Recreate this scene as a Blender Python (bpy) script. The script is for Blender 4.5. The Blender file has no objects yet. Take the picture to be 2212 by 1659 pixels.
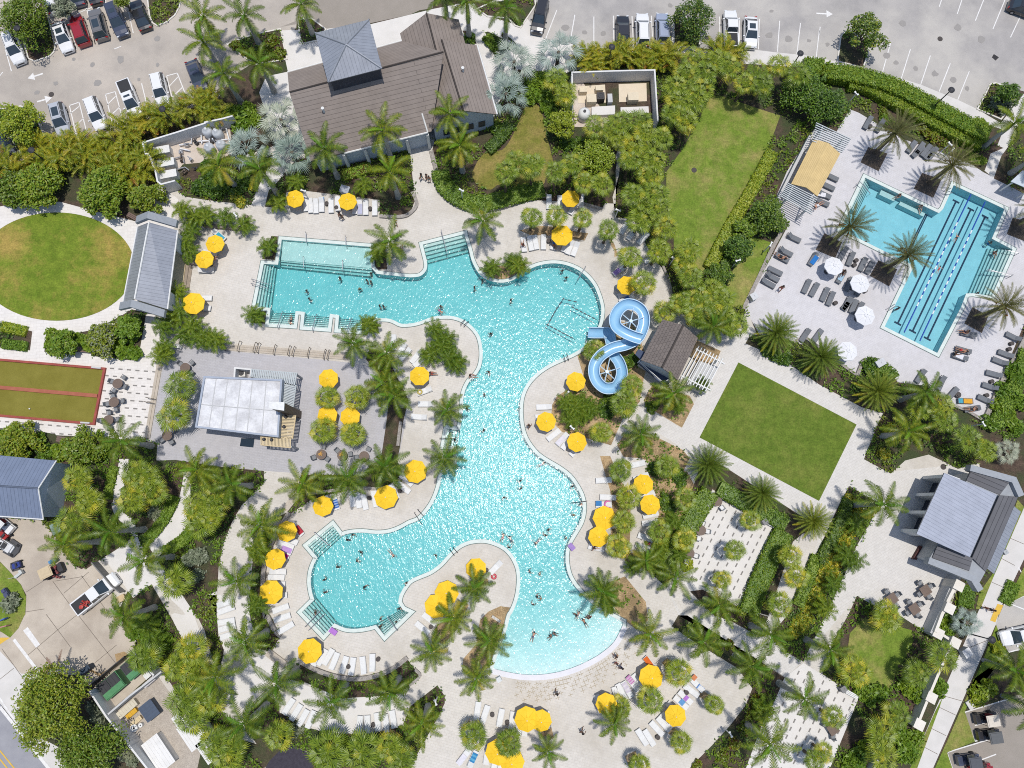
import bpy, bmesh, math, random
from mathutils import Vector, Matrix, geometry, noise
random.seed(7)
R = math.radians
scene = bpy.context.scene
# ---------------------------------------------------------------- camera
F = 1580.0                       # focal length in survey units (sheet 2212 wide)
CU, CV, CAMH = 1106.0, 829.5, 90.0
_dn = Vector((1078 - CU, -(1100 - CV), -F)).normalized()
_Z = -_dn
_Y = (Vector((0, 1, 0)) - _Z * _Z.y).normalized()
_X = _Y.cross(_Z)
ROT = Matrix((_X, _Y, _Z))
cam = bpy.data.objects.new('camera', bpy.data.cameras.new('camera'))
scene.collection.objects.link(cam)
cam.matrix_world = Matrix.Translation((0, 0, CAMH)) @ ROT.to_4x4()
cam.data.sensor_width = 36.0
cam.data.lens = 36.0 * F / 2212.0
cam.data.clip_start = 1.0
cam.data.clip_end = 1500.0
scene.camera = cam
# ---------------------------------------------------------------- sky and sun
SUNV = Vector((0.075, 0.067, 1.0)).normalized()
scene.world = bpy.data.worlds.new("World")
scene.world.use_nodes = True
_wn = scene.world.node_tree
_bg = _wn.nodes['Background']
_sky = _wn.nodes.new('ShaderNodeTexSky')
_sky.sky_type = 'NISHITA'
_sky.sun_disc = False
_sky.sun_elevation = math.asin(SUNV.z)
_sky.sun_rotation = math.atan2(SUNV.x, SUNV.y)
_wn.links.new(_sky.outputs[0], _bg.inputs[0])
_bg.inputs[1].default_value = 0.15
_sl = bpy.data.lights.new('sun', 'SUN')
_sl.energy = 3.9
_sl.angle = R(0.53)
_sl.color = (1.0, 0.96, 0.90)
sun = bpy.data.objects.new('sun', _sl)
scene.collection.objects.link(sun)
sun.rotation_euler = SUNV.to_track_quat('Z', 'Y').to_euler()
scene.view_settings.view_transform = 'Standard'
scene.view_settings.look = 'None'
scene.view_settings.exposure = -0.22
scene.view_settings.gamma = 1.0
scene.view_settings.use_curve_mapping = False
scene.cycles.use_denoising = False
scene.cycles.pixel_filter_type = 'BLACKMAN_HARRIS'
scene.cycles.filter_width = 1.0
scene.cycles.max_bounces = 6
scene.cycles.transparent_max_bounces = 12
scene.cycles.sample_clamp_indirect = 4.0
scene.cycles.sample_clamp_direct = 0.0

# ---------------------------------------------------------------- helpers
def P(u, v, h=0.0):
    """survey sheet point -> world point on the level h metres above ground"""
    w = ROT @ Vector((u - CU, -(v - CV), -F))
    t = (h - CAMH) / w.z
    return Vector((w.x * t, w.y * t, h))

def W2S(p):
    c = ROT.transposed() @ (Vector(p) - Vector((0, 0, CAMH)))
    return (CU + c.x / -c.z * F, CV - c.y / -c.z * F)

def T(rc, s):
    """points read on survey tile (row, column): 5 tile units per sheet unit"""
    r, c = int(rc[0]), int(rc[1])
    out = []
    for w in s.split():
        a = [float(x) for x in w.replace('>', ',').split(',')]
        p = []
        for i in range(0, len(a) - 1, 2):
            p += [c * 442.4 + a[i] / 5, r * 331.8 + a[i + 1] / 5]
        if len(a) % 2:
            p.append(a[-1])
        out.append(tuple(p))
    return out

def O(s):
    return [tuple(float(x) for x in w.split(',')) for w in s.split()]

def TT(*args):
    out = []
    for i in range(0, len(args), 2):
        out += T(args[i], args[i + 1]) if args[i] != 'o' else O(args[i + 1])
    return out

def G(pts, h=0.0):
    return [P(p[0], p[1], h) for p in pts]

def smooth(pts, closed=False, n=4):
    out = []
    N = len(pts)
    rng = range(N if closed else N - 1)
    for i in rng:
        p0 = pts[(i - 1) % N] if closed or i > 0 else pts[0]
        p1 = pts[i]
        p2 = pts[(i + 1) % N]
        p3 = pts[(i + 2) % N] if closed or i + 2 < N else pts[-1]
        for k in range(n):
            t = k / n
            out.append(tuple(0.5 * (2 * b + (c - a) * t + (2 * a - 5 * b + 4 * c - d) * t * t + (3 * b - a - 3 * c + d) * t ** 3)
                             for a, b, c, d in zip(p0[:2], p1[:2], p2[:2], p3[:2])))
    if not closed:
        out.append(tuple(pts[-1][:2]))
    return out

def inpoly(x, y, poly):
    c = False
    j = len(poly) - 1
    for i in range(len(poly)):
        xi, yi = poly[i][0], poly[i][1]
        xj, yj = poly[j][0], poly[j][1]
        if (yi > y) != (yj > y) and x < (xj - xi) * (y - yi) / (yj - yi) + xi:
            c = not c
        j = i
    return c

# ---------------------------------------------------------------- materials
MATS = {}
def _new(name):
    m = bpy.data.materials.new(name)
    m.use_nodes = True
    nt = m.node_tree
    return m, nt, nt.nodes['Principled BSDF']

def _N(nt, kind, **kw):
    n = nt.nodes.new(kind)
    for k, v in kw.items():
        setattr(n, k, v)
    return n

def _noise(nt, scale, detail=4, rough=0.6, coord='Object'):
    tc = _N(nt, 'ShaderNodeTexCoord')
    nz = _N(nt, 'ShaderNodeTexNoise')
    nz.inputs['Scale'].default_value = scale
    nz.inputs['Detail'].default_value = detail
    nz.inputs['Roughness'].default_value = rough
    nt.links.new(tc.outputs[coord], nz.inputs['Vector'])
    return nz

def _ramp(nt, src, stops):
    cr = _N(nt, 'ShaderNodeValToRGB')
    e = cr.color_ramp.elements
    while len(e) < len(stops):
        e.new(0.5)
    for el, (p, c) in zip(e, stops):
        el.position = p
        el.color = (*c, 1)
    nt.links.new(src, cr.inputs[0])
    return cr

def _mix(nt, kind, fac, a, b):
    mx = _N(nt, 'ShaderNodeMix', data_type='RGBA', blend_type=kind)
    if isinstance(fac, float):
        mx.inputs[0].default_value = fac
    else:
        nt.links.new(fac, mx.inputs[0])
    for i, s in ((6, a), (7, b)):
        if isinstance(s, tuple):
            mx.inputs[i].default_value = (*s, 1)
        else:
            nt.links.new(s, mx.inputs[i])
    return mx.outputs[2]

def M(name, c, rough=0.6, c2=None, scale=3.0, fine=0.0, fscale=40.0, bump=0.0, metal=0.0, spec=0.4, big=None, bigscale=0.12, blo=0.42, bhi=0.62, coat=0.0):
    """plain surface: colour c drifting to c2 with noise, fine grain, large wear patches towards big"""
    if name in MATS:
        return MATS[name]
    m, nt, b = _new(name)
    MATS[name] = m
    b.inputs['Roughness'].default_value = rough
    b.inputs['Metallic'].default_value = metal
    b.inputs['Specular IOR Level'].default_value = spec
    b.inputs['Coat Weight'].default_value = coat
    if c2 is None:
        c2 = tuple(x * 0.86 for x in c)
    nz = _noise(nt, scale)
    col = _ramp(nt, nz.outputs[0], [(0.35, c), (0.68, c2)]).outputs[0]
    if big:
        nb = _noise(nt, bigscale, 5, 0.65)
        f = _ramp(nt, nb.outputs[0], [(blo, (0, 0, 0)), (bhi, (1, 1, 1))]).outputs[0]
        col = _mix(nt, 'MIX', f, col, big)
    if fine > 0:
        nf = _noise(nt, fscale, 2, 0.7)
        g = _ramp(nt, nf.outputs[0], [(0.3, (1 - fine,) * 3), (0.7, (1 + fine,) * 3)]).outputs[0]
        col = _mix(nt, 'MULTIPLY', 1.0, col, g)
        if bump > 0:
            bp = _N(nt, 'ShaderNodeBump')
            bp.inputs['Strength'].default_value = bump
            bp.inputs['Distance'].default_value = 0.05
            nt.links.new(nf.outputs[0], bp.inputs['Height'])
            nt.links.new(bp.outputs[0], b.inputs['Normal'])
    nt.links.new(col, b.inputs['Base Color'])
    return m

def MPAVE(name, c, c2, joint, w=0.6, h=0.3, big=None, ang=0.0, fine=0.08, bigscale=0.1, jw=0.02, rough=0.75):
    """pavers: brick grid in world metres"""
    if name in MATS:
        return MATS[name]
    m, nt, b = _new(name)
    MATS[name] = m
    b.inputs['Roughness'].default_value = rough
    b.inputs['Specular IOR Level'].default_value = 0.25
    tc = _N(nt, 'ShaderNodeTexCoord')
    mp = _N(nt, 'ShaderNodeMapping')
    mp.inputs['Rotation'].default_value = (0, 0, R(ang))
    nt.links.new(tc.outputs['Object'], mp.inputs[0])
    br = _N(nt, 'ShaderNodeTexBrick')
    br.inputs['Scale'].default_value = 1.0
    br.inputs['Brick Width'].default_value = w
    br.inputs['Row Height'].default_value = h
    br.inputs['Mortar Size'].default_value = jw
    br.inputs['Mortar Smooth'].default_value = 0.4
    br.inputs['Color1'].default_value = (*c, 1)
    br.inputs['Color2'].default_value = (*c2, 1)
    br.inputs['Mortar'].default_value = (*joint, 1)
    nt.links.new(mp.outputs[0], br.inputs['Vector'])
    col = br.outputs[0]
    if big:
        nb = _noise(nt, bigscale, 6, 0.65)
        f = _ramp(nt, nb.outputs[0], [(0.45, (0, 0, 0)), (0.72, (1, 1, 1))]).outputs[0]
        col = _mix(nt, 'MIX', f, col, big)
    nf = _noise(nt, 1.3, 6, 0.75)
    g = _ramp(nt, nf.outputs[0], [(0.3, (1 - fine,) * 3), (0.7, (1 + fine,) * 3)]).outputs[0]
    col = _mix(nt, 'MULTIPLY', 1.0, col, g)
    nt.links.new(col, b.inputs['Base Color'])
    return m

def MROOF(name, c, c2, joint, w, h, jw=0.03, rough=0.6, metal=0.0, off=0.5, spec=0.4):
    if name in MATS:
        return MATS[name]
    m, nt, b = _new(name)
    MATS[name] = m
    b.inputs['Roughness'].default_value = rough
    b.inputs['Metallic'].default_value = metal
    b.inputs['Specular IOR Level'].default_value = spec
    uv = _N(nt, 'ShaderNodeUVMap')
    br = _N(nt, 'ShaderNodeTexBrick')
    br.offset = off
    br.inputs['Scale'].default_value = 1.0
    br.inputs['Brick Width'].default_value = w
    br.inputs['Row Height'].default_value = h
    br.inputs['Mortar Size'].default_value = jw
    br.inputs['Mortar Smooth'].default_value = 0.3
    br.inputs['Color1'].default_value = (*c, 1)
    br.inputs['Color2'].default_value = (*c2, 1)
    br.inputs['Mortar'].default_value = (*joint, 1)
    nt.links.new(uv.outputs[0], br.inputs['Vector'])
    nf = _noise(nt, 0.8, 6, 0.7)
    g = _ramp(nt, nf.outputs[0], [(0.3, (0.88,) * 3), (0.7, (1.1,) * 3)]).outputs[0]
    col = _mix(nt, 'MULTIPLY', 1.0, br.outputs[0], g)
    nt.links.new(col, b.inputs['Base Color'])
    return m

def MLEAF(name, cols, rough=0.45, trans=0.22, spec=0.5):
    """leaves: every leaf (mesh island) takes its own colour out of cols, shifted a little per plant"""
    if name in MATS:
        return MATS[name]
    m, nt, b = _new(name)
    MATS[name] = m
    b.inputs['Roughness'].default_value = rough
    b.inputs['Specular IOR Level'].default_value = spec
    ge = _N(nt, 'ShaderNodeNewGeometry')
    n = len(cols)
    cr = _ramp(nt, ge.outputs['Random Per Island'], [(i / max(1, n - 1), c) for i, c in enumerate(cols)])
    oi = _N(nt, 'ShaderNodeObjectInfo')
    g = _ramp(nt, oi.outputs['Random'], [(0.0, (0.78, 0.84, 0.8)), (0.5, (1, 1, 1)), (1.0, (1.3, 1.14, 0.95))]).outputs[0]
    col = _mix(nt, 'MULTIPLY', 1.0, cr.outputs[0], g)
    nt.links.new(col, b.inputs['Base Color'])
    tr = _N(nt, 'ShaderNodeBsdfTranslucent')
    nt.links.new(col, tr.inputs[0])
    mx = _N(nt, 'ShaderNodeMixShader')
    mx.inputs[0].default_value = trans
    out = nt.nodes['Material Output']
    nt.links.new(b.outputs[0], mx.inputs[1])
    nt.links.new(tr.outputs[0], mx.inputs[2])
    nt.links.new(mx.outputs[0], out.inputs[0])
    return m

def MGRASS(name, c, c2, dry, scale=0.25, dlo=0.5, dhi=0.7):
    if name in MATS:
        return MATS[name]
    m, nt, b = _new(name)
    MATS[name] = m
    b.inputs['Roughness'].default_value = 0.8
    b.inputs['Specular IOR Level'].default_value = 0.15
    a = _noise(nt, scale * 3, 5, 0.7)
    col = _ramp(nt, a.outputs[0], [(0.35, c), (0.65, c2)]).outputs[0]
    d = _noise(nt, scale * 0.6, 6, 0.72)
    f = _ramp(nt, d.outputs[0], [(dlo, (0, 0, 0)), (dhi, (0.85,) * 3)]).outputs[0]
    col = _mix(nt, 'MIX', f, col, dry)
    gm = _noise(nt, 1.1, 4, 0.75)
    col = _mix(nt, 'MULTIPLY', 1.0, col, _ramp(nt, gm.outputs[0], [(0.3, (0.8,) * 3), (0.7, (1.2,) * 3)]).outputs[0])
    g0 = _noise(nt, 5.0, 3, 0.8)
    g = _ramp(nt, g0.outputs[0], [(0.3, (0.68,) * 3), (0.7, (1.32,) * 3)]).outputs[0]
    col = _mix(nt, 'MULTIPLY', 1.0, col, g)
    bp = _N(nt, 'ShaderNodeBump')
    bp.inputs['Strength'].default_value = 0.7
    bp.inputs['Distance'].default_value = 0.06
    nt.links.new(g0.outputs[0], bp.inputs['Height'])
    nt.links.new(bp.outputs[0], b.inputs['Normal'])
    nt.links.new(col, b.inputs['Base Color'])
    return m

# ---------------------------------------------------------------- mesh builder
class MB:
    def __init__(s):
        s.v, s.f, s.m, s.uv = [], [], [], {}
        s.mi = 0
    def face(s, vs, uv=None):
        i = len(s.v)
        s.v += [tuple(x) for x in vs]
        if uv:
            s.uv[len(s.f)] = uv
        s.f.append(tuple(range(i, i + len(vs))))
        s.m.append(s.mi)
    def idx(s, vs, faces):
        i = len(s.v)
        s.v += [tuple(x) for x in vs]
        for f in faces:
            s.f.append(tuple(i + k for k in f))
            s.m.append(s.mi)
    def box(s, c, d, rz=0.0, mat=None):
        x, y, z = d[0] / 2, d[1] / 2, d[2] / 2
        vs = [Vector((a * x, b * y, e * z)) for e in (-1, 1) for a, b in ((-1, -1), (1, -1), (1, 1), (-1, 1))]
        if mat is not None:
            vs = [mat @ q for q in vs]
        elif rz:
            co, si = math.cos(rz), math.sin(rz)
            vs = [Vector((q.x * co - q.y * si, q.x * si + q.y * co, q.z)) for q in vs]
        vs = [q + Vector(c) for q in vs]
        s.idx(vs, [(3, 2, 1, 0), (4, 5, 6, 7), (0, 1, 5, 4), (1, 2, 6, 5), (2, 3, 7, 6), (3, 0, 4, 7)])
    def prism(s, poly, z0, z1, top=True, bottom=True):
        n = len(poly)
        a = sum(poly[i][0] * poly[(i + 1) % n][1] - poly[(i + 1) % n][0] * poly[i][1] for i in range(n))
        if a < 0:
            poly = list(reversed(poly))
        vs = [(p[0], p[1], z0) for p in poly] + [(p[0], p[1], z1) for p in poly]
        fs = [(i, (i + 1) % n, n + (i + 1) % n, n + i) for i in range(n)]
        tri = geometry.tessellate_polygon([[Vector((p[0], p[1], 0)) for p in poly]])
        for t in tri:
            (x0, y0), (x1, y1), (x2, y2) = [(poly[k][0], poly[k][1]) for k in t]
            if (x1 - x0) * (y2 - y0) - (x2 - x0) * (y1 - y0) < 0:
                t = (t[0], t[2], t[1])
            if top:
                fs.append(tuple(n + k for k in t))
            if bottom:
                fs.append((t[0], t[2], t[1]))
        s.idx(vs, fs)
    def sheet(s, outer, holes, z):
        loops = [[Vector((p[0], p[1], 0)) for p in l] for l in [outer] + holes]
        flat = [q for l in loops for q in l]
        fs = []
        for t in geometry.tessellate_polygon(loops):
            a, b, c = (flat[k] for k in t)
            if (b.x - a.x) * (c.y - a.y) - (c.x - a.x) * (b.y - a.y) < 0:
                t = (t[0], t[2], t[1])
            fs.append(tuple(t))
        s.idx([(q.x, q.y, z) for q in flat], fs)
    def tube(s, pts, rad, n=6, cap=True):
        pts = [Vector(p) for p in pts]
        if not isinstance(rad, (list, tuple)):
            rad = [rad] * len(pts)
        vs, fs = [], []
        up = Vector((0, 0, 1))
        for i, p in enumerate(pts):
            d = (pts[min(i + 1, len(pts) - 1)] - pts[max(i - 1, 0)]).normalized()
            a = d.cross(up)
            if a.length < 1e-3:
                a = Vector((1, 0, 0))
            a.normalize()
            b = d.cross(a)
            for k in range(n):
                t = 2 * math.pi * k / n
                vs.append(p + a * math.cos(t) * rad[i] + b * math.sin(t) * rad[i])
        for i in range(len(pts) - 1):
            for k in range(n):
                k2 = (k + 1) % n
                fs.append((i * n + k, i * n + k2, (i + 1) * n + k2, (i + 1) * n + k))
        if cap:
            fs.append(tuple(range(n)))
            fs.append(tuple((len(pts) - 1) * n + k for k in reversed(range(n))))
        s.idx(vs, fs)
    def striped(s, pts, rad, mis, n=6):
        i0 = len(s.f)
        s.tube(pts, rad, n)
        for k in range(len(pts) - 1):
            for j in range(n):
                s.m[i0 + k * n + j] = mis[k]
    def lathe(s, prof, n=12, c=(0, 0, 0), cap=True):
        vs, fs = [], []
        for r, z in prof:
            for k in range(n):
                t = 2 * math.pi * k / n
                vs.append((c[0] + r * math.cos(t), c[1] + r * math.sin(t), c[2] + z))
        for i in range(len(prof) - 1):
            for k in range(n):
                k2 = (k + 1) % n
                fs.append((i * n + k, i * n + k2, (i + 1) * n + k2, (i + 1) * n + k))
        if cap:
            fs.append(tuple(reversed(range(n))))
            fs.append(tuple((len(prof) - 1) * n + k for k in range(n)))
        s.idx(vs, fs)
    def wall(s, pts, th, z0, z1, closed=False):
        """upright wall along world points"""
        pts = [Vector((p[0], p[1], 0)) for p in pts]
        o = offset(pts, th / 2, closed)
        i = offset(pts, -th / 2, closed)
        n = len(pts)
        for k in range(n if closed else n - 1):
            k2 = (k + 1) % n
            q = [o[k], o[k2], i[k2], i[k]]
            s.prism([(p.x, p.y) for p in q], z0, z1)
    def mesh(s, name, mats, smooth=False):
        me = bpy.data.meshes.new(name)
        me.from_pydata(s.v, [], s.f)
        if not isinstance(mats, (list, tuple)):
            mats = [mats]
        for m in mats:
            me.materials.append(m)
        if len(mats) > 1:
            me.polygons.foreach_set('material_index', s.m)
        if s.uv:
            ul = me.uv_layers.new(name='UVMap')
            for fi, uv in s.uv.items():
                p = me.polygons[fi]
                for li, q in zip(p.loop_indices, uv):
                    ul.data[li].uv = q
        if smooth:
            me.polygons.foreach_set('use_smooth', [True] * len(me.polygons))
        me.update()
        return me

def offset(pts, d, closed):
    n = len(pts)
    out = []
    for k in range(n):
        a = pts[(k - 1) % n] if closed or k > 0 else None
        b = pts[k]
        c = pts[(k + 1) % n] if closed or k < n - 1 else None
        n1 = n2 = None
        if a is not None:
            t = (b - a)
            if t.length > 1e-6:
                t.normalize(); n1 = Vector((t.y, -t.x, 0))
        if c is not None:
            t = (c - b)
            if t.length > 1e-6:
                t.normalize(); n2 = Vector((t.y, -t.x, 0))
        if n1 is None and n2 is None:
            out.append(b.copy()); continue
        if n1 is None: n1 = n2
        if n2 is None: n2 = n1
        m = n1 + n2
        if m.length < 0.2:
            m = n1.copy()
        m.normalize()
        f = d / max(0.45, m.dot(n1))
        out.append(b + m * f)
    return out

# ---------------------------------------------------------------- objects
COL = scene.collection
RECS = []
def link(name, me, parent=None):
    o = bpy.data.objects.new(name, me)
    COL.objects.link(o)
    if parent is not None:
        o.parent = parent
    return o

def struct(name, mb, mat, kind='structure', smooth=False):
    o = link(name, mb.mesh(name, mat, smooth) if isinstance(mb, MB) else mb)
    o['kind'] = kind
    return o

def thing(name, parts, loc=(0, 0, 0), rz=0.0, sc=1.0, label=None, cat=None, group=None, at=None, look=None, whole=False):
    """a top-level thing: an Empty at its base with its parts below it; parts: name, mesh[, sub-parts]"""
    if whole:
        o = link(name, parts)
    else:
        o = bpy.data.objects.new(name, None)
        o.empty_display_size = 0.3
        COL.objects.link(o)
        for p in parts:
            c = link(p[0], p[1], o)
            if len(p) > 2:
                for q in p[2]:
                    link(q[0], q[1], c)
    o.location = loc
    o.rotation_euler = (0, 0, rz)
    o.scale = (sc, sc, sc) if isinstance(sc, (int, float)) else sc
    o['category'] = cat or name.replace('_', ' ')
    if group:
        o['group'] = group
    if label:
        o['label'] = label
    else:
        RECS.append((o, name, look, at))
    return o

_SH, PATHS = [], []
def sheet(name, pts, z, mat, holes=(), kind='structure'):
    mb = MB()
    mb.sheet(G(pts) if pts and not isinstance(pts[0], Vector) else pts, [h for h in holes], 0.0)
    o = struct(name, mb, mat, kind)
    if 'path' in name or name.endswith(('_terrace', '_yard', '_patio')) or name in ('garden_walk', 'playground_surface'):
        PATHS.append(G(pts))
    _SH.append((z, len(_SH), o))
    return o
def stack_sheets():
    """give every paving / bed / lawn sheet its own level, 0.4 mm and more apart"""
    for k, (z, i, o) in enumerate(sorted(_SH, key=lambda t: t[:2])):
        o.location.z = 0.005 + k * 0.0004 if z > 0 else 0.0
# ================================================================ GROUND, PAVING, POOLS
mulch = M('mulch', (0.055, 0.036, 0.026), 0.95, (0.105, 0.072, 0.05), 1.6, 0.45, 9.0, 0.8, big=(0.045, 0.06, 0.022), bigscale=0.25)
tan = M('straw_mulch', (0.36, 0.24, 0.125), 0.95, (0.50, 0.37, 0.21), 1.2, 0.4, 8.0, 0.8, big=(0.24, 0.17, 0.09), bigscale=0.35)
asph_n = M('asphalt_grey', (0.30, 0.285, 0.275), 0.9, (0.36, 0.34, 0.325), 0.4, 0.12, 12, 0.2, big=(0.44, 0.415, 0.38), bigscale=0.09)
asph_w = M('asphalt_tan', (0.34, 0.305, 0.27), 0.9, (0.40, 0.36, 0.315), 0.35, 0.12, 12, 0.2, big=(0.46, 0.41, 0.355), bigscale=0.1)
asph_d = M('asphalt_warm', (0.27, 0.24, 0.205), 0.9, (0.30, 0.265, 0.23), 0.6, 0.14, 14, 0.2)
road_m = M('road_asphalt', (0.26, 0.26, 0.285), 0.9, (0.31, 0.31, 0.33), 0.6, 0.12, 25, 0.2)
conc_w = M('white_concrete', (0.60, 0.575, 0.54), 0.8, (0.66, 0.63, 0.595), 0.5, 0.05, 20, 0.1)
conc_walk = M('sidewalk_concrete', (0.55, 0.53, 0.50), 0.85, (0.61, 0.585, 0.555), 0.6, 0.06, 20, 0.1)
conc_drive = M('driveway_concrete', (0.46, 0.40, 0.325), 0.9, (0.53, 0.465, 0.385), 0.35, 0.1, 12, 0.1, big=(0.38, 0.325, 0.265), bigscale=0.16)
deck_m = MPAVE('deck_pavers', (0.575, 0.54, 0.49), (0.595, 0.56, 0.51), (0.50, 0.465, 0.415), 0.6, 0.3, big=(0.46, 0.42, 0.36), ang=14)
lapdeck_m = MPAVE('lap_deck_pavers', (0.545, 0.53, 0.54), (0.565, 0.55, 0.56), (0.48, 0.465, 0.475), 0.5, 0.25, big=(0.49, 0.47, 0.465), ang=-29)
plaza_m = MPAVE('plaza_pavers', (0.65, 0.615, 0.575), (0.68, 0.645, 0.605), (0.57, 0.535, 0.495), 0.8, 0.4, ang=-5)
walk_m = MPAVE('walk_pavers', (0.565, 0.54, 0.505), (0.59, 0.565, 0.53), (0.49, 0.465, 0.43), 0.6, 0.3, ang=-29)
bar_m = MPAVE('terrace_pavers', (0.40, 0.39, 0.405), (0.43, 0.42, 0.435), (0.35, 0.34, 0.35), 0.4, 0.2, big=(0.44, 0.42, 0.42), ang=-6)
step_m = M('step_stone', (0.42, 0.365, 0.295), 0.85, (0.48, 0.42, 0.35), 1.5, 0.15, 15)
stone_m = M('border_stone', (0.26, 0.235, 0.21), 0.9, (0.36, 0.33, 0.30), 2.5, 0.3, 9, 0.6)
kerb_m = M('kerb_concrete', (0.60, 0.565, 0.505), 0.85, (0.66, 0.63, 0.58), 1, 0.08, 15)
paint_w = M('road_paint', (0.72, 0.71, 0.69), 0.8, (0.60, 0.58, 0.56), 3)
paint_y = M('yellow_paint', (0.66, 0.42, 0.06), 0.8)
dash_m = M('dark_paver', (0.23, 0.215, 0.20), 0.85)
lawn_a = MGRASS('oval_grass', (0.105, 0.16, 0.014), (0.165, 0.215, 0.024), (0.36, 0.25, 0.07), 0.22, 0.47, 0.66)
lawn_b = MGRASS('long_lawn_grass', (0.115, 0.18, 0.02), (0.165, 0.225, 0.032), (0.30, 0.25, 0.09), 0.3, 0.46, 0.66)
lawn_c = MGRASS('square_lawn_grass', (0.085, 0.135, 0.015), (0.125, 0.175, 0.024), (0.19, 0.20, 0.045), 0.3, 0.48, 0.72)
turf_m = M('bocce_turf', (0.165, 0.145, 0.018), 0.9, (0.205, 0.18, 0.03), 0.4, 0.15, 12)
coping_m = M('coping', (0.60, 0.66, 0.62), 0.6, (0.52, 0.58, 0.55), 1.5, 0.06, 12)
copdark_m = M('coping_joint', (0.12, 0.17, 0.16), 0.7)
plaster_m = M('pool_plaster', (0.56, 0.66, 0.66), 0.7, (0.48, 0.59, 0.60), 0.8, 0.05, 6)
steptile_m = M('step_tile', (0.46, 0.58, 0.56), 0.7)
lane_m = M('lane_tile', (0.012, 0.022, 0.06), 0.6)
nose_m = M('nosing_tile', (0.03, 0.09, 0.10), 0.6)

def water_mat(name, bscale, rough, slope, dens=0.54, vcol=(0.0, 0.755, 0.79, 1)):
    m = bpy.data.materials.new(name); m.use_nodes = True
    nt = m.node_tree
    nt.nodes.remove(nt.nodes['Principled BSDF'])
    out = nt.nodes['Material Output']
    tc = _N(nt, 'ShaderNodeTexCoord')
    hs = None
    for sc, amp, det, rot in ((bscale * 0.8, 1.0, 2, 35), (bscale * 2.2, 0.40, 1, -20)):
        mp = _N(nt, 'ShaderNodeMapping')
        mp.inputs['Rotation'].default_value = (0, 0, R(rot))
        mp.inputs['Scale'].default_value = (1.0, 0.5, 1.0)
        nt.links.new(tc.outputs['Object'], mp.inputs[0])
        nz = _N(nt, 'ShaderNodeTexNoise')
        nz.inputs['Scale'].default_value = sc
        nz.inputs['Detail'].default_value = det
        nz.inputs['Roughness'].default_value = 0.45
        nz.inputs['Distortion'].default_value = 0.6
        nt.links.new(mp.outputs[0], nz.inputs['Vector'])
        mu = _N(nt, 'ShaderNodeMath', operation='MULTIPLY')
        mu.inputs[1].default_value = amp
        nt.links.new(nz.outputs[0], mu.inputs[0])
        if hs is None:
            hs = mu.outputs[0]
        else:
            ad = _N(nt, 'ShaderNodeMath', operation='ADD')
            nt.links.new(hs, ad.inputs[0]); nt.links.new(mu.outputs[0], ad.inputs[1])
            hs = ad.outputs[0]
    bp = _N(nt, 'ShaderNodeBump')
    bp.inputs['Strength'].default_value = 1.0
    bp.inputs['Distance'].default_value = slope
    nt.links.new(hs, bp.inputs['Height'])
    gs = []
    for r in (rough, rough * 2.6):
        gl = _N(nt, 'ShaderNodeBsdfGlossy')
        gl.inputs['Roughness'].default_value = r
        gl.inputs['Color'].default_value = (1, 1, 1, 1)
        nt.links.new(bp.outputs[0], gl.inputs['Normal'])
        gs.append(gl)
    gl = _N(nt, 'ShaderNodeMixShader')
    gl.inputs[0].default_value = 0.6
    nt.links.new(gs[0].outputs[0], gl.inputs[1]); nt.links.new(gs[1].outputs[0], gl.inputs[2])
    tr = _N(nt, 'ShaderNodeBsdfTransparent')
    fr = _N(nt, 'ShaderNodeFresnel')
    fr.inputs['IOR'].default_value = 1.33
    nt.links.new(bp.outputs[0], fr.inputs['Normal'])
    mx = _N(nt, 'ShaderNodeMixShader')
    nt.links.new(fr.outputs[0], mx.inputs[0])
    nt.links.new(tr.outputs[0], mx.inputs[1])
    nt.links.new(gl.outputs[0], mx.inputs[2])
    nt.links.new(mx.outputs[0], out.inputs['Surface'])
    va = _N(nt, 'ShaderNodeVolumeAbsorption')
    va.inputs['Color'].default_value = vcol
    va.inputs['Density'].default_value = dens
    nt.links.new(va.outputs[0], out.inputs['Volume'])
    return m
water_m = water_mat('pool_water', 3.5, 0.10, 0.066)
lapwater_m = water_mat('lap_water', 3.0, 0.10, 0.025, 0.34, (0.0, 0.70, 0.84, 1))

# ---- main pool outline (water edge), clockwise on the sheet
pool_px = []
pool_px += T('11', '832,930 1785,1008 1800,1235 1860,1300 2212,1338')
pool_px += smooth(T('12', '0,1338 100,1330 160,1290 190,1230 185,1150'), n=3)[1:]
pool_px += T('12', '143,985 592,870')
pool_px += smooth(T('12', '600,905 640,1040 665,1140 705,1230 760,1310 830,1360 920,1388 1010,1395 1100,1375 1180,1330 1270,1265 1380,1215 1500,1190 1610,1190 1720,1215 1830,1265 1920,1340 1990,1430 2030,1520 2060,1620 2070,1690 2060,1790 2030,1880 1980,1970 1900,2070 1780,2150 1650,2210 1500,2280 1370,2370 1270,2480 1215,2590 1190,2710 1190,2840 1205,2960 1240,3070 1300,3170 1380,3260 1480,3330 1600,3400 1720,3490 1800,3600 1850,3700 1870,3800 1865,3890 1840,3980 1790,4070 1730,4170 1695,4260 1683,4360 1692,4460 1715,4550 1755,4630 1815,4710 1890,4790 1980,4870 2110,4960 2300,5060'), n=3)
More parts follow.
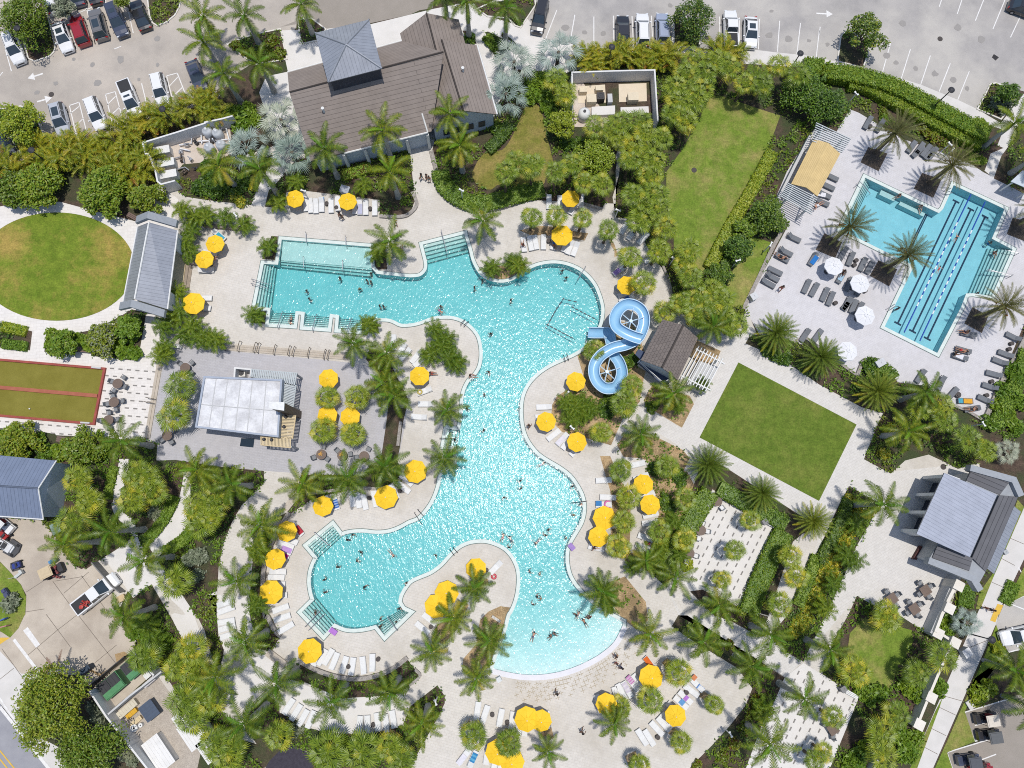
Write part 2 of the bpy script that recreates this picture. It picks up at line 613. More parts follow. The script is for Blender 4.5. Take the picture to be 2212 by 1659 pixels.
# (rows below continue on the same tile column: 1659 tile units per row)
beach_px = smooth(T('42', '2300,120 2212,290 2080,410 1950,490 1800,560 1650,610 1500,640 1350,652 1200,645 1050,620 905,585'), n=4)
pool_px += beach_px
pool_px += smooth(T('32', '905,2240 945,2110 1005,1950 1055,1800 1085,1680 1110,1640 1150,1550 1180,1440 1195,1310 1190,1200 1165,1110 1110,1010 1030,930 920,875 820,850 720,850 620,870 520,920 420,1010 330,1110 220,1190 100,1240 0,1290 -70,1380 -110,1460 -122,1530'), n=3)
pool_px += T('31', '2135,1605')
pool_px += T('41', '2205,-20 1945,230 1850,112')
pool_px += smooth(T('41', '1850,112 1740,140 1610,155 1500,140 1400,95'), n=3)[1:]
pool_px += T('41', '1285,222 1050,-25')
pool_px += smooth(T('31', '1185,1500 1160,1420 1145,1310 1155,1200 1185,1110 1220,1045'), n=3)
pool_px += T('31', '1110,915 1380,695 1470,812')
pool_px += smooth(T('31', '1470,812 1560,785 1700,775 1850,790 1980,780 2100,740 2212,680 2312,640 2392,560 2462,460 2512,350 2542,250 2562,150 2640,95 2722,45'), n=3)[1:]
pool_px += T('22', '500,1500 372,1498 405,1312 540,1330')
pool_px += smooth(T('22', '540,1330 560,1230 575,1100 580,1000 600,900 650,800 720,730 770,640 790,520 780,400 750,300 680,210 590,140 480,100 370,92 250,105 150,140 50,170 -82,180 -162,145 -222,125 -312,120 -360,125 -430,160'), n=3)[1:]
pool_px += T('21', '1725,258 1438,240 1452,88 1352,72 1332,230 1065,210 1082,52 982,42 962,195 692,178 712,8')
pool_px += T('11', '545,1655 638,1192 792,1202')
pool_w = G(pool_px)
# ---- lap pool outline
lap_px = TT('14', '495,262 1290,645 1335,600 1450,342 2000,600 1862,920 2085,1037 1860,1540 1660,1510 1585,1512',
            '24', '1530,0 1272,495 705,210', '14', '1022,1212 228,822')
lap_w = G(lap_px)

def P2(l): return [Vector((q.x, q.y, 0)) for q in l]
def ccw(l):
    a = sum(l[i].x * l[(i + 1) % len(l)].y - l[(i + 1) % len(l)].x * l[i].y for i in range(len(l)))
    return l if a > 0 else list(reversed(l))
pool_c, lap_c = ccw(P2(pool_w)), ccw(P2(lap_w))

# ---- soil and planting ground for the whole site, open over the pools
gm = MB()
bx = []
for l in (pool_c, lap_c):
    x0, x1, y0, y1 = min(q.x for q in l) - 2, max(q.x for q in l) + 2, min(q.y for q in l) - 2, max(q.y for q in l) + 2
    bx.append((x0, x1, y0, y1))
    gm.sheet([Vector(q) for q in ((x0, y0, 0), (x1, y0, 0), (x1, y1, 0), (x0, y1, 0))], [l], 0.0)
xs = sorted({-260, 260} | {v for q in bx for v in q[:2]}); ys = sorted({-260, 260} | {v for q in bx for v in q[2:]})
for x0, x1 in zip(xs, xs[1:]):
    for y0, y1 in zip(ys, ys[1:]):
        if not any(q[0] < (x0 + x1) / 2 < q[1] and q[2] < (y0 + y1) / 2 < q[3] for q in bx):
            gm.face([(x0, y0, 0), (x1, y0, 0), (x1, y1, 0), (x0, y1, 0)])
struct('ground', gm, mulch)

# ---- paving sheets (outer outlines on the sheet)
deck_px = TT('o', '330,400 640,300 890,290 935,305 970,425 1330,440 1330,300 1345,300 1337,380', '13', '-20,470 0,600 40,620 0,690 150,700 380,830 330,960 400,1100 500,1220 560,1300 600,1400 620,1659',
             'o', '1483,682 1530,702 1575,725 1600,705 1612,664 1640,735 1733,745 1850,812 1908,892 2000,960 2070,1013 2115,1000 2130,1120 2060,1380 1880,1659 880,1700 480,1660 300,1400 210,1215 230,1190 250,940 335,760 338,690')
sheet('pool_deck', deck_px, 0.020, deck_m, [pool_c])
sheet('plaza', TT('o', '-40,460 0,446 60,436 130,436 220,460 300,480 345,440 365,415 385,430 345,690 352,783 322,955 240,946 120,940 -40,925'), 0.024, plaza_m)
lapdeck_px = TT('o', '1836,236 1900,262 2020,318 2100,356 2124,372 2150,385 2260,445 2260,650', '24', '2212,340 2180,410 2000,700 1880,1000 1775,1236 1600,1130 1380,1040 1270,960 1150,850 850,810 700,640 480,570 400,740 250,640 -180,330',
                'o', '1733,744 1640,722 1608,665', '13', '1460,1560 1880,770 1690,600', 'o', '1700,370 1757,280 1806,286')
sheet('lap_pool_deck', lapdeck_px, 0.028, lapdeck_m, [lap_c])
sheet('bar_terrace', TT('21', '-420,435 0,455 240,470 1300,570 1560,600 1800,640 1860,800', 'o', '880,868 876,915 862,985 855,1030 700,1026 568,1017 442,1004 340,1000 338,955 324,948 352,787'), 0.026, bar_m)
sheet('walk', TT('o', '1625,704 1655,790 2212,1110 2212,1700 1960,1700', 'o', '2110,1330 2070,1010 1915,1020 1866,992 1897,914 1640,735'), 0.022, walk_m) if False else None
sheet('lawn_walk', TT('o', '1612,700 1560,760 1470,925 1390,872 1375,905 1500,985 1700,1135 1770,1130 1770,1160 1713,1305 1660,1340 1600,1330 1465,1329 1440,1270 1395,1233 1400,1200 1470,1320 1700,1465 1850,1290 2000,1370 2130,1120 2100,1000 1915,1020 1866,992 1895,914 1770,830 1690,775'), 0.024, walk_m)

# car parks, roads, side walks
sheet('parking_lot', TT('o', '-120,-160 655,-160 640,60', 'o', '590,110 500,165 470,215 330,262 200,300 90,340 -120,380'), 0.010, asph_w)
sheet('entrance_drive', TT('o', '655,-160 640,45', '01', '820,290 1000,260 1330,320 1790,250 2212,160', '02', '110,110 250,90', 'o', '960,-160'), 0.014, asph_d)
sheet('clubhouse_plaza', TT('01', '800,330 1330,310 1800,260 2212,160', '02', '0,160 240,100 560,35 700,40 750,140 1000,220 1200,280 1270,200 1450,420 1900,500', 'o', '1300,140 1230,155 1120,200 1090,330 600,330 560,200 575,165 622,155'), 0.018, conc_w)
sheet('guest_parking', TT('02', '1360,-700 1360,0 1270,200 1450,415 1850,505 2212,510', '03', '0,505 630,510 920,510 1370,520 1700,560 2212,615', '04', '0,625 190,665 470,735 690,790 1100,915 1500,1080 1700,1175 1800,1000 1840,900 1960,915 2600,1100 2900,-700'), 0.012, asph_n)
sheet('sidewalk', TT('02', '1850,505 2212,510', '03', '0,505 630,510 920,510 1370,520 1700,560 2212,615', '04', '0,625 190,665 470,735 690,790 1100,915 1500,1080 1700,1175 1960,1330 2212,1010 2400,900 2400,1120 2110,1400 1980,1659 1890,1659 1990,1400 1620,1290 1270,1120 820,930 400,800 0,740', '03', '2212,740 1900,720 1600,700 1400,690 900,620 400,560 0,590', '02', '1900,600'), 0.020, conc_walk)
sheet('path', TT('14', '1785,185 1850,-10 2000,-160 2100,-160 1965,30 1885,265'), 0.030, conc_walk)
sheet('east_sidewalk', TT('34', '2400,650 2400,950 2212,1060 2000,1500 1950,1610', '44', '1910,100 1230,1659 1180,1760 900,1760 980,1659 1600,230', '34', '1730,1600 2212,505'), 0.030, conc_walk)
sheet('cart_parking', TT('44', '1560,1060 2050,900 2400,800 2400,1900 1400,1900 1450,1700 1380,1490 1900,1330 1680,1370'), 0.012, asph_d)
sheet('street_parking', TT('34', '1990,1560 2150,1490 2500,1300', '44', '2500,330 2040,410 1990,300 1900,110'), 0.014, asph_n)
# service yard in the south west
sheet('driveway', TT('30', '-200,590 460,640 780,870 800,1130 880,1170 1080,1080 1260,1390', '40', '1260,0 1480,270 1430,420 1050,760 970,800 900,660 560,640 300,700 150,830 -300,350', '30', '-300,1659 275,1640 285,1450 220,1330 100,1200 -200,900'), 0.010, conc_drive)
sheet('service_road', TT('40', '-300,-150 0,410 550,1660 700,1990 -600,1990'), 0.008, road_m)
sheet('street_sidewalk', TT('40', '-60,320 0,395 230,640 420,640 250,900 180,1250 380,1300 720,1480 740,1760 600,1760 240,1270 0,960 -200,640'), 0.016, conc_walk)
sheet('storage_yard', TT('40', '1170,1070 1420,840 1760,620 1900,830 2100,1200 2212,1280', '41', '90,1390 0,1480', '40', '2212,1700 1700,1700'), 0.012, M('gravel', (0.36, 0.315, 0.265), 0.95, (0.44, 0.39, 0.33), 2, 0.25, 10, 0.4))
sheet('bin_yard', TT('40', '970,830 1440,420 1640,650 1240,1000'), 0.014, conc_drive)
# utility yards
sheet('equipment_yard', TT('00', '1530,1540 2212,1340', '01', '0,1320 260,1260 300,1660', '11', '-30,130 -60,300', '10', '1890,260 1760,330 1680,200'), 0.012, M('yard_concrete', (0.50, 0.42, 0.35), 0.9, (0.56, 0.49, 0.42), 1, 0.12, 12))
sheet('transformer_yard', TT('02', '1750,790 2212,780', '03', '0,780 420,780 460,1330 400,1380', '02', '2212,1380 1780,1370'), 0.012, MATS['yard_concrete'])

# planting beds laid into the paving
BEDS = []
def bed(s, mat=None, z=0.036, cover=1.0, name='planting_bed'):
    pts = TT(*s) if isinstance(s, tuple) else O(s)
    sheet(name, pts, z, mat or mulch)
    BEDS.append((G(pts), cover, mat or mulch))
    return pts
bed('375,380 395,355 500,345 590,335 575,395 553,445 530,442 445,432 400,425 370,398')
b_club = bed(('11', '650,575 690,400 850,220 1000,60 1560,0 2212,-60', '12', '40,330 60,500 20,610', '11', '2150,660 2000,690 1890,680 1890,500 1060,400 880,420 860,590'))
b_entry = bed(('12', '240,0 290,180 330,330 420,440 540,540 640,600 760,622 880,608 1000,573 1150,520 1300,472 1480,455 1590,450 1830,520 2080,605 2150,400', 'o', '1328,385 1333,345 1230,345 1230,160 1120,150 1085,190 1075,250 945,280 932,331'))
b_belt = bed(('o', '1245,158 1330,150 1450,150 1480,130 1600,145 1720,165 1800,180 1900,220 1836,236 1806,286 1757,280 1700,370', '13', '1690,600 1880,770 1460,1560 1430,1659', 'o', '1612,664 1610,705 1580,728 1530,702 1483,682 1451,664', '13', '600,1400 560,1300 500,1220 400,1100 330,960 380,830 150,700 0,690 0,640 60,400 100,200', 'o', '1345,300'), z=0.016, cover=0.8)
bed('1610,742 1618,728 1640,722 1700,734 1733,744 1850,810 1866,776 1912,792 1940,826 1995,833 2023,855 2090,890 2124,912 2150,850 2212,700 2330,600 2330,900 2195,925 2170,962 2110,1000 2069,1013 2034,995 2006,982 1955,995 1924,1023 1866,992 1897,914 1908,893 1862,880 1770,831 1690,776')
b_slide = bed('1290,737 1247,768 1259,808 1261,838 1225,842 1203,856 1193,874 1191,894 1199,918 1213,932 1230,940 1265,946 1320,962 1345,905 1382,868 1390,820 1400,780 1370,700 1320,690 1310,720', tan, cover=0.25)
bed('1409,831 1390,865 1400,880 1473,924 1499,873 1490,855 1450,845', tan, cover=0.2)
bed('1505,735 1557,758 1545,785 1520,800 1490,770', tan, cover=0.1)
bed('1333,962 1347,940 1400,935 1475,972 1490,990 1475,1020 1420,1005 1385,990 1347,987', tan, cover=0.4)
b_tanE = bed('1393,1018 1416,1071 1422,1119 1408,1165 1404,1192 1353,1195 1349,1211 1395,1231 1423,1253 1450,1235 1462,1195 1475,1135 1507,1061 1485,1020 1440,1000', tan, cover=0.6)
bed('1296,985 1318,985 1340,1035 1362,1075 1362,1140 1358,1205 1335,1205 1318,1165 1325,1115 1318,1060', tan, cover=0.3)
bed('1310,1260 1350,1245 1395,1300 1400,1340 1375,1360 1350,1340 1330,1320', tan, cover=0.2)
bed(('42', '760,60 850,-30 980,-90 1085,-75 1050,100 960,330 890,560 720,640 640,650 570,590 580,480 720,320'), tan, cover=0.15)
bed(('42', '460,0 520,-100 600,-130 640,-100 560,60 480,200 370,330 240,260 300,120'), tan, cover=0.3)
bed(('32', '680,1280 760,1240 850,1280 850,1340 700,1420 640,1440 620,1330'), tan, cover=0.1)
for s in (('42', '630,1170 740,1180 750,1250 640,1250'), ('42', '1030,1230 1130,1230 1140,1290 1040,1290'), ('42', '1420,1230 1530,1215 1560,1330 1440,1400 1415,1310'),
          ('43', '510,520 570,470 640,520 560,590'), ('43', '890,870 950,820 1060,890 1010,950'), ('43', '560,1270 640,1220 700,1270 640,1330'), ('43', '110,1530 230,1470 250,1560 160,1650'),
          ('33', '1300,570 1400,580 1400,670 1270,650'), ('33', '1160,880 1270,890 1260,960 1150,950'), ('33', '970,1230 1010,1180 1130,1240 1090,1300 1040,1280'), ('43', '1960,1250 2060,1280 2040,1350 1950,1310'),
          ('12', '1190,830 1400,780 1560,790 1830,850 1930,860 1890,940 1600,890 1300,880'), ('12', '790,1270 850,1220 1240,1200 1230,1260 1150,1320 1010,1360 900,1350'),
          ('11', '720,890 790,895 770,1150 620,1140 640,1080'), ('11', '1790,960 1950,1000 1970,1250 1830,1255'), ('21', '520,60 690,20 660,180 500,170'), ('21', '1690,120 1860,120 1880,280 1700,260'),
          ('02', '1000,350 1100,420 1150,470 980,560 900,640')):
    bed(s, tan if s[0] in ('42', '43', '12') else None, z=0.037, cover=0.15)
b_notch = bed(('12', '2130,860 2180,1000 2212,1050', '13', '0,1120 40,1100 0,980'), tan, cover=0.3)
# raised square beds of the lap pool palms
for s in (('14', '530,-70 735,0 640,190 445,95'), ('14', '1110,210 1320,280 1230,478 1020,380'), ('14', '55,860 245,960 170,1130 -40,1040'), ('14', '640,1152 840,1250 755,1435 545,1320'), ('24', '1655,0 1825,95 1755,280 1565,175'), ('14', '2090,690 2320,760 2250,960 2025,870')):
    bed(s, M('bark', (0.075, 0.058, 0.043), 0.95, (0.13, 0.10, 0.075), 2.5, 0.4, 9, 0.8), z=0.040, cover=0.0)
bed(('14', '1790,175 1720,120 1300,-120 1200,-200 1400,-330 1990,-60 1850,0'), cover=0.8)
bed(('14', '1885,270 1970,20 2100,-150 2500,50 2500,560 2212,425'), cover=0.8)
bed(('04', '330,1160 400,1000 900,1220 1250,1480 1750,1730 1720,1800 1300,1640 900,1500'), cover=0.5)
# patio hedge ring, flower bed, strips
bed('1539,1057 1454,1231 1440,1270 1400,1232 1470,1130 1515,1000 1560,1005 1770,1140 1735,1152 1713,1170 1660,1330 1607,1315 1686,1143', cover=0.3)
b_croton = bed('1834,1050 1895,1085 1882,1125 1850,1180 1838,1207 1824,1241 1794,1307 1735,1429 1696,1408 1664,1372 1700,1330 1770,1183 1810,1095', cover=1.2)
bed('1465,1329 1567,1387 1695,1463 1675,1510 1647,1561 1607,1680 1480,1680 1493,1655 1537,1611 1577,1567 1611,1523 1625,1487 1593,1443 1507,1391 1451,1353', cover=0.9)
bed('1491,1278 1497,1262 1520,1275 1603,1315 1660,1332 1650,1352 1633,1371 1585,1345 1540,1327', cover=0.9)
bed('1851,1287 1897,1313 1940,1327 1992,1361 2012,1372 2060,1385 1880,1690 1770,1690 1854,1509 1776,1455 1790,1430 1800,1385 1833,1327', z=0.034, cover=1.0)
bed('2035,1360 2085,1225 2130,1240 2065,1390', cover=0.8)
# west beds
bed('-40,690 0,697 70,716 65,757 4,750 -40,745')
bed('100,720 150,722 205,712 262,682 285,668 316,676 298,780 197,769 196,748 160,746 160,766 96,760')
bed(('20', '-200,1290 0,1305 420,1340 600,1370 615,1415 800,1430 800,1400 1560,1440 1700,1470 1690,1660', '30', '1600,0 1900,-10 2212,40', '31', '0,45 640,110 640,230 540,340 400,480 300,650 200,900 150,1150 130,1500 135,1659', '41', '140,100 210,330 200,440 170,560 60,400 0,180', '40', '2120,0', '30', '2100,1659 1900,1330 1640,1330 1440,1480 1120,1045 930,1170 780,1100 640,870 440,640 -200,590', '20', '-200,1500'), z=0.034, cover=1.1)
bed(('40', '1480,250 1260,0 1380,-250', '30', '1640,1335 1830,1659', '40', '1830,0 2000,290 2120,420', '41', '0,500 40,840 230,1110 400,1350 560,1400 640,1659', '41', '500,1750 -100,1750', '40', '2212,1300 2100,1200 1900,830 1760,620 1450,410'), z=0.034, cover=1.1)
bed(('31', '930,590 780,800 660,1100 620,1250 630,1500 640,1659', '41', '690,0 790,170 820,240 755,330 700,400 560,370 530,170 480,0', '31', '480,1659 500,1260 520,1060 590,850 720,640 880,560'), cover=1.0)
bed(('31', '1040,150 1300,150 1700,160 2150,180 2060,260 1900,300 1620,300 1330,370 1150,420 900,590 880,520 980,380'), cover=0.9)
bed(('21', '1800,640 1740,560 1780,440 1880,460 1990,560 2050,700 2150,900 2200,1000 2140,1250 2110,1500 2080,1660', '31', '2150,180 1700,160 1800,30 1900,0', '21', '1960,1250 2000,900'), cover=0.8)
bed(('41', '1050,540 1250,620 1500,690 1750,690 2000,620 2190,480', '42', '0,520 120,660 20,760', '41', '2050,870 1750,890 1500,905 1300,830 1100,740 900,700 870,600'), cover=1.0)
bed(('42', '300,765 380,880 380,960 280,1160 150,1390 0,1660', '41', '1800,1760 1160,1760 1150,1500 950,1420 640,1660 560,1400 420,1180 560,930 690,870 800,960 900,1100 1050,1200 1250,1260 1500,1290 1800,1290 2150,1200', '42', '0,1000'), cover=1.0)
sheet('playground_surface', TT('41', '640,1680 700,1580 800,1480 950,1420 1140,1500 1180,1700 1100,1800 700,1800'), 0.040, M('rubber_surface', (0.035, 0.03, 0.042), 0.9, (0.05, 0.045, 0.06), 3, 0.3, 14))
# secondary paths over the planting
sheet('garden_path', smooth(TT('30', '1290,-20 1255,200 1210,350 1215,520 1290,640 1430,800 1300,930 1120,1045'), n=4) + TT('30', '1440,1480 1640,1330') + smooth(TT('30', '1640,1330 1850,1500 2000,1659', '40', '1850,0 1990,290', '40', '2060,330') , n=3) + TT('41', '-110,400 0,520 100,720 180,850 450,1050 540,900 700,700 850,540 690,400 560,390 420,460 240,560 140,660 60,560 0,330', '40', '2130,100 2090,-30', '30', '1990,1480 1740,1130 1590,900') + smooth(TT('30', '1590,900 1800,680 1900,520 1960,300 1990,110'), n=3) + smooth(TT('30', '2050,110 2040,300 2050,560 1960,800 1780,930 1640,1000'), n=3)[:0] + TT('30', '2070,120') + smooth(TT('30', '2055,300 2060,540 1975,790 1800,940 1640,1120'), n=3) + TT('30', '1500,860 1450,640 1330,560 1330,330 1380,100 1400,-20'), 0.038, conc_w)
sheet('lounge_terrace', TT('41', '800,950 920,800 1040,740 1150,790 1300,830 1500,905 1750,890 2010,880 2160,860 2140,1190 2000,1230 1800,1270 1550,1280 1350,1255 1180,1215 1040,1170 900,1100 810,1060'), 0.042, conc_w)
sheet('lounge_path', TT('31', '30,1450 300,1450 490,1500 490,1680', '41', '550,350 560,400 420,460 240,460 150,240 130,0 130,-250'), 0.038, conc_w)
sheet('loading_path', TT('30', '1690,0 2000,-60 1960,20'), 0.037, conc_w) if False else None
sheet('garden_walk', TT('11', '560,400 690,150 800,150 860,230 690,400 660,520 640,570 500,560'), 0.040, conc_w)

# lawns
def oval(cx, cy, rx, ry, n=64):
    return [(cx + rx * math.cos(2 * math.pi * k / n), cy + ry * math.sin(2 * math.pi * k / n)) for k in range(n)]
LAWNS = [('oval_lawn', oval(122, 576, 169, 117), lawn_a), ('square_lawn', O('1595,783 1850,917 1769,1082 1511,945'), lawn_c),
         ('long_lawn', TT('03', '1010,1060 1130,1030 1600,1190 1790,1250 1700,1500 1620,1659', '13', '1620,0 1400,420 1180,860 960,1270 800,1260 640,1100 640,900 560,500 560,200 700,0', '03', '740,1600 900,1330'), lawn_b),
         ('lap_lawn', TT('13', '1480,890 1690,960 1560,1330 1400,1659 1180,1659 1230,1350 1380,1090'), lawn_b),
         ('clubhouse_lawn', smooth(TT('02', '1260,1130 1320,1115 1380,1130 1440,1260 1490,1500 1560,1800', '12', '1500,150 1400,380 1000,330 880,390 760,360 700,300 680,200 800,0', '02', '1000,1620 1120,1450'), closed=True, n=3), MGRASS('clubhouse_grass', (0.14, 0.15, 0.025), (0.20, 0.18, 0.04), (0.30, 0.22, 0.08), 0.35, 0.45, 0.65)),
         ('garden_lawn', TT('44', '490,40 1000,170 1010,300 860,600 740,820 600,800 480,780 300,420 330,200'), lawn_b)]
for nm, pts, mt in LAWNS:
    sheet(nm, pts, 0.048, mt)
for s in (('34', '2212,1140 2320,1100 2320,1400 2010,1560'), ('34', '2140,420 2212,500 1890,1230 1740,1600 1690,1600 1730,1420 1900,1180'), ('44', '980,1659 1250,1050 1330,900 1300,1000 1100,1540 1050,1680 950,1760 900,1760'), ('44', '1910,110 1980,320 2040,410 1990,460 1660,700 1620,930 1570,1050 1680,1370 1380,1490 1450,1700 1230,1700 1780,460')):
    sheet('grass_verge', TT(*s), 0.040, lawn_b)

# kerbed tree islands of the car parks
for s in (('00', '260,300 470,0 560,330 600,500 590,560 540,610 380,665 310,635 270,480'), ('00', '1590,-60 1620,180 1650,250 1700,280 1790,250 1890,170 1940,80 1960,-60'), ('00', '0,1180 230,1150 400,1260 450,1400 520,1560 200,1640 120,1480 0,1420'),
          ('01', '240,480 520,380 820,315 850,470 890,640 560,700 400,600'), ('01', '1010,215 1150,200 1310,320 1220,440 1060,475 1030,400'), ('02', '560,330 640,330 700,400 735,490 620,470'), ('02', '730,100 900,20 1350,-20 1360,60 1200,300 1140,280 1060,200 840,180'), ('02', '805,350 850,340 1120,470 1000,620 920,640'),
          ('03', '640,205 920,330 915,510 640,510'), ('04', '195,665 230,400 270,350 330,340 400,380 510,480 530,560 470,735'), ('04', '1705,1180 1800,1000 1840,915 1900,900 1960,920 2150,1010 2080,1140 1960,1290')):
    p = TT(*s)
    sheet('tree_island', p, 0.060, mulch)
    BEDS.append((G(p), 0.8, mulch))
    mb = MB(); mb.wall(G(p), 0.18, 0.0, 0.13, True)
    thing('kerb', mb.mesh('kerb', kerb_m), whole=True, cat='kerb', look='pale concrete kerb around a planted tree island', at=p[0], group='kerbs of the tree islands')

# ---- painted markings
mk = MB()
def stripe(mb, a, b, w, z):
    a, b = P(*a), P(*b)
    d = (b - a).normalized(); n = Vector((-d.y, d.x, 0)) * w / 2
    mb.face([(a.x + n.x, a.y + n.y, z), (a.x - n.x, a.y - n.y, z), (b.x - n.x, b.y - n.y, z), (b.x + n.x, b.y + n.y, z)])
for rc, s in (('00', '750,1140>830,1480 855,1105>930,1400 750,1140>855,1105 755,1230>855,1150 810,1365>900,1280 1140,1020>1225,1380 1245,990>1340,1340 1140,1020>1245,990 1160,1130>1250,1040 1205,1240>1290,1160 1250,1350>1315,1290 1800,820>1865,1080 1915,790>2020,1060 1800,820>1915,790 1835,925>1925,830 1860,1050>1970,945 1530,900>1610,1230 910,0>945,130 860,135>1030,65 1035,65>1150,70 800,440>830,535 1010,390>1030,480 1390,130>1440,360 60,540>125,770 1140,0>1145,70 945,130>1030,480 1235,530>1310,500 0,820>30,780'),
              ('02', '1590,110>1470,420 1785,160>1745,390 1990,180>1990,510 2200,170>2205,510'), ('03', '190,175>205,500 400,170>415,500 630,210>630,510 920,330>920,510 1135,180>1140,500 1350,190>1350,500 1565,205>1555,535 1785,225>1760,560 2010,250>1970,585 2212,330>2180,615'),
              ('04', '770,465>680,790 985,530>885,850 1200,600>1095,915 1415,685>1295,990 1620,770>1495,1080 1320,0>1295,75 1540,0>1490,150 1775,0>1685,225 2005,0>1875,315 2180,160>2065,405 10,290>0,380 2010,-20>2120,30'),
              ('44', '1560,1060>2090,900 1680,1200>1820,1160 1680,1370>1830,1330 1380,1490>1900,1330 1560,1060>1680,1370 1380,1490>1450,1700 1750,1570>1910,1510 2040,410>2330,330'), ('34', '1990,1560>2330,1400 2050,1540>2330,1650 2150,1150>2330,1450'),
              ('40', '-300,420>60,1000 60,1000>540,1680')):
    for q in T(rc, s):
        stripe(mk, q[:2], q[2:], 0.13 if rc != '40' else 0.18, 0.0185)
for q in T('00', '465,795>370,825 400,1100>490,1075') + T('03', '2180,145>2290,150'):
    stripe(mk, q[:2], q[2:], 0.22, 0.0185)
    a, b = P(*q[:2]), P(*q[2:]); d = (b - a).normalized(); n = Vector((-d.y, d.x, 0))
    t = b + d * 0.9
    mk.face([(b.x + n.x * .55, b.y + n.y * .55, .0185), (b.x - n.x * .55, b.y - n.y * .55, .0185), (t.x, t.y, .0185)])
mk.sheet(G(TT('40', '250,175 300,135 435,325 390,360')), [], 0.0185)
for q in T('40', '0,1000>540,1680 150,270>440,650'):
    stripe(mk, q[:2], q[2:], 0.35, 0.022)
struct('road_markings', mk, paint_w)
my = MB()
for q in T('40', '-100,1350>170,1680 -140,1390>110,1700'):
    stripe(my, q[:2], q[2:], 0.14, 0.0195)
my.sheet(G(TT('40', '-40,300 0,250 110,250 -40,350')), [], 0.0225)
my.sheet(G(TT('34', '1925,1545 1985,1560 1945,1659 1870,1659')), [], 0.0365)
my.sheet(G(TT('44', '1870,0 1935,0 1900,85 1845,65')), [], 0.0365)
struct('yellow_markings', my, paint_y)
# dark inlay dashes of the patios and the plaza
dm = MB()
def dashes(poly, d0, step, row, ln, z, excl=()):
    pw = [(q.x, q.y) for q in G(poly)]
    ex = [[(q.x, q.y) for q in G(e)] for e in excl]
    d = Vector((d0[0], d0[1], 0)).normalized(); n = Vector((-d.y, d.x, 0))
    c = sum((Vector((x, y, 0)) for x, y in pw), Vector()) / len(pw)
    for i in range(-40, 41):
        for j in range(-40, 41):
            q = c + d * (i * step + (j % 2) * step / 2) + n * j * row
            if inpoly(q.x, q.y, pw) and not any(inpoly(q.x, q.y, e) for e in ex):
                dm.box((q.x, q.y, z + 0.012), (ln, 0.16, 0.012), math.atan2(d.y, d.x))
bocce = TT('20', '-260,550 0,565 1142,662 1028,1268 0,1178 -260,1160')
dashes(TT('o', '-20,775 30,770 345,800 322,950 240,944 120,938 -20,925'), (P(330, 830) - P(230, 822)), 1.05, 0.95, 0.5, 0.030, [TT('20', '-300,540 1160,650 1040,1285 -300,1190')])
p1 = O('1539,1059 1685,1143 1603,1313 1520,1273 1491,1277 1454,1231')
sheet('garden_patio', p1, 0.042, conc_w)
dashes(O('1538,1065 1676,1145 1599,1306 1520,1268 1460,1230'), P(1500, 1150) - P(1540, 1075), 1.0, 1.0, 0.5, 0.046)
p3 = O('1695,1463 1735,1432 1776,1457 1854,1509 1780,1690 1600,1690 1647,1561 1675,1510')
sheet('garden_patio', p3, 0.042, conc_w)
dashes(O('1705,1465 1735,1440 1776,1462 1846,1509 1780,1690 1610,1690 1655,1561 1682,1510'), P(1500, 1150) - P(1540, 1075), 1.0, 1.0, 0.5, 0.046)
struct('patio_inlay', dm, dash_m)
# open joints of the paving below the beach entry
pj = MB()
arc = [q for q in beach_px]
for k in range(2, len(arc) - 8):
    a = P(*arc[k]); b = P(*arc[k + 1])
    d = (b - a).normalized(); n = Vector((-d.y, d.x, 0))
    if n.y > 0: n = -n
    for r in range(5):
        if (k * 7 + r * 3) % 11 < 9 - r:
            c = (a + b) / 2 + n * (1.0 + r * 0.45)
            ang = R(20)
            pj.box((c.x, c.y, 0.024), (0.55, 0.05, 0.006), ang)
            pj.box((c.x, c.y, 0.024), (0.05, 0.5, 0.0064), ang)
struct('paver_joints', pj, M('joint_sand', (0.40, 0.34, 0.24), 0.95))
# drips under parked cars, darker worn patches of the car parks
os_ = MB(); orng = random.Random(8)
for rc, s in (('00', '800,640 1000,700 1300,640 1700,700 600,900 1500,860 1050,900 400,1000 1300,200 1700,420'), ('02', '1680,300 1890,350 2090,360'), ('03', '1030,280 1240,450 1670,380 1880,420 2100,440 1700,120 600,60'), ('04', '730,600 830,680 1040,740 1250,800 1450,860 1600,960 90,480 1500,300 1750,420 900,250')):
    for u, v in T(rc, s):
        p = P(u, v); r = orng.uniform(.25, .6); z = .0205 + orng.random() * .001
        os_.face([(p.x + r * math.cos(k * .785) * orng.uniform(.6, 1.2), p.y + r * math.sin(k * .785) * orng.uniform(.6, 1.2), z) for k in range(8)])
struct('oil_stains', os_, M('oil_stain', (0.265, 0.25, 0.235), .8, (0.30, 0.28, 0.26), 6))
# lines across pavement slabs
sj = MB()
for rc, s in (('44', '1540,390>1840,270 1310,870>1560,940 1290,1000>1480,1090 1190,1220>1370,1310 1090,1410>1280,1510'), ('34', '2050,830>2212,900 1960,1050>2110,1130 1840,1300>2020,1380'), ('30', '570,1300>760,1560 690,1430>960,1200 280,1420>480,1290 590,1300>900,1250 100,1659>480,1600 880,1240>1180,1659'), ('40', '500,0>760,350 620,170>840,0 290,450>620,170 840,0>1260,540 980,560>1260,330 0,700>150,580 20,370>330,800 400,360>560,560')):
    for q in T(rc, s):
        stripe(sj, q[:2], q[2:], 0.06, 0.0335 if rc in ('44', '34') else 0.0175)
struct('pavement_joints', sj, M('joint_dark', (0.2, 0.17, 0.14), 0.95))

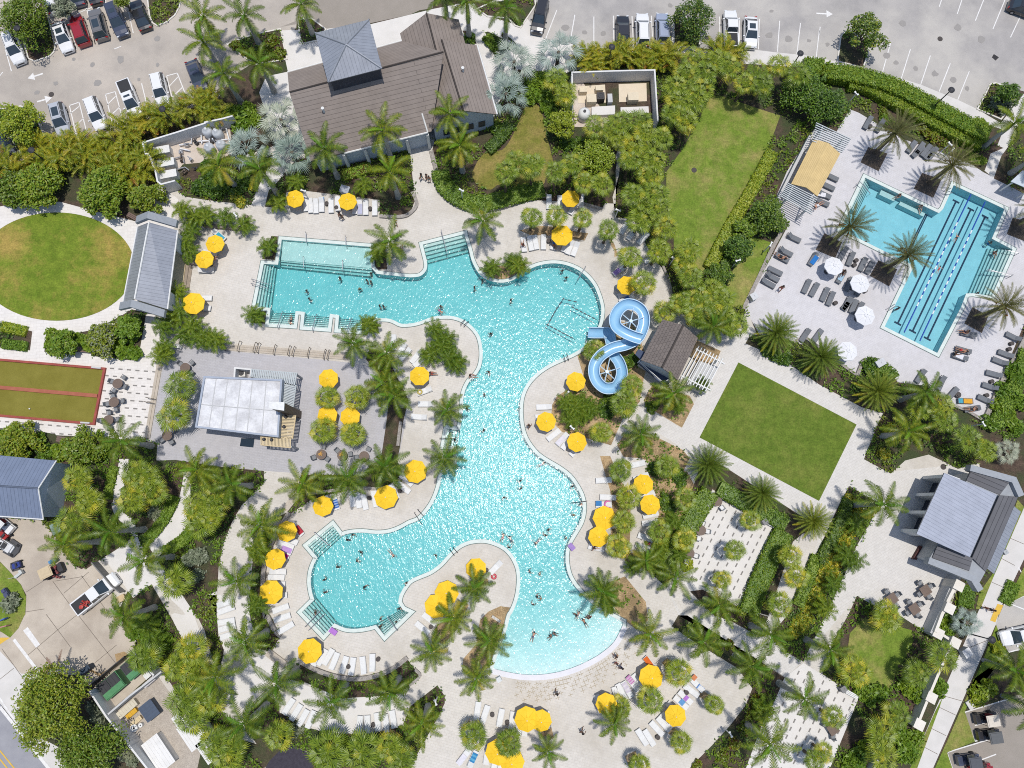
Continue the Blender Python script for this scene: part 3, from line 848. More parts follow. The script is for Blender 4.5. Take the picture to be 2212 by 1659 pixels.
# ---------------------------------------------------------------- POOL SHELLS
def in_px(q):
    return W2S((q[0], q[1], 0))
beach_w = P2(G(beach_px))
WL = -0.06
def depth_main(x, y):
    u, v = in_px((x, y))
    dd = min(math.hypot(x - q.x, y - q.y) for q in beach_w)
    d = 1.32
    if v > 1230 and u > 1040:
        d = min(d, 0.14 + dd * 0.10)
    return d
def depth_lap(x, y):
    return 1.35
def pool(poly, depth, name, wm, cell=0.6):
    xs = [q.x for q in poly]; ys = [q.y for q in poly]
    x0, x1, y0, y1 = min(xs) - 1.2, max(xs) + 1.2, min(ys) - 1.2, max(ys) + 1.2
    nx, ny = int((x1 - x0) / cell) + 1, int((y1 - y0) / cell) + 1
    mb = MB()
    vs = []
    for j in range(ny + 1):
        for i in range(nx + 1):
            x, y = x0 + i * cell, y0 + j * cell
            vs.append((x, y, WL - depth(x, y)))
    fs = []
    for j in range(ny):
        for i in range(nx):
            x, y = x0 + (i + .5) * cell, y0 + (j + .5) * cell
            a = j * (nx + 1) + i
            fs.append((a, a + 1, a + nx + 2, a + nx + 1))
    mb.idx(vs, fs)
    n = len(poly)
    out = offset(poly, 0.02, True)
    for k in range(n):
        a, b = out[k], out[(k + 1) % n]
        mb.face([(b.x, b.y, 0.0), (a.x, a.y, 0.0), (a.x, a.y, -1.6), (b.x, b.y, -1.6)])
    struct('pool_shell', mb, plaster_m)
    # water body
    wb = MB()
    wo = offset(poly, 0.10, True)
    wb.prism([(q.x, q.y) for q in wo], -1.7, WL)
    struct('water', wb, wm)
    # coping ring
    cb = MB()
    o1, o2, o3 = offset(poly, 0.42, True), offset(poly, 0.34, True), offset(poly, 0.50, True)
    for k in range(n):
        a, b = poly[k], poly[(k + 1) % n]
        c, d = o1[(k + 1) % n], o1[k]
        cb.face([(a.x, a.y, 0.062), (b.x, b.y, 0.062), (c.x, c.y, 0.062), (d.x, d.y, 0.062)])
        cb.face([(b.x, b.y, 0.062), (a.x, a.y, 0.062), (a.x, a.y, -0.04), (b.x, b.y, -0.04)])
        cb.face([(d.x, d.y, 0.062), (c.x, c.y, 0.062), (c.x, c.y, 0.0), (d.x, d.y, 0.0)])
    cb2 = MB()
    for k in range(n):
        a, b, c, d = o1[k], o1[(k + 1) % n], o3[(k + 1) % n], o3[k]
        cb2.face([(a.x, a.y, 0.046), (b.x, b.y, 0.046), (c.x, c.y, 0.046), (d.x, d.y, 0.046)])
    struct('pool_coping', cb, coping_m)
    struct('coping_joint', cb2, copdark_m)
pool(pool_c, depth_main, 'pool', water_m)
pool(lap_c, depth_lap, 'lap', lapwater_m)
br = MB(); bw2 = P2(G(beach_px)); bo, bi = offset(bw2, .62, False), offset(bw2, -.62, False)
bo = bo if bo[len(bo) // 2].y < bi[len(bi) // 2].y else bi
for k in range(len(bw2) - 1):
    q, w = [bw2[k], bw2[k + 1], bo[k + 1], bo[k]], []
    br.prism([(p.x, p.y) for p in q], -.1, .07)
struct('beach_kerb', br, M('beach_kerb', (0.66, 0.65, 0.68), .6, (0.60, 0.59, 0.62), 1))

def steps(name, A, B, C, D, n, z0, z1, label, side=None):
    """treads from edge AB (wall) to edge CD (deep end); dark nosing tile on every tread"""
    A, B, C, D = [P(*q) for q in (A, B, C, D)]
    mb = MB(); nb = MB()
    for k in range(n):
        t0, t1 = k / n, (k + 1) / n
        z = z0 + (z1 - z0) * k / max(1, n - 1)
        a, b = A.lerp(D, t0), B.lerp(C, t0)
        d, c = A.lerp(D, t1), B.lerp(C, t1)
        mb.prism([(q.x, q.y) for q in (a, b, c, d)], -1.5, z)
        e = (c - d).normalized(); nn = Vector((-e.y, e.x, 0))
        if nn.dot(a - d) < 0: nn = -nn
        nb.face([(q.x, q.y, z + 0.006) for q in (d, c, c + nn * 0.09, d + nn * 0.09)])
    thing(name, [('tread', mb.mesh('tread', steptile_m)), ('nosing', nb.mesh('nosing', nose_m))], label=label, cat='steps', group='entry steps of the pools')
def st(rc, s, n, z0, z1, label):
    q = T(rc, s)
    steps('pool_steps', q[0], q[1], q[2], q[3], n, z0, z1, label)
# kiddie shelf
shelf = MB(); shelf.prism([(q.x, q.y) for q in G(T('11', '833,932 1784,1010 1799,1225 812,1140'))], -1.5, -0.46)
thing('shallow_shelf', shelf.mesh('shallow_shelf', M('shelf_plaster', (0.52, 0.60, 0.58), 0.7, (0.45, 0.54, 0.53), 1, 0.06, 8)), whole=True, cat='pool shelf', label='pale rectangular wading shelf in the upper left arm of the free-form pool')
st('11', '1799,1218 808,1135 800,1205 1790,1310', 3, -0.6, -1.0, 'three underwater steps below the pale wading shelf')
st('11', '640,1195 548,1655 690,1659 750,1208', 5, -0.25, -1.1, 'dark edged steps along the straight left end of the free-form pool')
st('12', '590,872 146,986 190,1158 648,1035', 5, -0.2, -1.1, 'pool steps in the inlet facing the clubhouse walk')
st('21', '692,178 962,195 982,42 712,35', 6, -0.2, -1.1, 'left bay of underwater steps between the low pool piers')
st('21', '1065,210 1332,230 1352,85 1082,65', 6, -0.2, -1.1, 'middle bay of underwater steps between the two low pool piers')
st('21', '1438,240 1725,258 1740,120 1452,100', 6, -0.2, -1.1, 'right bay of underwater steps beside the second low pool pier')
st('31', '1110,915 1380,695 1470,812 1220,1040', 6, -0.2, -1.1, 'corner steps at the upper left of the lower pool lobe')
st('41', '1050,-25 1285,222 1400,95 1185,-159', 6, -0.2, -1.1, 'corner steps at the lower left of the lower pool lobe')
st('41', '1945,230 2205,-20 2135,-54 1850,112', 6, -0.2, -1.1, 'corner steps at the lower right of the lower pool lobe')
st('22', '372,1498 405,1312 540,1330 500,1500', 4, -0.2, -1.0, 'small set of pool steps notched into the left bank mid pool')
st('14', '497,265 345,580 450,620 590,315', 5, -0.2, -1.1, 'steps at the upper left end of the lap pool')
st('14', '2083,1040 1862,1538 1660,1508 1880,990', 7, -0.2, -1.2, 'wide seven line steps on the right side of the lap pool')
for s, l in (('690,375 850,450 830,500 670,425', 'submerged bench on the near upper wall of the lap pool shallow end'), ('900,500 1170,630 1150,665 880,535', 'longer submerged bench beside the notch of the lap pool')):
    q = T('14', s); b = MB(); b.prism([(w.x, w.y) for w in G(q)], -1.5, -0.5)
    thing('pool_bench', b.mesh('pool_bench', steptile_m), whole=True, cat='bench', label=l)
# lane lines and ropes
lm = MB()
for s in ('1480,515>850,1834', '1640,600>1010,1919', '1795,680>1170,1999'):
    q = T('14', s)[0]
    a, b = P(q[0], q[1], -1.35), P(q[2], q[3], -1.35)
    d = (b - a).normalized(); n = Vector((-d.y, d.x, 0))
    for c, e, w in ((a, b, .22),):
        lm.face([(c + n * w / 2)[:2] + (-1.39,), (c - n * w / 2)[:2] + (-1.39,), (e - n * w / 2)[:2] + (-1.39,), (e + n * w / 2)[:2] + (-1.39,)])
    for c in (a, b):
        lm.box((c.x, c.y, -1.39), (0.24, 0.95, 0.02), math.atan2(d.y, d.x))
for s in ('1235,610>1030,1030', '1218,605>1015,1020'):
    q = T('14', s)[0]; stripe(lm, q[:2], q[2:], 0.16, -1.385)
struct('lane_lines', lm, lane_m)
blue = M('blue_plastic', (0.01, 0.06, 0.36), 0.4); white_p = M('white_plastic', (0.75, 0.76, 0.78), 0.5)
for s, l in (('1640,440>920,1930', 'blue and white lane rope in the lap pool, the left one'), ('1795,520>1090,2020', 'blue and white lane rope in the lap pool, the right one')):
    q = T('14', s)[0]
    a, b = P(*q[:2]), P(*q[2:]); a.z = b.z = -0.04
    d = b - a; n = 38
    fb = MB()
    fb.striped([a + d * k / n for k in range(n + 1)], 0.085, [0 if (k < 8 or k > n - 8 or k % 2) else 1 for k in range(n)])
    thing('lane_rope', fb.mesh('lane_rope', [blue, white_p]), whole=True, label=l, cat='lane rope', group='lane ropes of the lap pool')
# dark float line round the slide landing
fl = MB()
for s in ('1790,-60 1660,-90 1590,10 1490,190', '1490,190 1790,350', '1760,0 2030,140'):
    q = [P(*w) for w in T('22', s)]
    for a, b in zip(q, q[1:]):
        a.z = b.z = -0.04
        fl.tube([a, b], 0.03, 4)
        m = max(2, int((b - a).length / 0.55))
        for k in range(m):
            c = a.lerp(b, k / m); c.z = -0.03
            fl.box(c, (0.34, 0.13, 0.12), math.atan2((b - a).y, (b - a).x))
thing('float_line', fl.mesh('float_line', M('dark_float', (0.03, 0.035, 0.05), 0.5)), whole=True, cat='float line', label='dark dashed float line fencing off the landing of the water slide')
# ================================================================ PLANTS
UP = Vector((0, 0, 1))
lf_royal = MLEAF('royal_leaf', [(0.065, 0.120, 0.006), (0.115, 0.185, 0.009), (0.18, 0.24, 0.014), (0.09, 0.15, 0.008), (0.25, 0.275, 0.025)])
lf_young = MLEAF('young_leaf', [(0.12, 0.27, 0.015), (0.17, 0.33, 0.022)])
lf_gold = MLEAF('golden_leaf', [(0.34, 0.33, 0.03), (0.42, 0.36, 0.035), (0.27, 0.30, 0.025)])
lf_brown = MLEAF('dry_leaf', [(0.24, 0.14, 0.06), (0.33, 0.22, 0.11)])
lf_sabal = MLEAF('sabal_leaf', [(0.09, 0.150, 0.007), (0.165, 0.245, 0.011), (0.26, 0.33, 0.02), (0.12, 0.19, 0.009)])
lf_sabal_y = MLEAF('sabal_yellow', [(0.40, 0.39, 0.025), (0.32, 0.36, 0.02), (0.48, 0.41, 0.035)])
lf_date = MLEAF('date_leaf', [(0.11, 0.12, 0.035), (0.17, 0.175, 0.06), (0.23, 0.22, 0.085), (0.13, 0.14, 0.04)], spec=0.35)
lf_sylv = MLEAF('sylvester_leaf', [(0.10, 0.165, 0.015), (0.16, 0.23, 0.025), (0.24, 0.28, 0.04), (0.12, 0.19, 0.018)])
lf_bism = MLEAF('bismarck_leaf', [(0.24, 0.31, 0.27), (0.36, 0.43, 0.385), (0.17, 0.23, 0.19), (0.44, 0.49, 0.44)], rough=0.6, trans=0.12)
lf_adon = MLEAF('adonidia_leaf', [(0.07, 0.135, 0.007), (0.13, 0.21, 0.012), (0.20, 0.265, 0.022)])
lf_areca = MLEAF('areca_leaf', [(0.12, 0.19, 0.008), (0.24, 0.29, 0.014), (0.38, 0.36, 0.022), (0.19, 0.24, 0.011)])
lf_bush = MLEAF('shrub_leaf', [(0.085, 0.175, 0.009), (0.135, 0.24, 0.014), (0.205, 0.31, 0.024), (0.105, 0.195, 0.01)], rough=0.5)
lf_dark = MLEAF('dark_leaf', [(0.040, 0.095, 0.010), (0.07, 0.14, 0.016), (0.10, 0.18, 0.024)], rough=0.5)
lf_bright = MLEAF('bright_leaf', [(0.18, 0.27, 0.012), (0.25, 0.33, 0.02), (0.32, 0.37, 0.03)])
lf_olive = MLEAF('olive_leaf', [(0.115, 0.175, 0.009), (0.18, 0.245, 0.015), (0.26, 0.31, 0.028), (0.09, 0.14, 0.008)])
lf_silver = MLEAF('silver_leaf', [(0.20, 0.235, 0.15), (0.28, 0.31, 0.21), (0.15, 0.19, 0.11)])
lf_croton = MLEAF('croton_leaf', [(0.52, 0.45, 0.025), (0.42, 0.39, 0.03), (0.16, 0.20, 0.02), (0.58, 0.50, 0.05)])
lf_red = MLEAF('red_leaf', [(0.16, 0.035, 0.02), (0.10, 0.03, 0.02), (0.09, 0.09, 0.02)])
bark_grey = M('royal_bark', (0.30, 0.295, 0.265), 0.85, (0.40, 0.39, 0.355), 2.0, 0.12, 14)
bark_brown = M('palm_bark', (0.085, 0.062, 0.042), 0.95, (0.15, 0.115, 0.08), 4.0, 0.4, 11, 0.8)
bark_shaft = M('crownshaft', (0.12, 0.22, 0.05), 0.5, (0.17, 0.27, 0.08), 2)
wood_bark = M('tree_bark', (0.13, 0.10, 0.075), 0.95, (0.20, 0.165, 0.125), 3, 0.3, 12)
fruit_m = M('date_fruit', (0.42, 0.18, 0.02), 0.7, (0.30, 0.14, 0.02), 4)

def frond(mb, o, az, el, L, droop, nl, wid, rng, vee=0.25, fwd=0.55, lw=0.75, base=0.10, rach=0.035):
    """feather leaf: arched rib with two rows of narrow leaflets"""
    d = Vector((math.cos(az), math.sin(az), 0))
    side = Vector((-d.y, d.x, 0))
    tw = rng.uniform(-0.25, 0.25)
    pts = [Vector(o)]
    N = nl
    for k in range(N):
        a = el - droop * ((k + 1) / N) ** 1.25
        pts.append(pts[-1] + (d * math.cos(a) + UP * math.sin(a)) * (L / N))
    for k in range(N):
        t = (k + 0.5) / N
        p, q = pts[k], pts[k + 1]
        tan_ = (q - p).normalized()
        nrm = side.cross(tan_).normalized()
        if nrm.z < 0: nrm = -nrm
        w0 = rach * (1 - t) + 0.008
        mb.face([p + side * w0, p - side * w0, q - side * w0, q + side * w0])
        if t < base:
            continue
        prof = math.sin(math.pi * min(1, (t - base) / (1 - base) * 0.80 + 0.17)) ** 0.7
        ll = wid * prof * rng.uniform(0.85, 1.1)
        for sg in (-1, 1):
            s2 = (side * sg * math.cos(tw) + nrm * math.sin(tw) * sg)
            dirv = (s2 + tan_ * fwd + nrm * (vee + rng.uniform(-.15, .15))).normalized()
            hw = (L / N) * lw * 0.5
            m = p.lerp(q, 0.5)
            tip = m + dirv * ll - UP * ll * 0.18
            mid = m + dirv * ll * 0.55 + tan_ * hw * .4
            mb.idx([m - tan_ * hw, m + tan_ * hw, mid + tan_ * hw * .7, tip, mid - tan_ * hw * .7], [(0, 1, 2, 3, 4)])

def fan(mb, o, az, el, pet, L, n, rng, droop=0.35, spread=2.3):
    """fan leaf: stalk and a ring of pointed blades"""
    d = Vector((math.cos(az) * math.cos(el), math.sin(az) * math.cos(el), math.sin(el)))
    h = Vector((-math.sin(az), math.cos(az), 0))
    nrm = d.cross(h).normalized()
    if nrm.z < 0: nrm = -nrm
    e = Vector(o) + d * pet - UP * pet * 0.06
    mb.face([Vector(o) + h * .03, Vector(o) - h * .03, e - h * .02, e + h * .02])
    d2 = (d - UP * droop * 0.5).normalized()
    for k in range(n):
        a = (k / (n - 1) - 0.5) * spread
        v = (d2 * math.cos(a) + h * math.sin(a)).normalized()
        p = nrm.cross(v).normalized()
        l = L * (1 - 0.28 * abs(a) / (spread / 2)) * rng.uniform(0.9, 1.05)
        w = l * math.sin(spread / n / 2) * 0.80
        m = e + v * l * 0.55 + nrm * 0.04 * (1 if k % 2 else -1)
        tip = e + v * l - UP * l * droop * rng.uniform(0.35, 0.8)
        mb.idx([e, m + p * w * 0.62, tip, m - p * w * 0.62], [(0, 1, 2, 3)])

def crown_mesh(name, fn, mats, seed):
    mb = MB(); rng = random.Random(seed)
    fn(mb, rng)
    return mb.mesh(name, mats)

def royal_crown(k):
    def f(mb, rng):
        n = rng.choice((12, 13, 14)); a0 = rng.uniform(0, 6)
        for i in range(n):
            t = i / n
            az = a0 + i * 2.399
            el = R(64 - 84 * t + rng.uniform(-9, 9))
            mb.mi = 0
            if t > 0.88 and rng.random() < 0.45: mb.mi = 2
            frond(mb, (0, 0, 0.1), az, el, rng.uniform(2.75, 3.45), R(rng.uniform(55, 85)), 26, 0.66, rng, vee=0.12, lw=0.9)
        mb.mi = 1
        frond(mb, (0, 0, 0.1), rng.uniform(0, 6), R(76), 2.3, R(35), 20, 0.32, rng, vee=0.5, lw=.8)
        frond(mb, (0, 0, 0.1), rng.uniform(0, 6), R(66), 2.1, R(55), 20, 0.4, rng, vee=0.4, lw=.8)
    return crown_mesh('crown', f, [lf_royal, lf_young, lf_gold], k)

def sabal_crown(k, yellow=0.12):
    def f(mb, rng):
        n = 34; a0 = rng.uniform(0, 6)
        for i in range(n):
            t = i / n
            az = a0 + i * 2.399
            el = R(50 - 80 * t ** 0.9 + rng.uniform(-9, 9))
            mb.mi = 1 if rng.random() < yellow * (0.2 + 2.4 * t * t) else 0
            if t > .94 and rng.random() < .4: mb.mi = 2
            young = t < .22
            fan(mb, (0, 0, 0.0), az, el, rng.uniform(0.12, 0.4) if young else rng.uniform(0.65, 1.05), rng.uniform(0.7, 0.85) if young else rng.uniform(0.85, 1.15), 12, rng, droop=0.9 if young else 0.35)
    return crown_mesh('crown', f, [lf_sabal, lf_sabal_y, lf_brown], 100 + k)

def date_crown(k):
    def f(mb, rng):
        n = 46; a0 = rng.uniform(0, 6)
        for i in range(n):
            t = i / n
            mb.mi = 0
            frond(mb, (0, 0, 0.15), a0 + i * 2.399, R(80 - 108 * t + rng.uniform(-6, 6)), rng.uniform(2.9, 3.5), R(rng.uniform(22, 45)), 22, 0.46, rng, vee=0.45, fwd=1.1, lw=.62, base=.16)
        mb.mi = 1
        for i in range(7):
            a = rng.uniform(0, 6.28); r = rng.uniform(.7, 1.2)
            c = Vector((math.cos(a) * r, math.sin(a) * r, -0.1))
            mb.tube([Vector((0, 0, .1)), c * 0.6 + UP * .35, c], 0.04, 4)
            for q in range(9):
                b = c + Vector((rng.uniform(-.22, .22), rng.uniform(-.22, .22), rng.uniform(-.35, .05)))
                mb.tube([c, b], [0.05, 0.025], 3)
    return crown_mesh('crown', f, [lf_date, fruit_m], 200 + k)

def sylv_crown(k):
    def f(mb, rng):
        n = 64; a0 = rng.uniform(0, 6)
        for i in range(n):
            t = i / n
            mb.mi = 1 if t > .78 and rng.random() < .4 else 0
            frond(mb, (0, 0, 0.1), a0 + i * 2.399, R(82 - 92 * t + rng.uniform(-5, 5)), rng.uniform(2.6, 3.1), R(rng.uniform(25, 45)), 20, 0.42, rng, vee=0.4, fwd=1.0, lw=.62, base=.14)
    return crown_mesh('crown', f, [lf_sylv, lf_sabal_y], 300 + k)

def bism_crown(k):
    def f(mb, rng):
        n = 19; a0 = rng.uniform(0, 6)
        for i in range(n):
            t = i / n
            fan(mb, (0, 0, 0), a0 + i * 2.399, R(55 - 78 * t + rng.uniform(-6, 6)), rng.uniform(.5, .9) if t < .3 else rng.uniform(1.2, 1.7), rng.uniform(1.35, 1.7), 15, rng, droop=0.3, spread=2.2)
    return crown_mesh('crown', f, [lf_bism], 400 + k)

def adon_crown(k):
    def f(mb, rng):
        for s in range(3):
            a = s * 2.1 + rng.uniform(-.3, .3)
            c = Vector((math.cos(a) * 0.35, math.sin(a) * 0.35, rng.uniform(-.5, .4)))
            a0 = rng.uniform(0, 6)
            for i in range(8):
                frond(mb, c, a0 + i * 2.399, R(60 - 60 * i / 8), rng.uniform(1.25, 1.6), R(rng.uniform(70, 100)), 11, 0.42, rng, vee=0.45, lw=.8)
    return crown_mesh('crown', f, [lf_adon], 500 + k)

def areca_clump(k):
    def f(mb, rng):
        for i in range(30):
            a = rng.uniform(0, 6.28); r = rng.uniform(0, .9)
            z = rng.uniform(.6, 1.7)
            mb.mi = rng.choices((0, 1, 2), (66, 30, 4))[0]
            frond(mb, (math.cos(a) * r, math.sin(a) * r, z), a + rng.uniform(-.6, .6), R(rng.uniform(35, 80)), rng.uniform(1.5, 2.3), R(rng.uniform(60, 110)), 13, 0.46, rng, vee=0.4, lw=.72)
        mb.mi = 2
        for i in range(7):
            a = rng.uniform(0, 6.28); r = rng.uniform(.2, .8)
            mb.tube([(math.cos(a) * r, math.sin(a) * r, 0), (math.cos(a) * r, math.sin(a) * r, 1.5)], .05, 4)
    return crown_mesh('areca_palm', f, [lf_areca, lf_gold, MLEAF('orange_leaf', [(0.42, 0.22, 0.03), (0.34, 0.2, 0.04)])], 600 + k)

def leafq(mb, c, s, rng, up=0.5):
    n = Vector((rng.gauss(0, 1), rng.gauss(0, 1), rng.gauss(0, 1) + up * 2)).normalized()
    a = n.cross(Vector((rng.gauss(0, 1), rng.gauss(0, 1), rng.gauss(0, 1)))).normalized()
    b = n.cross(a)
    l, w = s * rng.uniform(.75, 1.25), s * 0.5
    mb.idx([c - a * l, c + b * w, c + a * l, c - b * w], [(0, 1, 2, 3)])

def bush_mesh(name, mats, seed, n=520, leaf=0.17, lumps=9, flat=0.75):
    """unit-radius shrub: lumps of leaves round a twiggy middle"""
    mb = MB(); rng = random.Random(seed)
    cs = []
    for i in range(lumps):
        a = i * 2.399; t = (i + .5) / lumps
        r = 0.62 * math.sqrt(t)
        cs.append((Vector((math.cos(a) * r, math.sin(a) * r, flat * (0.62 - 0.35 * t) + rng.uniform(-.12, .15))), rng.uniform(.28, .46)))
    for i in range(n):
        c, r = rng.choice(cs)
        d = Vector((rng.gauss(0, 1), rng.gauss(0, 1), rng.gauss(0, 1))).normalized()
        if d.z < -.3: d.z = -d.z * .5
        p = c + d * r * rng.uniform(.55, 1.08)
        if p.z < 0.03: p.z = rng.uniform(.03, .3)
        mb.mi = 1 if len(mats) > 1 and rng.random() < .22 else 0
        leafq(mb, p, leaf, rng)
    return mb.mesh(name, mats)

def trunk_mesh(prof, mat, n=9, bend=0.0):
    mb = MB()
    mb.tube([(bend * (z / prof[-1][1]) ** 2, 0, z) for r, z in prof], [r for r, z in prof], n)
    return mb.mesh('trunk', mat, True)

tr_royal = trunk_mesh([(.42, 0), (.40, .5), (.31, 1.6), (.27, 3.2), (.25, 5.0), (.22, 6.0)], bark_grey)
tr_shaft = trunk_mesh([(.21, 0), (.19, .6), (.12, 1.25), (.06, 1.5)], bark_shaft)
tr_sabal = trunk_mesh([(.20, 0), (.16, .4), (.15, 1), (.16, .999 * 1.4)], bark_brown)
tr_date = trunk_mesh([(.36, 0), (.28, .4), (.26, 2), (.27, 3.2), (.36, 3.9), (.30, 4.3)], bark_brown)
tr_thin = trunk_mesh([(.07, 0), (.06, 1)], bark_grey, 6)

ROY = [royal_crown(k) for k in range(6)]
SAB = [sabal_crown(k, (0.06, 0.12, 0.3, 0.1, 0.5)[k]) for k in range(5)]
DAT = [date_crown(k) for k in range(3)]
SYL = [sylv_crown(k) for k in range(3)]
BIS = [bism_crown(k) for k in range(3)]
ADO = [adon_crown(k) for k in range(4)]
ARE = [areca_clump(k) for k in range(4)]
prng = random.Random(11)

def stand(name, u, v, h, crown, trunks, look, group, sc=1.0, hz=1.0):
    """palm whose crown centre is seen at (u, v), h metres up; trunk goes straight down to its foot"""
    q = P(u, v, h)
    e = bpy.data.objects.new(name, None); COL.objects.link(e)
    e.location = (q.x, q.y, 0); e.rotation_euler = (0, 0, prng.uniform(0, 6.28))
    e['category'] = 'palm tree'; e['group'] = group
    for nm, me, z0, sz, sx in trunks:
        o = link(nm, me, e); o.location = (0, 0, z0); o.scale = (sx, sx, sz)
    o = link('crown', crown, e); o.location = (0, 0, h - 0.1); o.scale = (sc, sc, sc * hz)
    RECS.append((e, name, look, (u, v)))
    return e

def royals(rc, s, sc=1.0):
    for u, v, h in T(rc, s):
        look = 'tall royal palm' if h > 7 else ('royal palm' if h > 5.5 else 'young royal palm')
        stand('royal_palm', u, v, h, ROY[prng.randrange(6)], [('trunk', tr_royal, 0, max(.2, (h - 1.2) / 6.0), 1.0), ('crownshaft', tr_shaft, h - 1.3, 1.0, 1.0)],
              look + ' with grey trunk and feathery fronds', 'royal palms', sc * prng.uniform(.93, 1.07))
royals('00', '2200,180,5.6')
royals('01', '430,170,5.6 200,800,6.4 590,690,6.2 1040,50,5.9 1290,1610,7.6 1920,1410,7.6 -20,450,5.8')
royals('02', '620,20,7.2 1040,90,6.9 380,-40,6.5 430,1230,7.0 540,1570,7.0')
royals('11', '150,130,5.8 600,170,6.8 2000,190,7.4 2000,950,4.8')
royals('12', '790,730,4.8')
royals('21', '1610,390,6.2 1960,500,6.8 2040,960,7.2 1930,820,6.5', 0.95)
royals('22', '400,1110,5.0 380,1620,5.0', 0.9)
royals('31', '1950,60,7.0 1540,180,7.0 1050,250,6.6 600,690,7.0 340,1300,6.6 290,250,6.6')
royals('30', '2130,90,6.4 700,900,7.6 1190,760,7.8 1550,1080,7.4')
royals('20', '1310,1440,7.2')
royals('40', '1340,20,7.2')
royals('41', '440,300,7.6 110,680,7.2 780,750,7.8 1360,950,8.0 420,1180,7.8 2000,850,7.2')
royals('42', '130,1180,7.4 860,290,5.6 730,690,5.6 240,400,5.4 470,40,5.4', 0.9)
royals('32', '700,1370,4.8 2090,1410,5.0', 0.9)
royals('42', '1500,1480,4.2', 0.72)
royals('43', '390,210,5.2 960,290,5.6 1490,560,6.0 1690,220,6.6 2050,910,7.2 1680,1400,7.4')
royals('43', '0,1180,4.6', 0.75)
royals('33', '660,1260,5.0 1130,1560,5.6', 0.92)
royals('33', '340,1080,4.6', 0.8)
royals('34', '690,470,7.0')
royals('44', '120,380,6.6')
royals('24', '1150,920,5.6 960,1340,5.8')
royals('23', '1070,210,5.6 640,930,5.0 290,1370,4.6', 0.9)
royals('04', '2110,1330,6.0')
royals('14', '2420,-20,6.0')
def coconuts(rc, s):
    for u, v, h in T(rc, s):
        stand('coconut_palm', u, v, h, ROY[5], [('trunk', tr_royal, 0, (h - .4) / 6.0, .6)], 'leaning coconut palm with yellowing arched fronds', 'coconut palms', 1.05)
coconuts('44', '2120,600,5.5 2300,1000,5.0')

def sabals(rc, s, sc=1.0, yl=None):
    for u, v, h in T(rc, s):
        k = prng.randrange(5) if yl is None else yl
        look = ('yellowing sabal palm' if k in (2, 4) else ('short sabal palm' if h < 3.6 else 'green sabal palm')) + ' with a round head of fan leaves'
        stand('sabal_palm', u, v, h, SAB[k], [('trunk', tr_sabal, 0, (h - .1) / 1.4, 1.0)], look, 'sabal palms', sc * prng.uniform(.90, 1.08))
sabals('12', '1320,680,4.4 1590,660,4.6 1870,690,4.4 2150,820,4.6', 0.88)
sabals('12', '1040,190,6.6,  1330,120,6.2 1590,190,6.0 1760,110,5.8 1880,300,5.2 2080,320,5.0 1150,80,5.6'.replace(',  ', ' '), 0.98)
sabals('02', '1690,1010,4.5 1580,850,4.2 2020,1360,4.5 2190,1420,4.4', 0.95)
sabals('03', '60,1330,4.6 270,1310,4.6 520,1480,4.8 330,1440,4.8 200,1590,4.8 770,800,4.6 990,790,4.6 1240,720,4.4 1420,890,4.4 1610,910,4.4 1780,700,4.6 1990,800,4.4 660,940,4.6 930,980,4.6 700,1090,4.8 870,1070,4.8 640,1220,4.8 780,1290,4.8 860,620,4.4 1110,650,4.2 1550,760,4.2', 1.02)
sabals('13', '180,70,5.0 430,80,5.2 390,240,5.0 210,440,5.4 450,440,5.2 490,590,5.2 290,700,5.0 560,800,5.4 490,1050,5.0 170,1110,4.4 320,1390,4.2 820,1040,4.6 760,1180,4.4 830,1320,4.8 900,1570,4.6 1170,1580,4.6 1060,1480,4.2', 1.02)
sabals('13', '1010,1640,4.6 720,1600,4.4', 0.95)
sabals('23', '540,50,3.4 900,70,4.8 1010,110,4.6 1200,130,4.6 1310,190,4.4 1120,40,4.4 190,850,4.6 110,1040,4.4', 1.0)
sabals('22', '2070,1350,4.0 1990,460,2.6', 0.9)
sabals('33', '70,100,3.6 580,60,3.8 160,390,3.6 110,660,3.6 490,760,4.0 50,920,3.8', 0.92)
sabals('33', '770,410,3.6 760,850,4.0', 0.85, 4)
sabals('33', '1480,650,3.2 1310,970,4.2 1170,1280,3.0', 0.74)
sabals('33', '1910,1030,4.0 1980,1260,3.6 1790,1550,4.2', 0.88)
sabals('43', '700,630,4.0 390,930,3.6 60,1010,2.0', 0.92)
sabals('43', '1090,980,3.2 730,1390,3.4 280,1640,3.6 2180,1580,3.4', 0.8)
sabals('42', '690,1320,3.8 1070,1390,3.0', 0.92)
sabals('44', '740,70,3.8 1340,460,5.4 1070,640,4.0 400,610,4.8 840,1090,4.2 690,1290,4.4 700,1520,4.4', 1.05)
sabals('44', '160,1120,3.6 60,1500,3.2', 0.8, 4)
sabals('34', '730,1640,3.6', .95, 2)
sabals('24', '1370,1210,4.2 1620,1420,4.6 1800,1540,4.2 1330,1060,4.2 1090,1090,4.4', 0.98)
sabals('20', '1940,840,3.6 1860,1150,4.2', 1.15)
sabals('21', '1320,970,3.0 1640,970,3.0 1270,1330,3.0 1590,1370,3.2', 0.95)
sabals('30', '820,190,5.0 960,430,5.0 1450,130,4.6 1420,420,4.4 1640,340,4.4 780,640,4.6 1880,1310,4.4 1560,200,4.4 2120,480,4.8 2150,660,4.6', 1.12)
sabals('31', '60,600,4.8 110,420,4.6 10,180,4.4', 1.0)
sabals('40', '1560,470,4.0 2060,380,4.6 1970,920,4.6 2060,1130,4.2 2110,640,4.4 1910,560,4.0 2150,880,4.2', 1.08)
sabals('41', '240,1500,4.0 1320,1480,4.0 1690,1490,4.0', 1.3, 0)
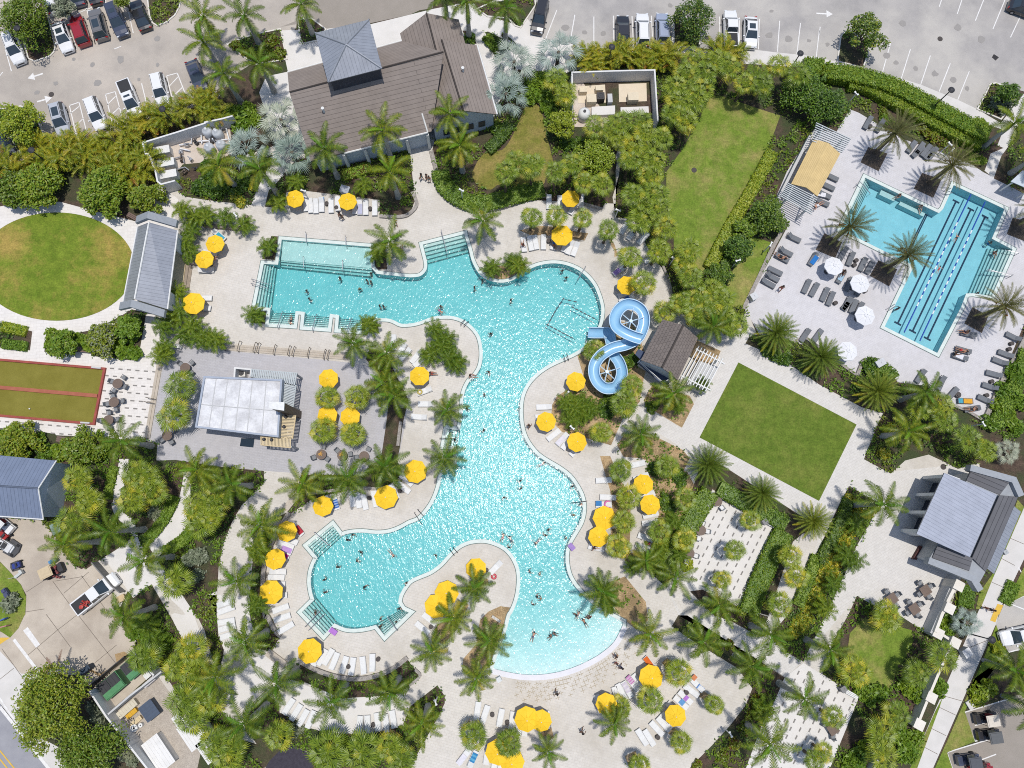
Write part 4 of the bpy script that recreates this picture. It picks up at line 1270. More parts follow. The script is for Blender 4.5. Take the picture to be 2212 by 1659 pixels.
sabals('41', '790,1310,4.0 90,1380,4.4 60,930,4.4 1990,1440,4.6 2120,1570,4.2', 1.02)
sabals('03', '360,1570,4.6 60,1500,4.4', .9)

def dates(rc, s):
    for u, v, h in T(rc, s):
        stand('date_palm', u, v, h, DAT[prng.randrange(3)], [('trunk', tr_date, 0, h / 4.3, 1.0)], 'date palm with grey green fronds and orange fruit stalks', 'date palms of the lap pool deck', prng.uniform(.95, 1.05))
dates('04', '820,1440,5.0')
dates('14', '1430,130,5.0 330,790,4.8 950,1100,4.8 2420,600,5.0')
dates('24', '2000,-10,5.0')
def sylvs(rc, s, sc=1.0):
    for u, v, h in T(rc, s):
        stand('sylvester_palm', u, v, h, SYL[prng.randrange(3)], [('trunk', tr_date, 0, h / 4.3, 1.05)], 'dense sylvester palm with stiff spreading fronds', 'sylvester palms round the square lawn', sc)
sylvs('23', '1740,280,2.8')
sylvs('24', '10,540,2.8 620,910,2.8')
sylvs('33', '1010,40,2.8')
sylvs('33', '1590,350,2.4 2140,650,2.6', 0.86)
def bisms(rc, s, sc=1.0):
    for u, v, h in T(rc, s):
        stand('bismarck_palm', u, v, h, BIS[prng.randrange(3)], [('trunk', tr_sabal, 0, h / 1.4, 1.5)], 'silver blue bismarck palm with big fan leaves', 'silver bismarck palms', sc)
bisms('01', '820,1290,3.4 450,1590,2.6 940,1640,2.8', 1.12)
bisms('02', '1130,660,3.4 1040,1010,3.6 1610,560,3.4', 1.15)
bisms('44', '1600,90,2.0', 0.66)
bisms('24', '2040,1560,2.0', 0.6)
def adons(rc, s, sc=1.0):
    for u, v in T(rc, s):
        h = prng.uniform(1.7, 2.3)
        stand('christmas_palm', u, v, h, ADO[prng.randrange(4)], [('trunk', tr_thin, 0, h, 1.6)], 'low christmas palm clump with arched fronds', 'christmas palms', sc)
adons('11', '670,1000 1860,1080 20,680 220,680 1710,340 980,300 790,530 420,760')
adons('12', '890,1220 1120,1160 1190,1210')
adons('21', '530,80 1780,190 40,340 140,360')
adons('10', '1970,610 2050,830 2040,1060 1930,1510 2190,650 1990,940 2080,700')
adons('20', '1760,220 1770,430 1980,290 1930,70 2150,330 1850,130 2080,200 1740,520')
adons('22', '280,250 330,420 210,510 440,540 510,600 400,350', 1.05)
adons('34', '430,680 280,1000 390,1080 170,1330 60,1590')
adons('31', '560,1560 580,950 570,1000')
adons('43', '1640,1010 1620,1080')
adons('40', '1600,100 1680,300 1500,480')
adons('22', '1790,1080 1700,1040 1880,1140 1760,1200 1860,1030 1950,1100', 1.0)
adons('33', '640,640 520,900 720,1000 460,1020 200,1150', .8)
adons('32', '2130,1440 2150,1560', .9)
adons('23', '960,830 700,1070 560,960', .8)

k = 0
for rc, s in (('00', '450,1600 640,1570 850,1530 1010,1560 1200,1480 1350,1410 1460,1350 1610,1320 1790,1260 1950,1190 2100,1120 2190,1050 560,1650 760,1650 1400,1520 1110,1640 930,1650 1680,1240'),
              ('10', '60,110 250,50 430,110 620,50 950,70 1110,50 1310,90 1490,50 1410,220 1560,180 720,20 1230,180 1600,60 150,200 300,160'),
              ('01', '10,1180 120,1240 60,1060'), ('02', '1870,640 1960,720 2050,610 2150,610 1930,580'), ('03', '70,570 250,640 150,630 400,570 520,610 330,630 620,600 1090,560 1180,590 20,610 460,640 1300,600')):
    for u, v in T(rc, s):
        q = P(u, v, 1.6)
        thing('areca_palm', ARE[k % 4], (q.x, q.y, 0), prng.uniform(0, 6), prng.uniform(.9, 1.15), whole=True, cat='palm clump', group='golden areca palms', look='golden green areca palm clump', at=(u, v))
        k += 1

# ---------------- broadleaf trees and shrubs
def tree_mesh(seed, mats, n, leaf, r, h, lumps):
    """limbs and a crown of leaf clumps, radius r, crown centre at height h"""
    rng = random.Random(seed)
    tm, cm = MB(), MB()
    tm.tube([(0, 0, 0), (.05, 0, h * .3), (0, .05, h * .5)], [.24, .17, .14], 8)
    ax, ay, w1, w2 = rng.uniform(.85, 1.12), rng.uniform(.85, 1.12), rng.uniform(0, 6), rng.uniform(0, 6)
    for i in range(lumps):
        a = i * 2.399 + rng.uniform(-.35, .35); t = (i + .5) / lumps
        rr = r * .80 * math.sqrt(t) * (1 + .13 * math.sin(3 * a + w1) + .09 * math.sin(5 * a + w2)) * rng.uniform(.85, 1.1)
        c = Vector((math.cos(a) * rr * ax, math.sin(a) * rr * ay, h + r * .42 * (1 - t * 1.2) + rng.uniform(-.3, .3)))
        tm.tube([(0, 0, h * .42), Vector((0, 0, h * .5)).lerp(c, .55) + UP * .1, c], [.10, .06, .02], 5)
        lr = r * rng.uniform(.15, .34)
        for j in range(n // lumps):
            d = Vector((rng.gauss(0, 1), rng.gauss(0, 1), rng.gauss(0, .8))).normalized()
            cm.mi = 1 if len(mats) > 1 and rng.random() < .3 else 0
            leafq(cm, c + d * lr * rng.uniform(.45, 1.12), leaf, rng, 1.0)
    return [('trunk', tm.mesh('trunk', wood_bark)), ('crown', cm.mesh('crown', mats))]
def tree(rc, s, seed, mats, n, leaf, r, h, look, lumps=26, cat='tree', name='shade_tree'):
    for u, v in T(rc, s):
        q = P(u, v, h)
        thing(name, tree_mesh(seed, mats, n, leaf, r, h, lumps), (q.x, q.y, 0), 0, 1, cat=cat, group='broadleaf trees', look=look, at=(u, v))
tree('00', '270,190', 1, [lf_olive, lf_bush], 5200, .15, 3.5, 3.4, 'round leafy tree on a kerbed island', 34)
tree('00', '210,1330', 2, [lf_bright, lf_bush], 4200, .15, 3.1, 2.8, 'round light green tree on a kerbed island')
tree('00', '690,80', 3, [lf_silver], 1900, .13, 1.7, 2.4, 'small pale variegated tree between parked cars')
tree('00', '1330,0', 4, [lf_olive], 1200, .13, 1.4, 2.4, 'small olive tree cut by the upper picture edge')
tree('03', '850,210', 5, [lf_dark, lf_olive], 3600, .14, 3.2, 3.0, 'loose dark green tree in a bay of the guest parking')
tree('04', '500,360', 6, [lf_dark, lf_olive], 2400, .17, 2.9, 3.2, 'wispy dark green tree on a kerbed parking island', 20)
tree('04', '2040,1010', 7, [lf_dark, lf_bush], 2000, .14, 1.9, 2.4, 'dark bushy tree on a kerbed parking island')
tree('40', '540,980', 8, [lf_olive, lf_bush], 9000, .15, 4.5, 4.6, 'big dense round tree between the yard wall and the street', 48)
tree('40', '960,1480', 9, [lf_olive, lf_bush], 6500, .15, 4.1, 3.2, 'dense spreading tree against the yard wall', 40)
tree('12', '2000,60', 10, [lf_bright, lf_sabal], 4200, .15, 2.9, 3.2, 'bright green rounded tree by the clubhouse garden')
tree('02', '1650,1340', 11, [lf_bright, lf_olive], 3000, .14, 2.3, 2.6, 'round light green tree at the transformer yard')
tree('10', '430,360', 12, [lf_bush, lf_olive], 4600, .19, 3.3, 1.8, 'broad sea grape shrub beside the oval lawn path', 30, 'shrub', 'sea_grape')
tree('10', '150,390', 13, [lf_olive, lf_bush], 3600, .19, 2.8, 1.6, 'broad olive sea grape shrub beside the oval lawn path', 24, 'shrub', 'sea_grape')
tree('10', '1130,420', 14, [lf_bush, lf_olive], 5200, .19, 3.5, 1.9, 'widest sea grape shrub with a few orange flowers', 32, 'shrub', 'sea_grape')
tree('10', '1590,470', 15, [lf_olive, lf_bush], 3200, .17, 2.5, 1.5, 'sea grape shrub near the stage pavilion', 22, 'shrub', 'sea_grape')
tree('20', '680,390', 16, [lf_bush, lf_olive], 2200, .19, 1.9, 1.5, 'loose sea grape shrub above the bocce court', 20, 'shrub', 'sea_grape')
tree('20', '1120,340', 17, [lf_olive, lf_silver], 2600, .18, 2.3, 1.4, 'grey green scrambling shrub above the bocce court', 26, 'shrub', 'sea_grape')
tree('20', '1400,230', 18, [lf_bush], 2400, .18, 1.9, 1.5, 'dark green sea grape shrub below the stage pavilion', 18, 'shrub', 'sea_grape')
tree('20', '230,1460', 19, [lf_olive, lf_bush], 3600, .18, 2.6, 1.4, 'mixed shrub mass below the bocce court', 28, 'shrub', 'sea_grape')
tree('20', '900,1520', 20, [lf_olive, lf_bush], 3600, .18, 2.5, 1.5, 'tangled green shrub below the bocce court', 28, 'shrub', 'sea_grape')
tree('13', '1650,700', 21, [lf_dark, lf_bush], 3800, .15, 2.8, 1.9, 'large dark clipped shrub beside the lap pool deck', 22, 'shrub', 'clusia_shrub')
tree('13', '1330,1030', 22, [lf_dark, lf_bush], 2800, .15, 2.1, 1.8, 'dark round shrub beside the small lap lawn', 16, 'shrub', 'clusia_shrub')
tree('13', '1130,1320', 23, [lf_dark, lf_bush], 2400, .15, 1.9, 1.7, 'dark round shrub at the lower end of the small lap lawn', 16, 'shrub', 'clusia_shrub')
tree('13', '1400,830', 24, [lf_bush, lf_dark], 2200, .15, 1.8, 1.5, 'mid green shrub at the upper end of the small lap lawn', 14, 'shrub', 'clusia_shrub')
tree('03', '2050,1010', 25, [lf_bush, lf_dark], 4200, .16, 3.4, 2.2, 'wide dark shrub mass beyond the long lawn', 26, 'shrub', 'clusia_shrub')
tree('04', '60,1130', 26, [lf_dark, lf_bush], 3600, .16, 3.0, 2.2, 'dark shrub mass above the yellow cabana', 24, 'shrub', 'clusia_shrub')
tree('40', '1350,690', 40, [lf_dark], 200, .12, .8, .8, 'low dark plant', 5, 'shrub', 'clusia_shrub') if False else None

BU = {k: [bush_mesh('shrub', m, s + i) for i in range(2)] for k, m, s in (('green', [lf_bush], 50), ('dark', [lf_dark, lf_bush], 60), ('bright', [lf_bright], 70), ('silver', [lf_silver], 80), ('gold', [lf_croton, lf_bush], 90), ('olive', [lf_olive, lf_red], 95))}
LOOKS = {'green': 'rounded green shrub', 'dark': 'dark green shrub', 'bright': 'light yellow green shrub', 'silver': 'silvery grey shrub', 'gold': 'yellow leaved croton shrub', 'olive': 'olive shrub with reddish leaves'}
def shrubs(kind, rc, s, r0=0.9):
    for q in T(rc, s):
        u, v = q[:2]; r = (q[2] if len(q) > 2 else r0) * prng.uniform(.9, 1.1)
        w = P(u, v, r * .5)
        thing('shrub', BU[kind][prng.randrange(2)], (w.x, w.y, 0.02), prng.uniform(0, 6), (r * 1.15, r * 1.15, r), whole=True, cat='shrub', group=LOOKS[kind] + 's', look=LOOKS[kind], at=(u, v))
shrubs('dark', '11', '60,250,1.3 200,330,1.2 330,420,1.0 100,400,1.2 420,300,1.1 30,130,1.2 -60,350,1.3')
shrubs('gold', '11', '380,520,.9 520,350,.8 330,460,.8')
shrubs('green', '01', '330,1230,1.5 460,1180,1.3 400,1350,1.4 540,1300,1.1')
shrubs('olive', '01', '720,420,1.0 800,560,.9 690,500,.8 330,480,.8 450,560,.8')
shrubs('green', '02', '650,410,.9 850,430,.9 900,500,.8 1330,870,1.3 1450,870,1.2 1330,1020,1.3 1450,1010,1.3 1560,1070,1.1 1480,1150,1.0 1540,1210,.9')
shrubs('dark', '02', '940,1380,1.0 1010,1440,1.0 1850,1560,1.4 1960,1530,1.3 1700,1530,1.2')
shrubs('silver', '04', '1980,1120,1.5')
shrubs('dark', '24', '560,640,1.1 640,700,.9')
shrubs('gold', '24', '780,1310,.8 730,1380,.7 830,1400,.7 700,1580,.8')
shrubs('gold', '34', '330,420,.8 420,560,.7 220,830,.9 280,880,.8 150,880,.8 120,980,.8 200,1080,.8 60,1130,.9 150,1170,.8 40,1230,.9 20,1490,.8')
shrubs('gold', '34', '250,760,.9 380,620,.9 330,780,.9 160,960,.9 90,1060,1.0 250,980,.9 100,1280,1.0 0,1330,1.0 -40,1440,.9 180,1240,.8')
shrubs('gold', '33', '2140,1460,1.0 2180,1550,.9 2080,1580,.8')
shrubs('gold', '43', '1990,60,.8 2050,140,.8 1960,150,.8 2100,40,.7 1930,200,.7')
shrubs('olive', '43', '1550,950,.8 1480,1100,.8 1400,1250,.8 1300,1400,.8 1180,1550,.8 900,1640,.7 1250,330,.6 1130,330,.6')
shrubs('silver', '40', '1050,1100,1.0 1130,1180,.9 1200,1260,.9 1350,1500,1.0 1420,1570,.9 1000,1010,.9')
shrubs('silver', '30', '2150,1020,1.2 2060,1060,1.0 2130,1240,1.0 1660,560,1.0')
shrubs('silver', '41', '1000,1230,.8 950,1280,.8')
shrubs('green', '40', '1450,170,1.1 1500,60,1.1 1680,250,1.0 1780,300,1.0 1560,240,.8')
shrubs('bright', '44', '1930,370,1.0 1760,860,1.3 1700,920,1.0 1840,800,1.1')
shrubs('green', '44', '1380,180,1.2 1450,60,1.1 1330,120,1.0 460,800,1.2 560,880,1.3 660,850,1.2 960,780,1.1 1060,860,1.2 1300,780,1.2 950,1500,1.4 900,1350,1.3 1050,1350,1.2 420,1560,1.3 500,1450,1.1 350,1640,1.2')
shrubs('green', '20', '560,300,1.1 560,430,1.0 780,330,.9 880,350,.9 950,420,.9 1250,420,1.0 1330,480,1.0 1000,330,.9 1420,330,1.0 1450,500,1.0 1330,170,1.0 420,1440,1.1 500,1560,1.1 640,1560,1.1 1100,1560,1.1 60,1380,1.0 40,1560,1.1')
shrubs('dark', '23', '1750,520,1.0 1850,560,1.0 1650,460,.9 400,1080,.9 430,1060,.7 130,600,1.0 200,560,.9')
shrubs('dark', '33', '560,440,1.0 600,500,.9 440,80,.9 700,150,1.1 720,240,.9 470,1050,.6 640,930,1.1')
shrubs('bright', '33', '600,560,.7 640,640,.7 500,1000,.8 580,960,.8 780,1120,.9')
shrubs('dark', '22', '2130,1110,1.1 2170,950,1.0 2150,860,.9 2120,1030,.9')
shrubs('green', '04', '1750,1330,1.0 1650,1390,1.0 700,1270,.6 1250,1440,.8')
shrubs('olive', '04', '1130,1400,.9 1230,1470,.9 700,1200,.7 1350,1540,.8')
shrubs('green', '24', '2000,900,1.4 2120,700,1.3 1950,1080,1.2 2150,1000,1.3 1850,1260,1.2 2050,1200,1.2 2140,1300,1.1')

# ---------------- hedges
def hedge(s, w, h, mats, look, dens=85, leaf=.13, closed=False):
    pts = smooth(TT(*s), n=4) if len(TT(*s)) > 2 else TT(*s)
    g = G(pts)
    mb = MB(); rng = random.Random(len(g) * 31 + int(abs(g[0].x) * 10))
    for a, b in zip(g, g[1:]):
        d = (b - a); L = d.length
        if L < 1e-4: continue
        d.normalize(); n = Vector((-d.y, d.x, 0))
        for i in range(int(L * (w + h * 1.2) * dens)):
            t = rng.random() * L
            if rng.random() < w / (w + 1.2 * h):
                c = a + d * t + n * rng.uniform(-.5, .5) * w + UP * (h + rng.uniform(-.16, .08))
            else:
                c = a + d * t + n * rng.choice((-.5, .5)) * w * rng.uniform(.85, 1.04) + UP * rng.uniform(.05, h)
            mb.mi = 1 if len(mats) > 1 and rng.random() < .25 else 0
            leafq(mb, c, leaf, rng)
        q = n * w * .42
        mb.mi = 0
        mb.prism([((a + q).x, (a + q).y), ((b + q).x, (b + q).y), ((b - q).x, (b - q).y), ((a - q).x, (a - q).y)], 0.0, h - .12)
    thing('hedge', mb.mesh('hedge', mats), whole=True, cat='hedge', label=look)
hedge(('03', '2000,770 2212,790', '04', '0,830 200,850 420,890 640,950 860,1040 1080,1160 1300,1280 1560,1420 1760,1510'), 2.3, 1.7, [lf_bush, lf_bright], 'long curved clipped hedge along the sidewalk of the guest parking')
hedge(('04', '280,950 420,960 640,1060 860,1180 1080,1300 1320,1420 1560,1540 1700,1590'), 1.5, 1.2, [lf_bright, lf_bush], 'second lighter hedge running inside the long curved clipped hedge')
hedge(('13', '1690,0 1480,390 1240,800 1010,1250'), 1.6, 0.9, [lf_bright, lf_bush], 'light green low hedge down the right edge of the long lawn')
hedge(('13', '1560,560 1380,830 1200,1180 1060,1400'), 1.2, 1.0, [lf_dark, lf_bush], 'dark green hedge between the long lawn and the small lap lawn')
hedge(('33', '1020,330 830,640 620,1010 520,1180'), 2.3, 1.0, [lf_bush, lf_dark], 'hedge on the left side of the dashed garden patio')
hedge(('33', '1110,290 1400,460 1680,600 1830,700'), 1.9, 1.0, [lf_bush, lf_dark], 'hedge along the upper side of the dashed garden patio')
hedge(('33', '1810,760 1660,1050 1510,1400 1430,1640'), 2.3, 1.0, [lf_bush, lf_bright], 'hedge on the right side of the dashed garden patio')
hedge(('33', '2170,1020 2060,1320 1960,1560'), 1.3, .8, [lf_bush, lf_dark], 'low hedge between the narrow walk and the yellow croton bed')
hedge(('34', '300,420 190,720 60,950 -20,1120'), 1.3, .8, [lf_dark, lf_bush], 'dark low hedge along the upper left edge of the croton bed')
hedge(('12', '330,200 360,330 450,440 600,530 760,560 900,540 1050,500 1250,440 1450,400'), 2.2, .8, [lf_bush, lf_dark], 'curved hedge behind the stone border below the clubhouse garden')
hedge(('02', '1080,1360 1010,1470 900,1590 840,1640'), 1.5, .8, [lf_dark, lf_bush], 'dark hedge left of the clubhouse garden lawn')
hedge(('30', '1900,380 1800,600 1650,800 1560,860'), 1.3, .5, [lf_bush], 'low ground hedge inside the fork of the two garden paths')
hedge(('30', '2080,760 1980,860 1800,980'), 1.4, .6, [lf_bush], 'low hedge along the outer curve of the right garden path')
hedge(('30', '1250,60 1200,250 1180,420'), 1.0, .5, [lf_bush], 'low hedge left of the straight garden path')
hedge(('11', '1500,260 1650,200 1800,160'), 1.6, .6, [lf_bush, lf_red], 'low hedge under the clubhouse eave near the entry walk')
hedge(('20', '40,215 160,240 300,270'), 1.3, .6, [lf_bright, lf_bush], 'short bright hedge in the bed above the left end of the bocce court')
hedge(('20', '40,400 180,415 310,430'), 1.2, .5, [lf_bush], 'short green hedge nearest the left end of the bocce court')
hedge(('24', '2212,480 2120,760 1980,1060 1880,1280'), 2.0, .9, [lf_bush, lf_dark], 'hedge behind the stone border at the lower right of the lap deck')
hedge(('24', '500,600 700,680 780,780'), 1.6, .8, [lf_bush, lf_dark], 'hedge corner jutting into the lap pool deck')
hedge(('34', '2090,1310 1990,1540'), 1.6, .4, [lf_bush], 'low green patch beside the angled parking bays on the right')
hedge(('34', '1490,1440 1650,1480'), 2.6, .6, [lf_bush], 'square green hedge block beside the restroom wing wall')
hedge(('14', '1240,40 1500,180 1700,150') if False else ('14', '1600,40 1720,90 1770,60'), 1.2, .5, [lf_bush], 'short hedge at the upper right corner of the lap pool deck')

# ---------------- ground cover that fills the beds
gc = {k: MB() for k in range(3)}
rng = random.Random(5)
LW = [[(q.x, q.y) for q in G(l[1])] for l in LAWNS] + [[(q.x, q.y) for q in l] for l in PATHS]
for poly, cover, mt in BEDS:
    if cover <= 0: continue
    pw = [(q.x, q.y) for q in poly]
    x0, x1 = min(p[0] for p in pw), max(p[0] for p in pw)
    y0, y1 = min(p[1] for p in pw), max(p[1] for p in pw)
    n = int((x1 - x0) * (y1 - y0) * 7.0 * cover)
    for i in range(n):
        x, y = rng.uniform(x0, x1), rng.uniform(y0, y1)
        if not inpoly(x, y, pw) or any(inpoly(x, y, l) for l in LW): continue
        nz = noise.noise((x * .28, y * .28, 3.1))
        if nz < -0.14 and cover < 1.15: continue
        kk = 0 if nz < .18 else 1
        if noise.noise((x * .2, y * .2, 9.7)) > .30: kk = 2
        s = rng.uniform(.7, 1.2)
        for j in range(5):
            leafq(gc[kk], Vector((x + rng.gauss(0, .2) * s, y + rng.gauss(0, .2) * s, rng.uniform(.12, .42) * s)), .16 * s, rng, up=.8)
for kk, mt in ((0, lf_bush), (1, lf_olive), (2, lf_dark)):
    o = struct('ground_cover', gc[kk], mt, 'stuff')
    o['label'] = ('mid green', 'olive', 'dark green')[kk] + ' ground cover plants growing in the planting beds'
    o['category'] = 'ground cover'
# ================================================================ BUILDINGS AND STRUCTURES
shingle_m = MROOF('brown_shingle', (0.245, 0.205, 0.18), (0.255, 0.215, 0.19), (0.12, 0.10, 0.088), 40.0, 0.52, 0.03, 0.9)
shingle_b = MROOF('brown_shingle_small', (0.18, 0.15, 0.135), (0.21, 0.175, 0.155), (0.055, 0.045, 0.04), 0.5, 0.42, 0.02, 0.9)
shingle_g = MROOF('grey_shingle', (0.115, 0.115, 0.125), (0.13, 0.13, 0.14), (0.05, 0.05, 0.055), 30, 0.55, 0.04, 0.9)
metal_g = MROOF('grey_metal_roof', (0.33, 0.345, 0.38), (0.345, 0.36, 0.395), (0.19, 0.2, 0.225), 0.42, 90.0, 0.022, 0.38, 0.35, 0.0)
metal_p = MROOF('pale_metal_roof', (0.42, 0.44, 0.50), (0.435, 0.455, 0.515), (0.25, 0.265, 0.31), 0.42, 90.0, 0.022, 0.35, 0.3, 0.0)
metal_b = MROOF('blue_metal_roof', (0.225, 0.265, 0.355), (0.24, 0.28, 0.37), (0.12, 0.145, 0.2), 0.42, 90.0, 0.022, 0.4, 0.3, 0.0)
yellow_roof = MROOF('yellow_awning', (0.60, 0.44, 0.20), (0.64, 0.47, 0.22), (0.42, 0.30, 0.12), 90.0, 0.22, 0.02, 0.7, 0.0, 0.0)
wall_blue = M('blue_grey_wall', (0.45, 0.50, 0.56), 0.8, (0.50, 0.55, 0.60), 0.8, 0.05, 10)
wall_white = M('white_wall', (0.66, 0.655, 0.64), 0.8, (0.60, 0.595, 0.58), 0.7, 0.05, 10)
wall_grey = M('grey_wall', (0.45, 0.45, 0.45), 0.85, (0.52, 0.52, 0.51), 0.6, 0.06, 10)
wall_dark = M('dark_cladding', (0.03, 0.034, 0.05), 0.6, (0.045, 0.05, 0.07), 2)
wall_brown = M('brown_tile_wall', (0.10, 0.075, 0.055), 0.7, (0.14, 0.11, 0.085), 3, 0.2, 14)
trim_w = M('white_trim', (0.70, 0.70, 0.68), 0.7)
trim_g = M('grey_trim', (0.30, 0.32, 0.345), 0.6)
glass_d = M('window_glass', (0.03, 0.045, 0.06), 0.08, (0.04, 0.055, 0.07), 1, spec=0.8)
wood_s = M('slat_wood', (0.56, 0.45, 0.27), 0.7, (0.62, 0.50, 0.31), 2, 0.1, 10)
deck_navy = M('navy_deck', (0.035, 0.055, 0.11), 0.7, (0.05, 0.07, 0.13), 2)
steel = M('steel', (0.50, 0.50, 0.51), 0.35, (0.42, 0.42, 0.43), 3, metal=0.7)
dark_metal = M('dark_metal', (0.035, 0.035, 0.04), 0.5)
membrane = M('roof_membrane', (0.60, 0.60, 0.61), 0.75, (0.68, 0.68, 0.685), 0.9, 0.08, 5, big=(0.42, 0.415, 0.42), bigscale=0.5, blo=.42, bhi=.72)
rust = M('rust_stain', (0.30, 0.20, 0.10), 0.95, (0.40, 0.28, 0.15), 1.2, 0.2, 6)
slide_m = M('slide_blue', (0.235, 0.45, 0.645), 0.28, (0.28, 0.49, 0.68), 0.7, coat=0.3)
slide_w = M('slide_trim', (0.50, 0.66, 0.80), 0.35)
bin_green = M('bin_green', (0.06, 0.20, 0.085), 0.6, (0.08, 0.24, 0.10), 2, 0.15, 10)
tan_plastic = M('tan_plastic', (0.55, 0.42, 0.25), 0.6)

def slope(mb, e0, e1, r1, r0, th=0.14):
    """one roof slope: eave e0-e1, ridge r0-r1; uv in metres along eave / up the slope"""
    e0, e1, r0, r1 = map(Vector, (e0, e1, r0, r1))
    d = (e1 - e0).normalized()
    def uv(p):
        w = p - e0
        x = w.dot(d)
        return (x, (w - d * x).length)
    fw = [e0, e1, r1, r0]
    n = (e1 - e0).cross(r0 - e0)
    if n.z < 0:
        fw = [e0, r0, r1, e1]
    mb.face(fw, [uv(p) for p in fw])
    lo = [p - UP * th for p in reversed(fw)]
    mb.face(lo, [uv(p) for p in lo])
    k = len(fw)
    for i in range(k):
        a, b = fw[i], fw[(i + 1) % k]
        mb.face([a, a - UP * th, b - UP * th, b], [(0, .02)] * 4)

def body(mb, foot, z0, tops):
    """walls from the ground up to a height per corner"""
    n = len(foot)
    for i in range(n):
        a, b = foot[i], foot[(i + 1) % n]
        mb.face([(a[0], a[1], z0), (b[0], b[1], z0), (b[0], b[1], tops[(i + 1) % n]), (a[0], a[1], tops[i])])

def inset(pts, d):
    c = sum((Vector((p[0], p[1], 0)) for p in pts), Vector()) / len(pts)
    out = []
    for p in pts:
        v = Vector((p[0], p[1], 0)) - c
        out.append(c + v * max(.1, 1 - d / v.length))
    return out

def gable(eL, rd, eR, he, hr, overhang=0.6):
    """eave lines and ridge line (sheet points, far end first) -> roof builder, wall builder"""
    L = [P(*q, he) for q in eL]; Rr = [P(*q, he) for q in eR]; K = [P(*q, hr) for q in rd]
    rf, wl = MB(), MB()
    slope(rf, L[0], L[1], K[1], K[0])
    slope(rf, Rr[1], Rr[0], K[0], K[1])
    quad = [L[0], L[1], Rr[1], Rr[0]]
    f = inset(quad, overhang)
    body(wl, f, 0.0, [he - .05] * 4)
    for (a, b, k, kk) in ((f[1], f[2], K[1], K[0]), (f[3], f[0], K[0], K[1])):
        t = k + (kk - k).normalized() * overhang
        wl.face([(a.x, a.y, he - .05), (b.x, b.y, he - .05), (t.x, t.y, hr - .25)])
    return rf, wl, f, L, Rr, K

def rk(mb, a, b, w=0.25, t=0.06):
    """ridge cap"""
    a, b = Vector(a), Vector(b)
    mb.tube([a + UP * .02, b + UP * .02], 0.11, 6)

# ---- clubhouse
mainrf, mainwl, mf, mL, mR, mK = gable([(621, 156), (671, 348)][::-1] and [(621, 156), (868, 88)], [(625, 199), (958, 112)], [(671, 348), (932, 284)], 3.9, 8.6)
def mirror_eave(rd, eR, he, hr):
    out = []
    for k, e in zip(rd, eR):
        a, b = P(*k, hr), P(*e, he)
        out.append(W2S((2 * a.x - b.x, 2 * a.y - b.y, he)))
    return out
E1 = gable(mirror_eave([(954, 86), (1001, 239)], [(1031, 98), (1074, 247)], 3.9, 6.6), [(954, 86), (1001, 239)], [(1031, 98), (1074, 247)], 3.9, 6.6)
N1 = gable([(864, 72), (880, 130)], [(921, 28), (945, 120)], [(991, 42), (1012, 120)], 3.9, 6.4)
cap = MB()
for k in (mK, E1[5], N1[5]):
    rk(cap, k[0], k[1])
cup = MB(); cw = MB()
ctop = [P(680.4, 71, 10.4), P(797.4, 42, 10.4), P(825.4, 148, 10.4), P(708.4, 178, 10.4)]
apex = P(747.4, 96, 12.2)
for i in range(4):
    a, b = ctop[i], ctop[(i + 1) % 4]
    slope(cup, b, a, apex, apex, 0.12)
for i in range(4):
    rk(cup, ctop[i], apex)
body(cw, inset(ctop, 0.45), 5.0, [10.3] * 4)
soff = MB()
soff.face(list(reversed([p - UP * .1 for p in ctop])))
win = MB()
for t in (.2, .4, .6, .8):
    a = E1[2][1].lerp(E1[2][2], t)
    d = (E1[2][2] - E1[2][1]).normalized(); nn = Vector((d.y, -d.x, 0))
    if nn.y > 0: nn = -nn
    c = a + nn * .05
    win.box((c.x, c.y, 1.7), (.9, .06, 1.3), math.atan2(d.y, d.x))
porch = MB()
pA = [P(744, 334, 3.2), P(924, 290, 3.2)]
d = (pA[1] - pA[0]).normalized(); nn = Vector((d.y, -d.x, 0))
for t in (0.0, .25, .5, .75, 1.0):
    q = pA[0].lerp(pA[1], t) + UP * 0
    porch.box((q.x, q.y - .2, 1.8), (.35, .35, 3.6), 0)
vents = MB()
for u, v, h in ((698.5, 238, 7.2), (1000, 151, 5.9)):
    q = P(u, v, h)
    vents.lathe([(.13, -.5), (.13, .35), (.2, .35), (.2, .5)], 10, (q.x, q.y, q.z))
guts = []
for g0, g1 in ((P(911.5, 245, 5.2), P(924, 286, 3.95)), (P(744, 331, 3.98), P(924, 286, 3.98)), (P(621, 156, 3.98), P(868, 88, 3.98)), (P(1031, 98, 3.98), P(1074, 247, 3.98))):
    m = MB(); m.tube([g0, g1], .11, 6); guts.append(('gutter', m.mesh('gutter', trim_w)))
thing('clubhouse', [('wall', mainwl.mesh('wall', wall_blue)), ('roof', mainrf.mesh('roof', shingle_m), [('ridge_cap', cap.mesh('ridge_cap', shingle_b)), ('vent', vents.mesh('vent', trim_w))] + guts),
      ('wing_wall', E1[1].mesh('wing_wall', wall_blue), [('window', win.mesh('window', glass_d))]), ('wing_roof', E1[0].mesh('wing_roof', shingle_m)),
      ('porch_wall', N1[1].mesh('porch_wall', wall_blue)), ('porch_roof', N1[0].mesh('porch_roof', shingle_m)),
      ('cupola_roof', cup.mesh('cupola_roof', metal_g)), ('cupola_wall', cw.mesh('cupola_wall', wall_dark), [('soffit', soff.mesh('soffit', wall_dark))]), ('column', porch.mesh('column', trim_w))],
      label='brown shingled clubhouse with a grey metal hip cupola', cat='building')

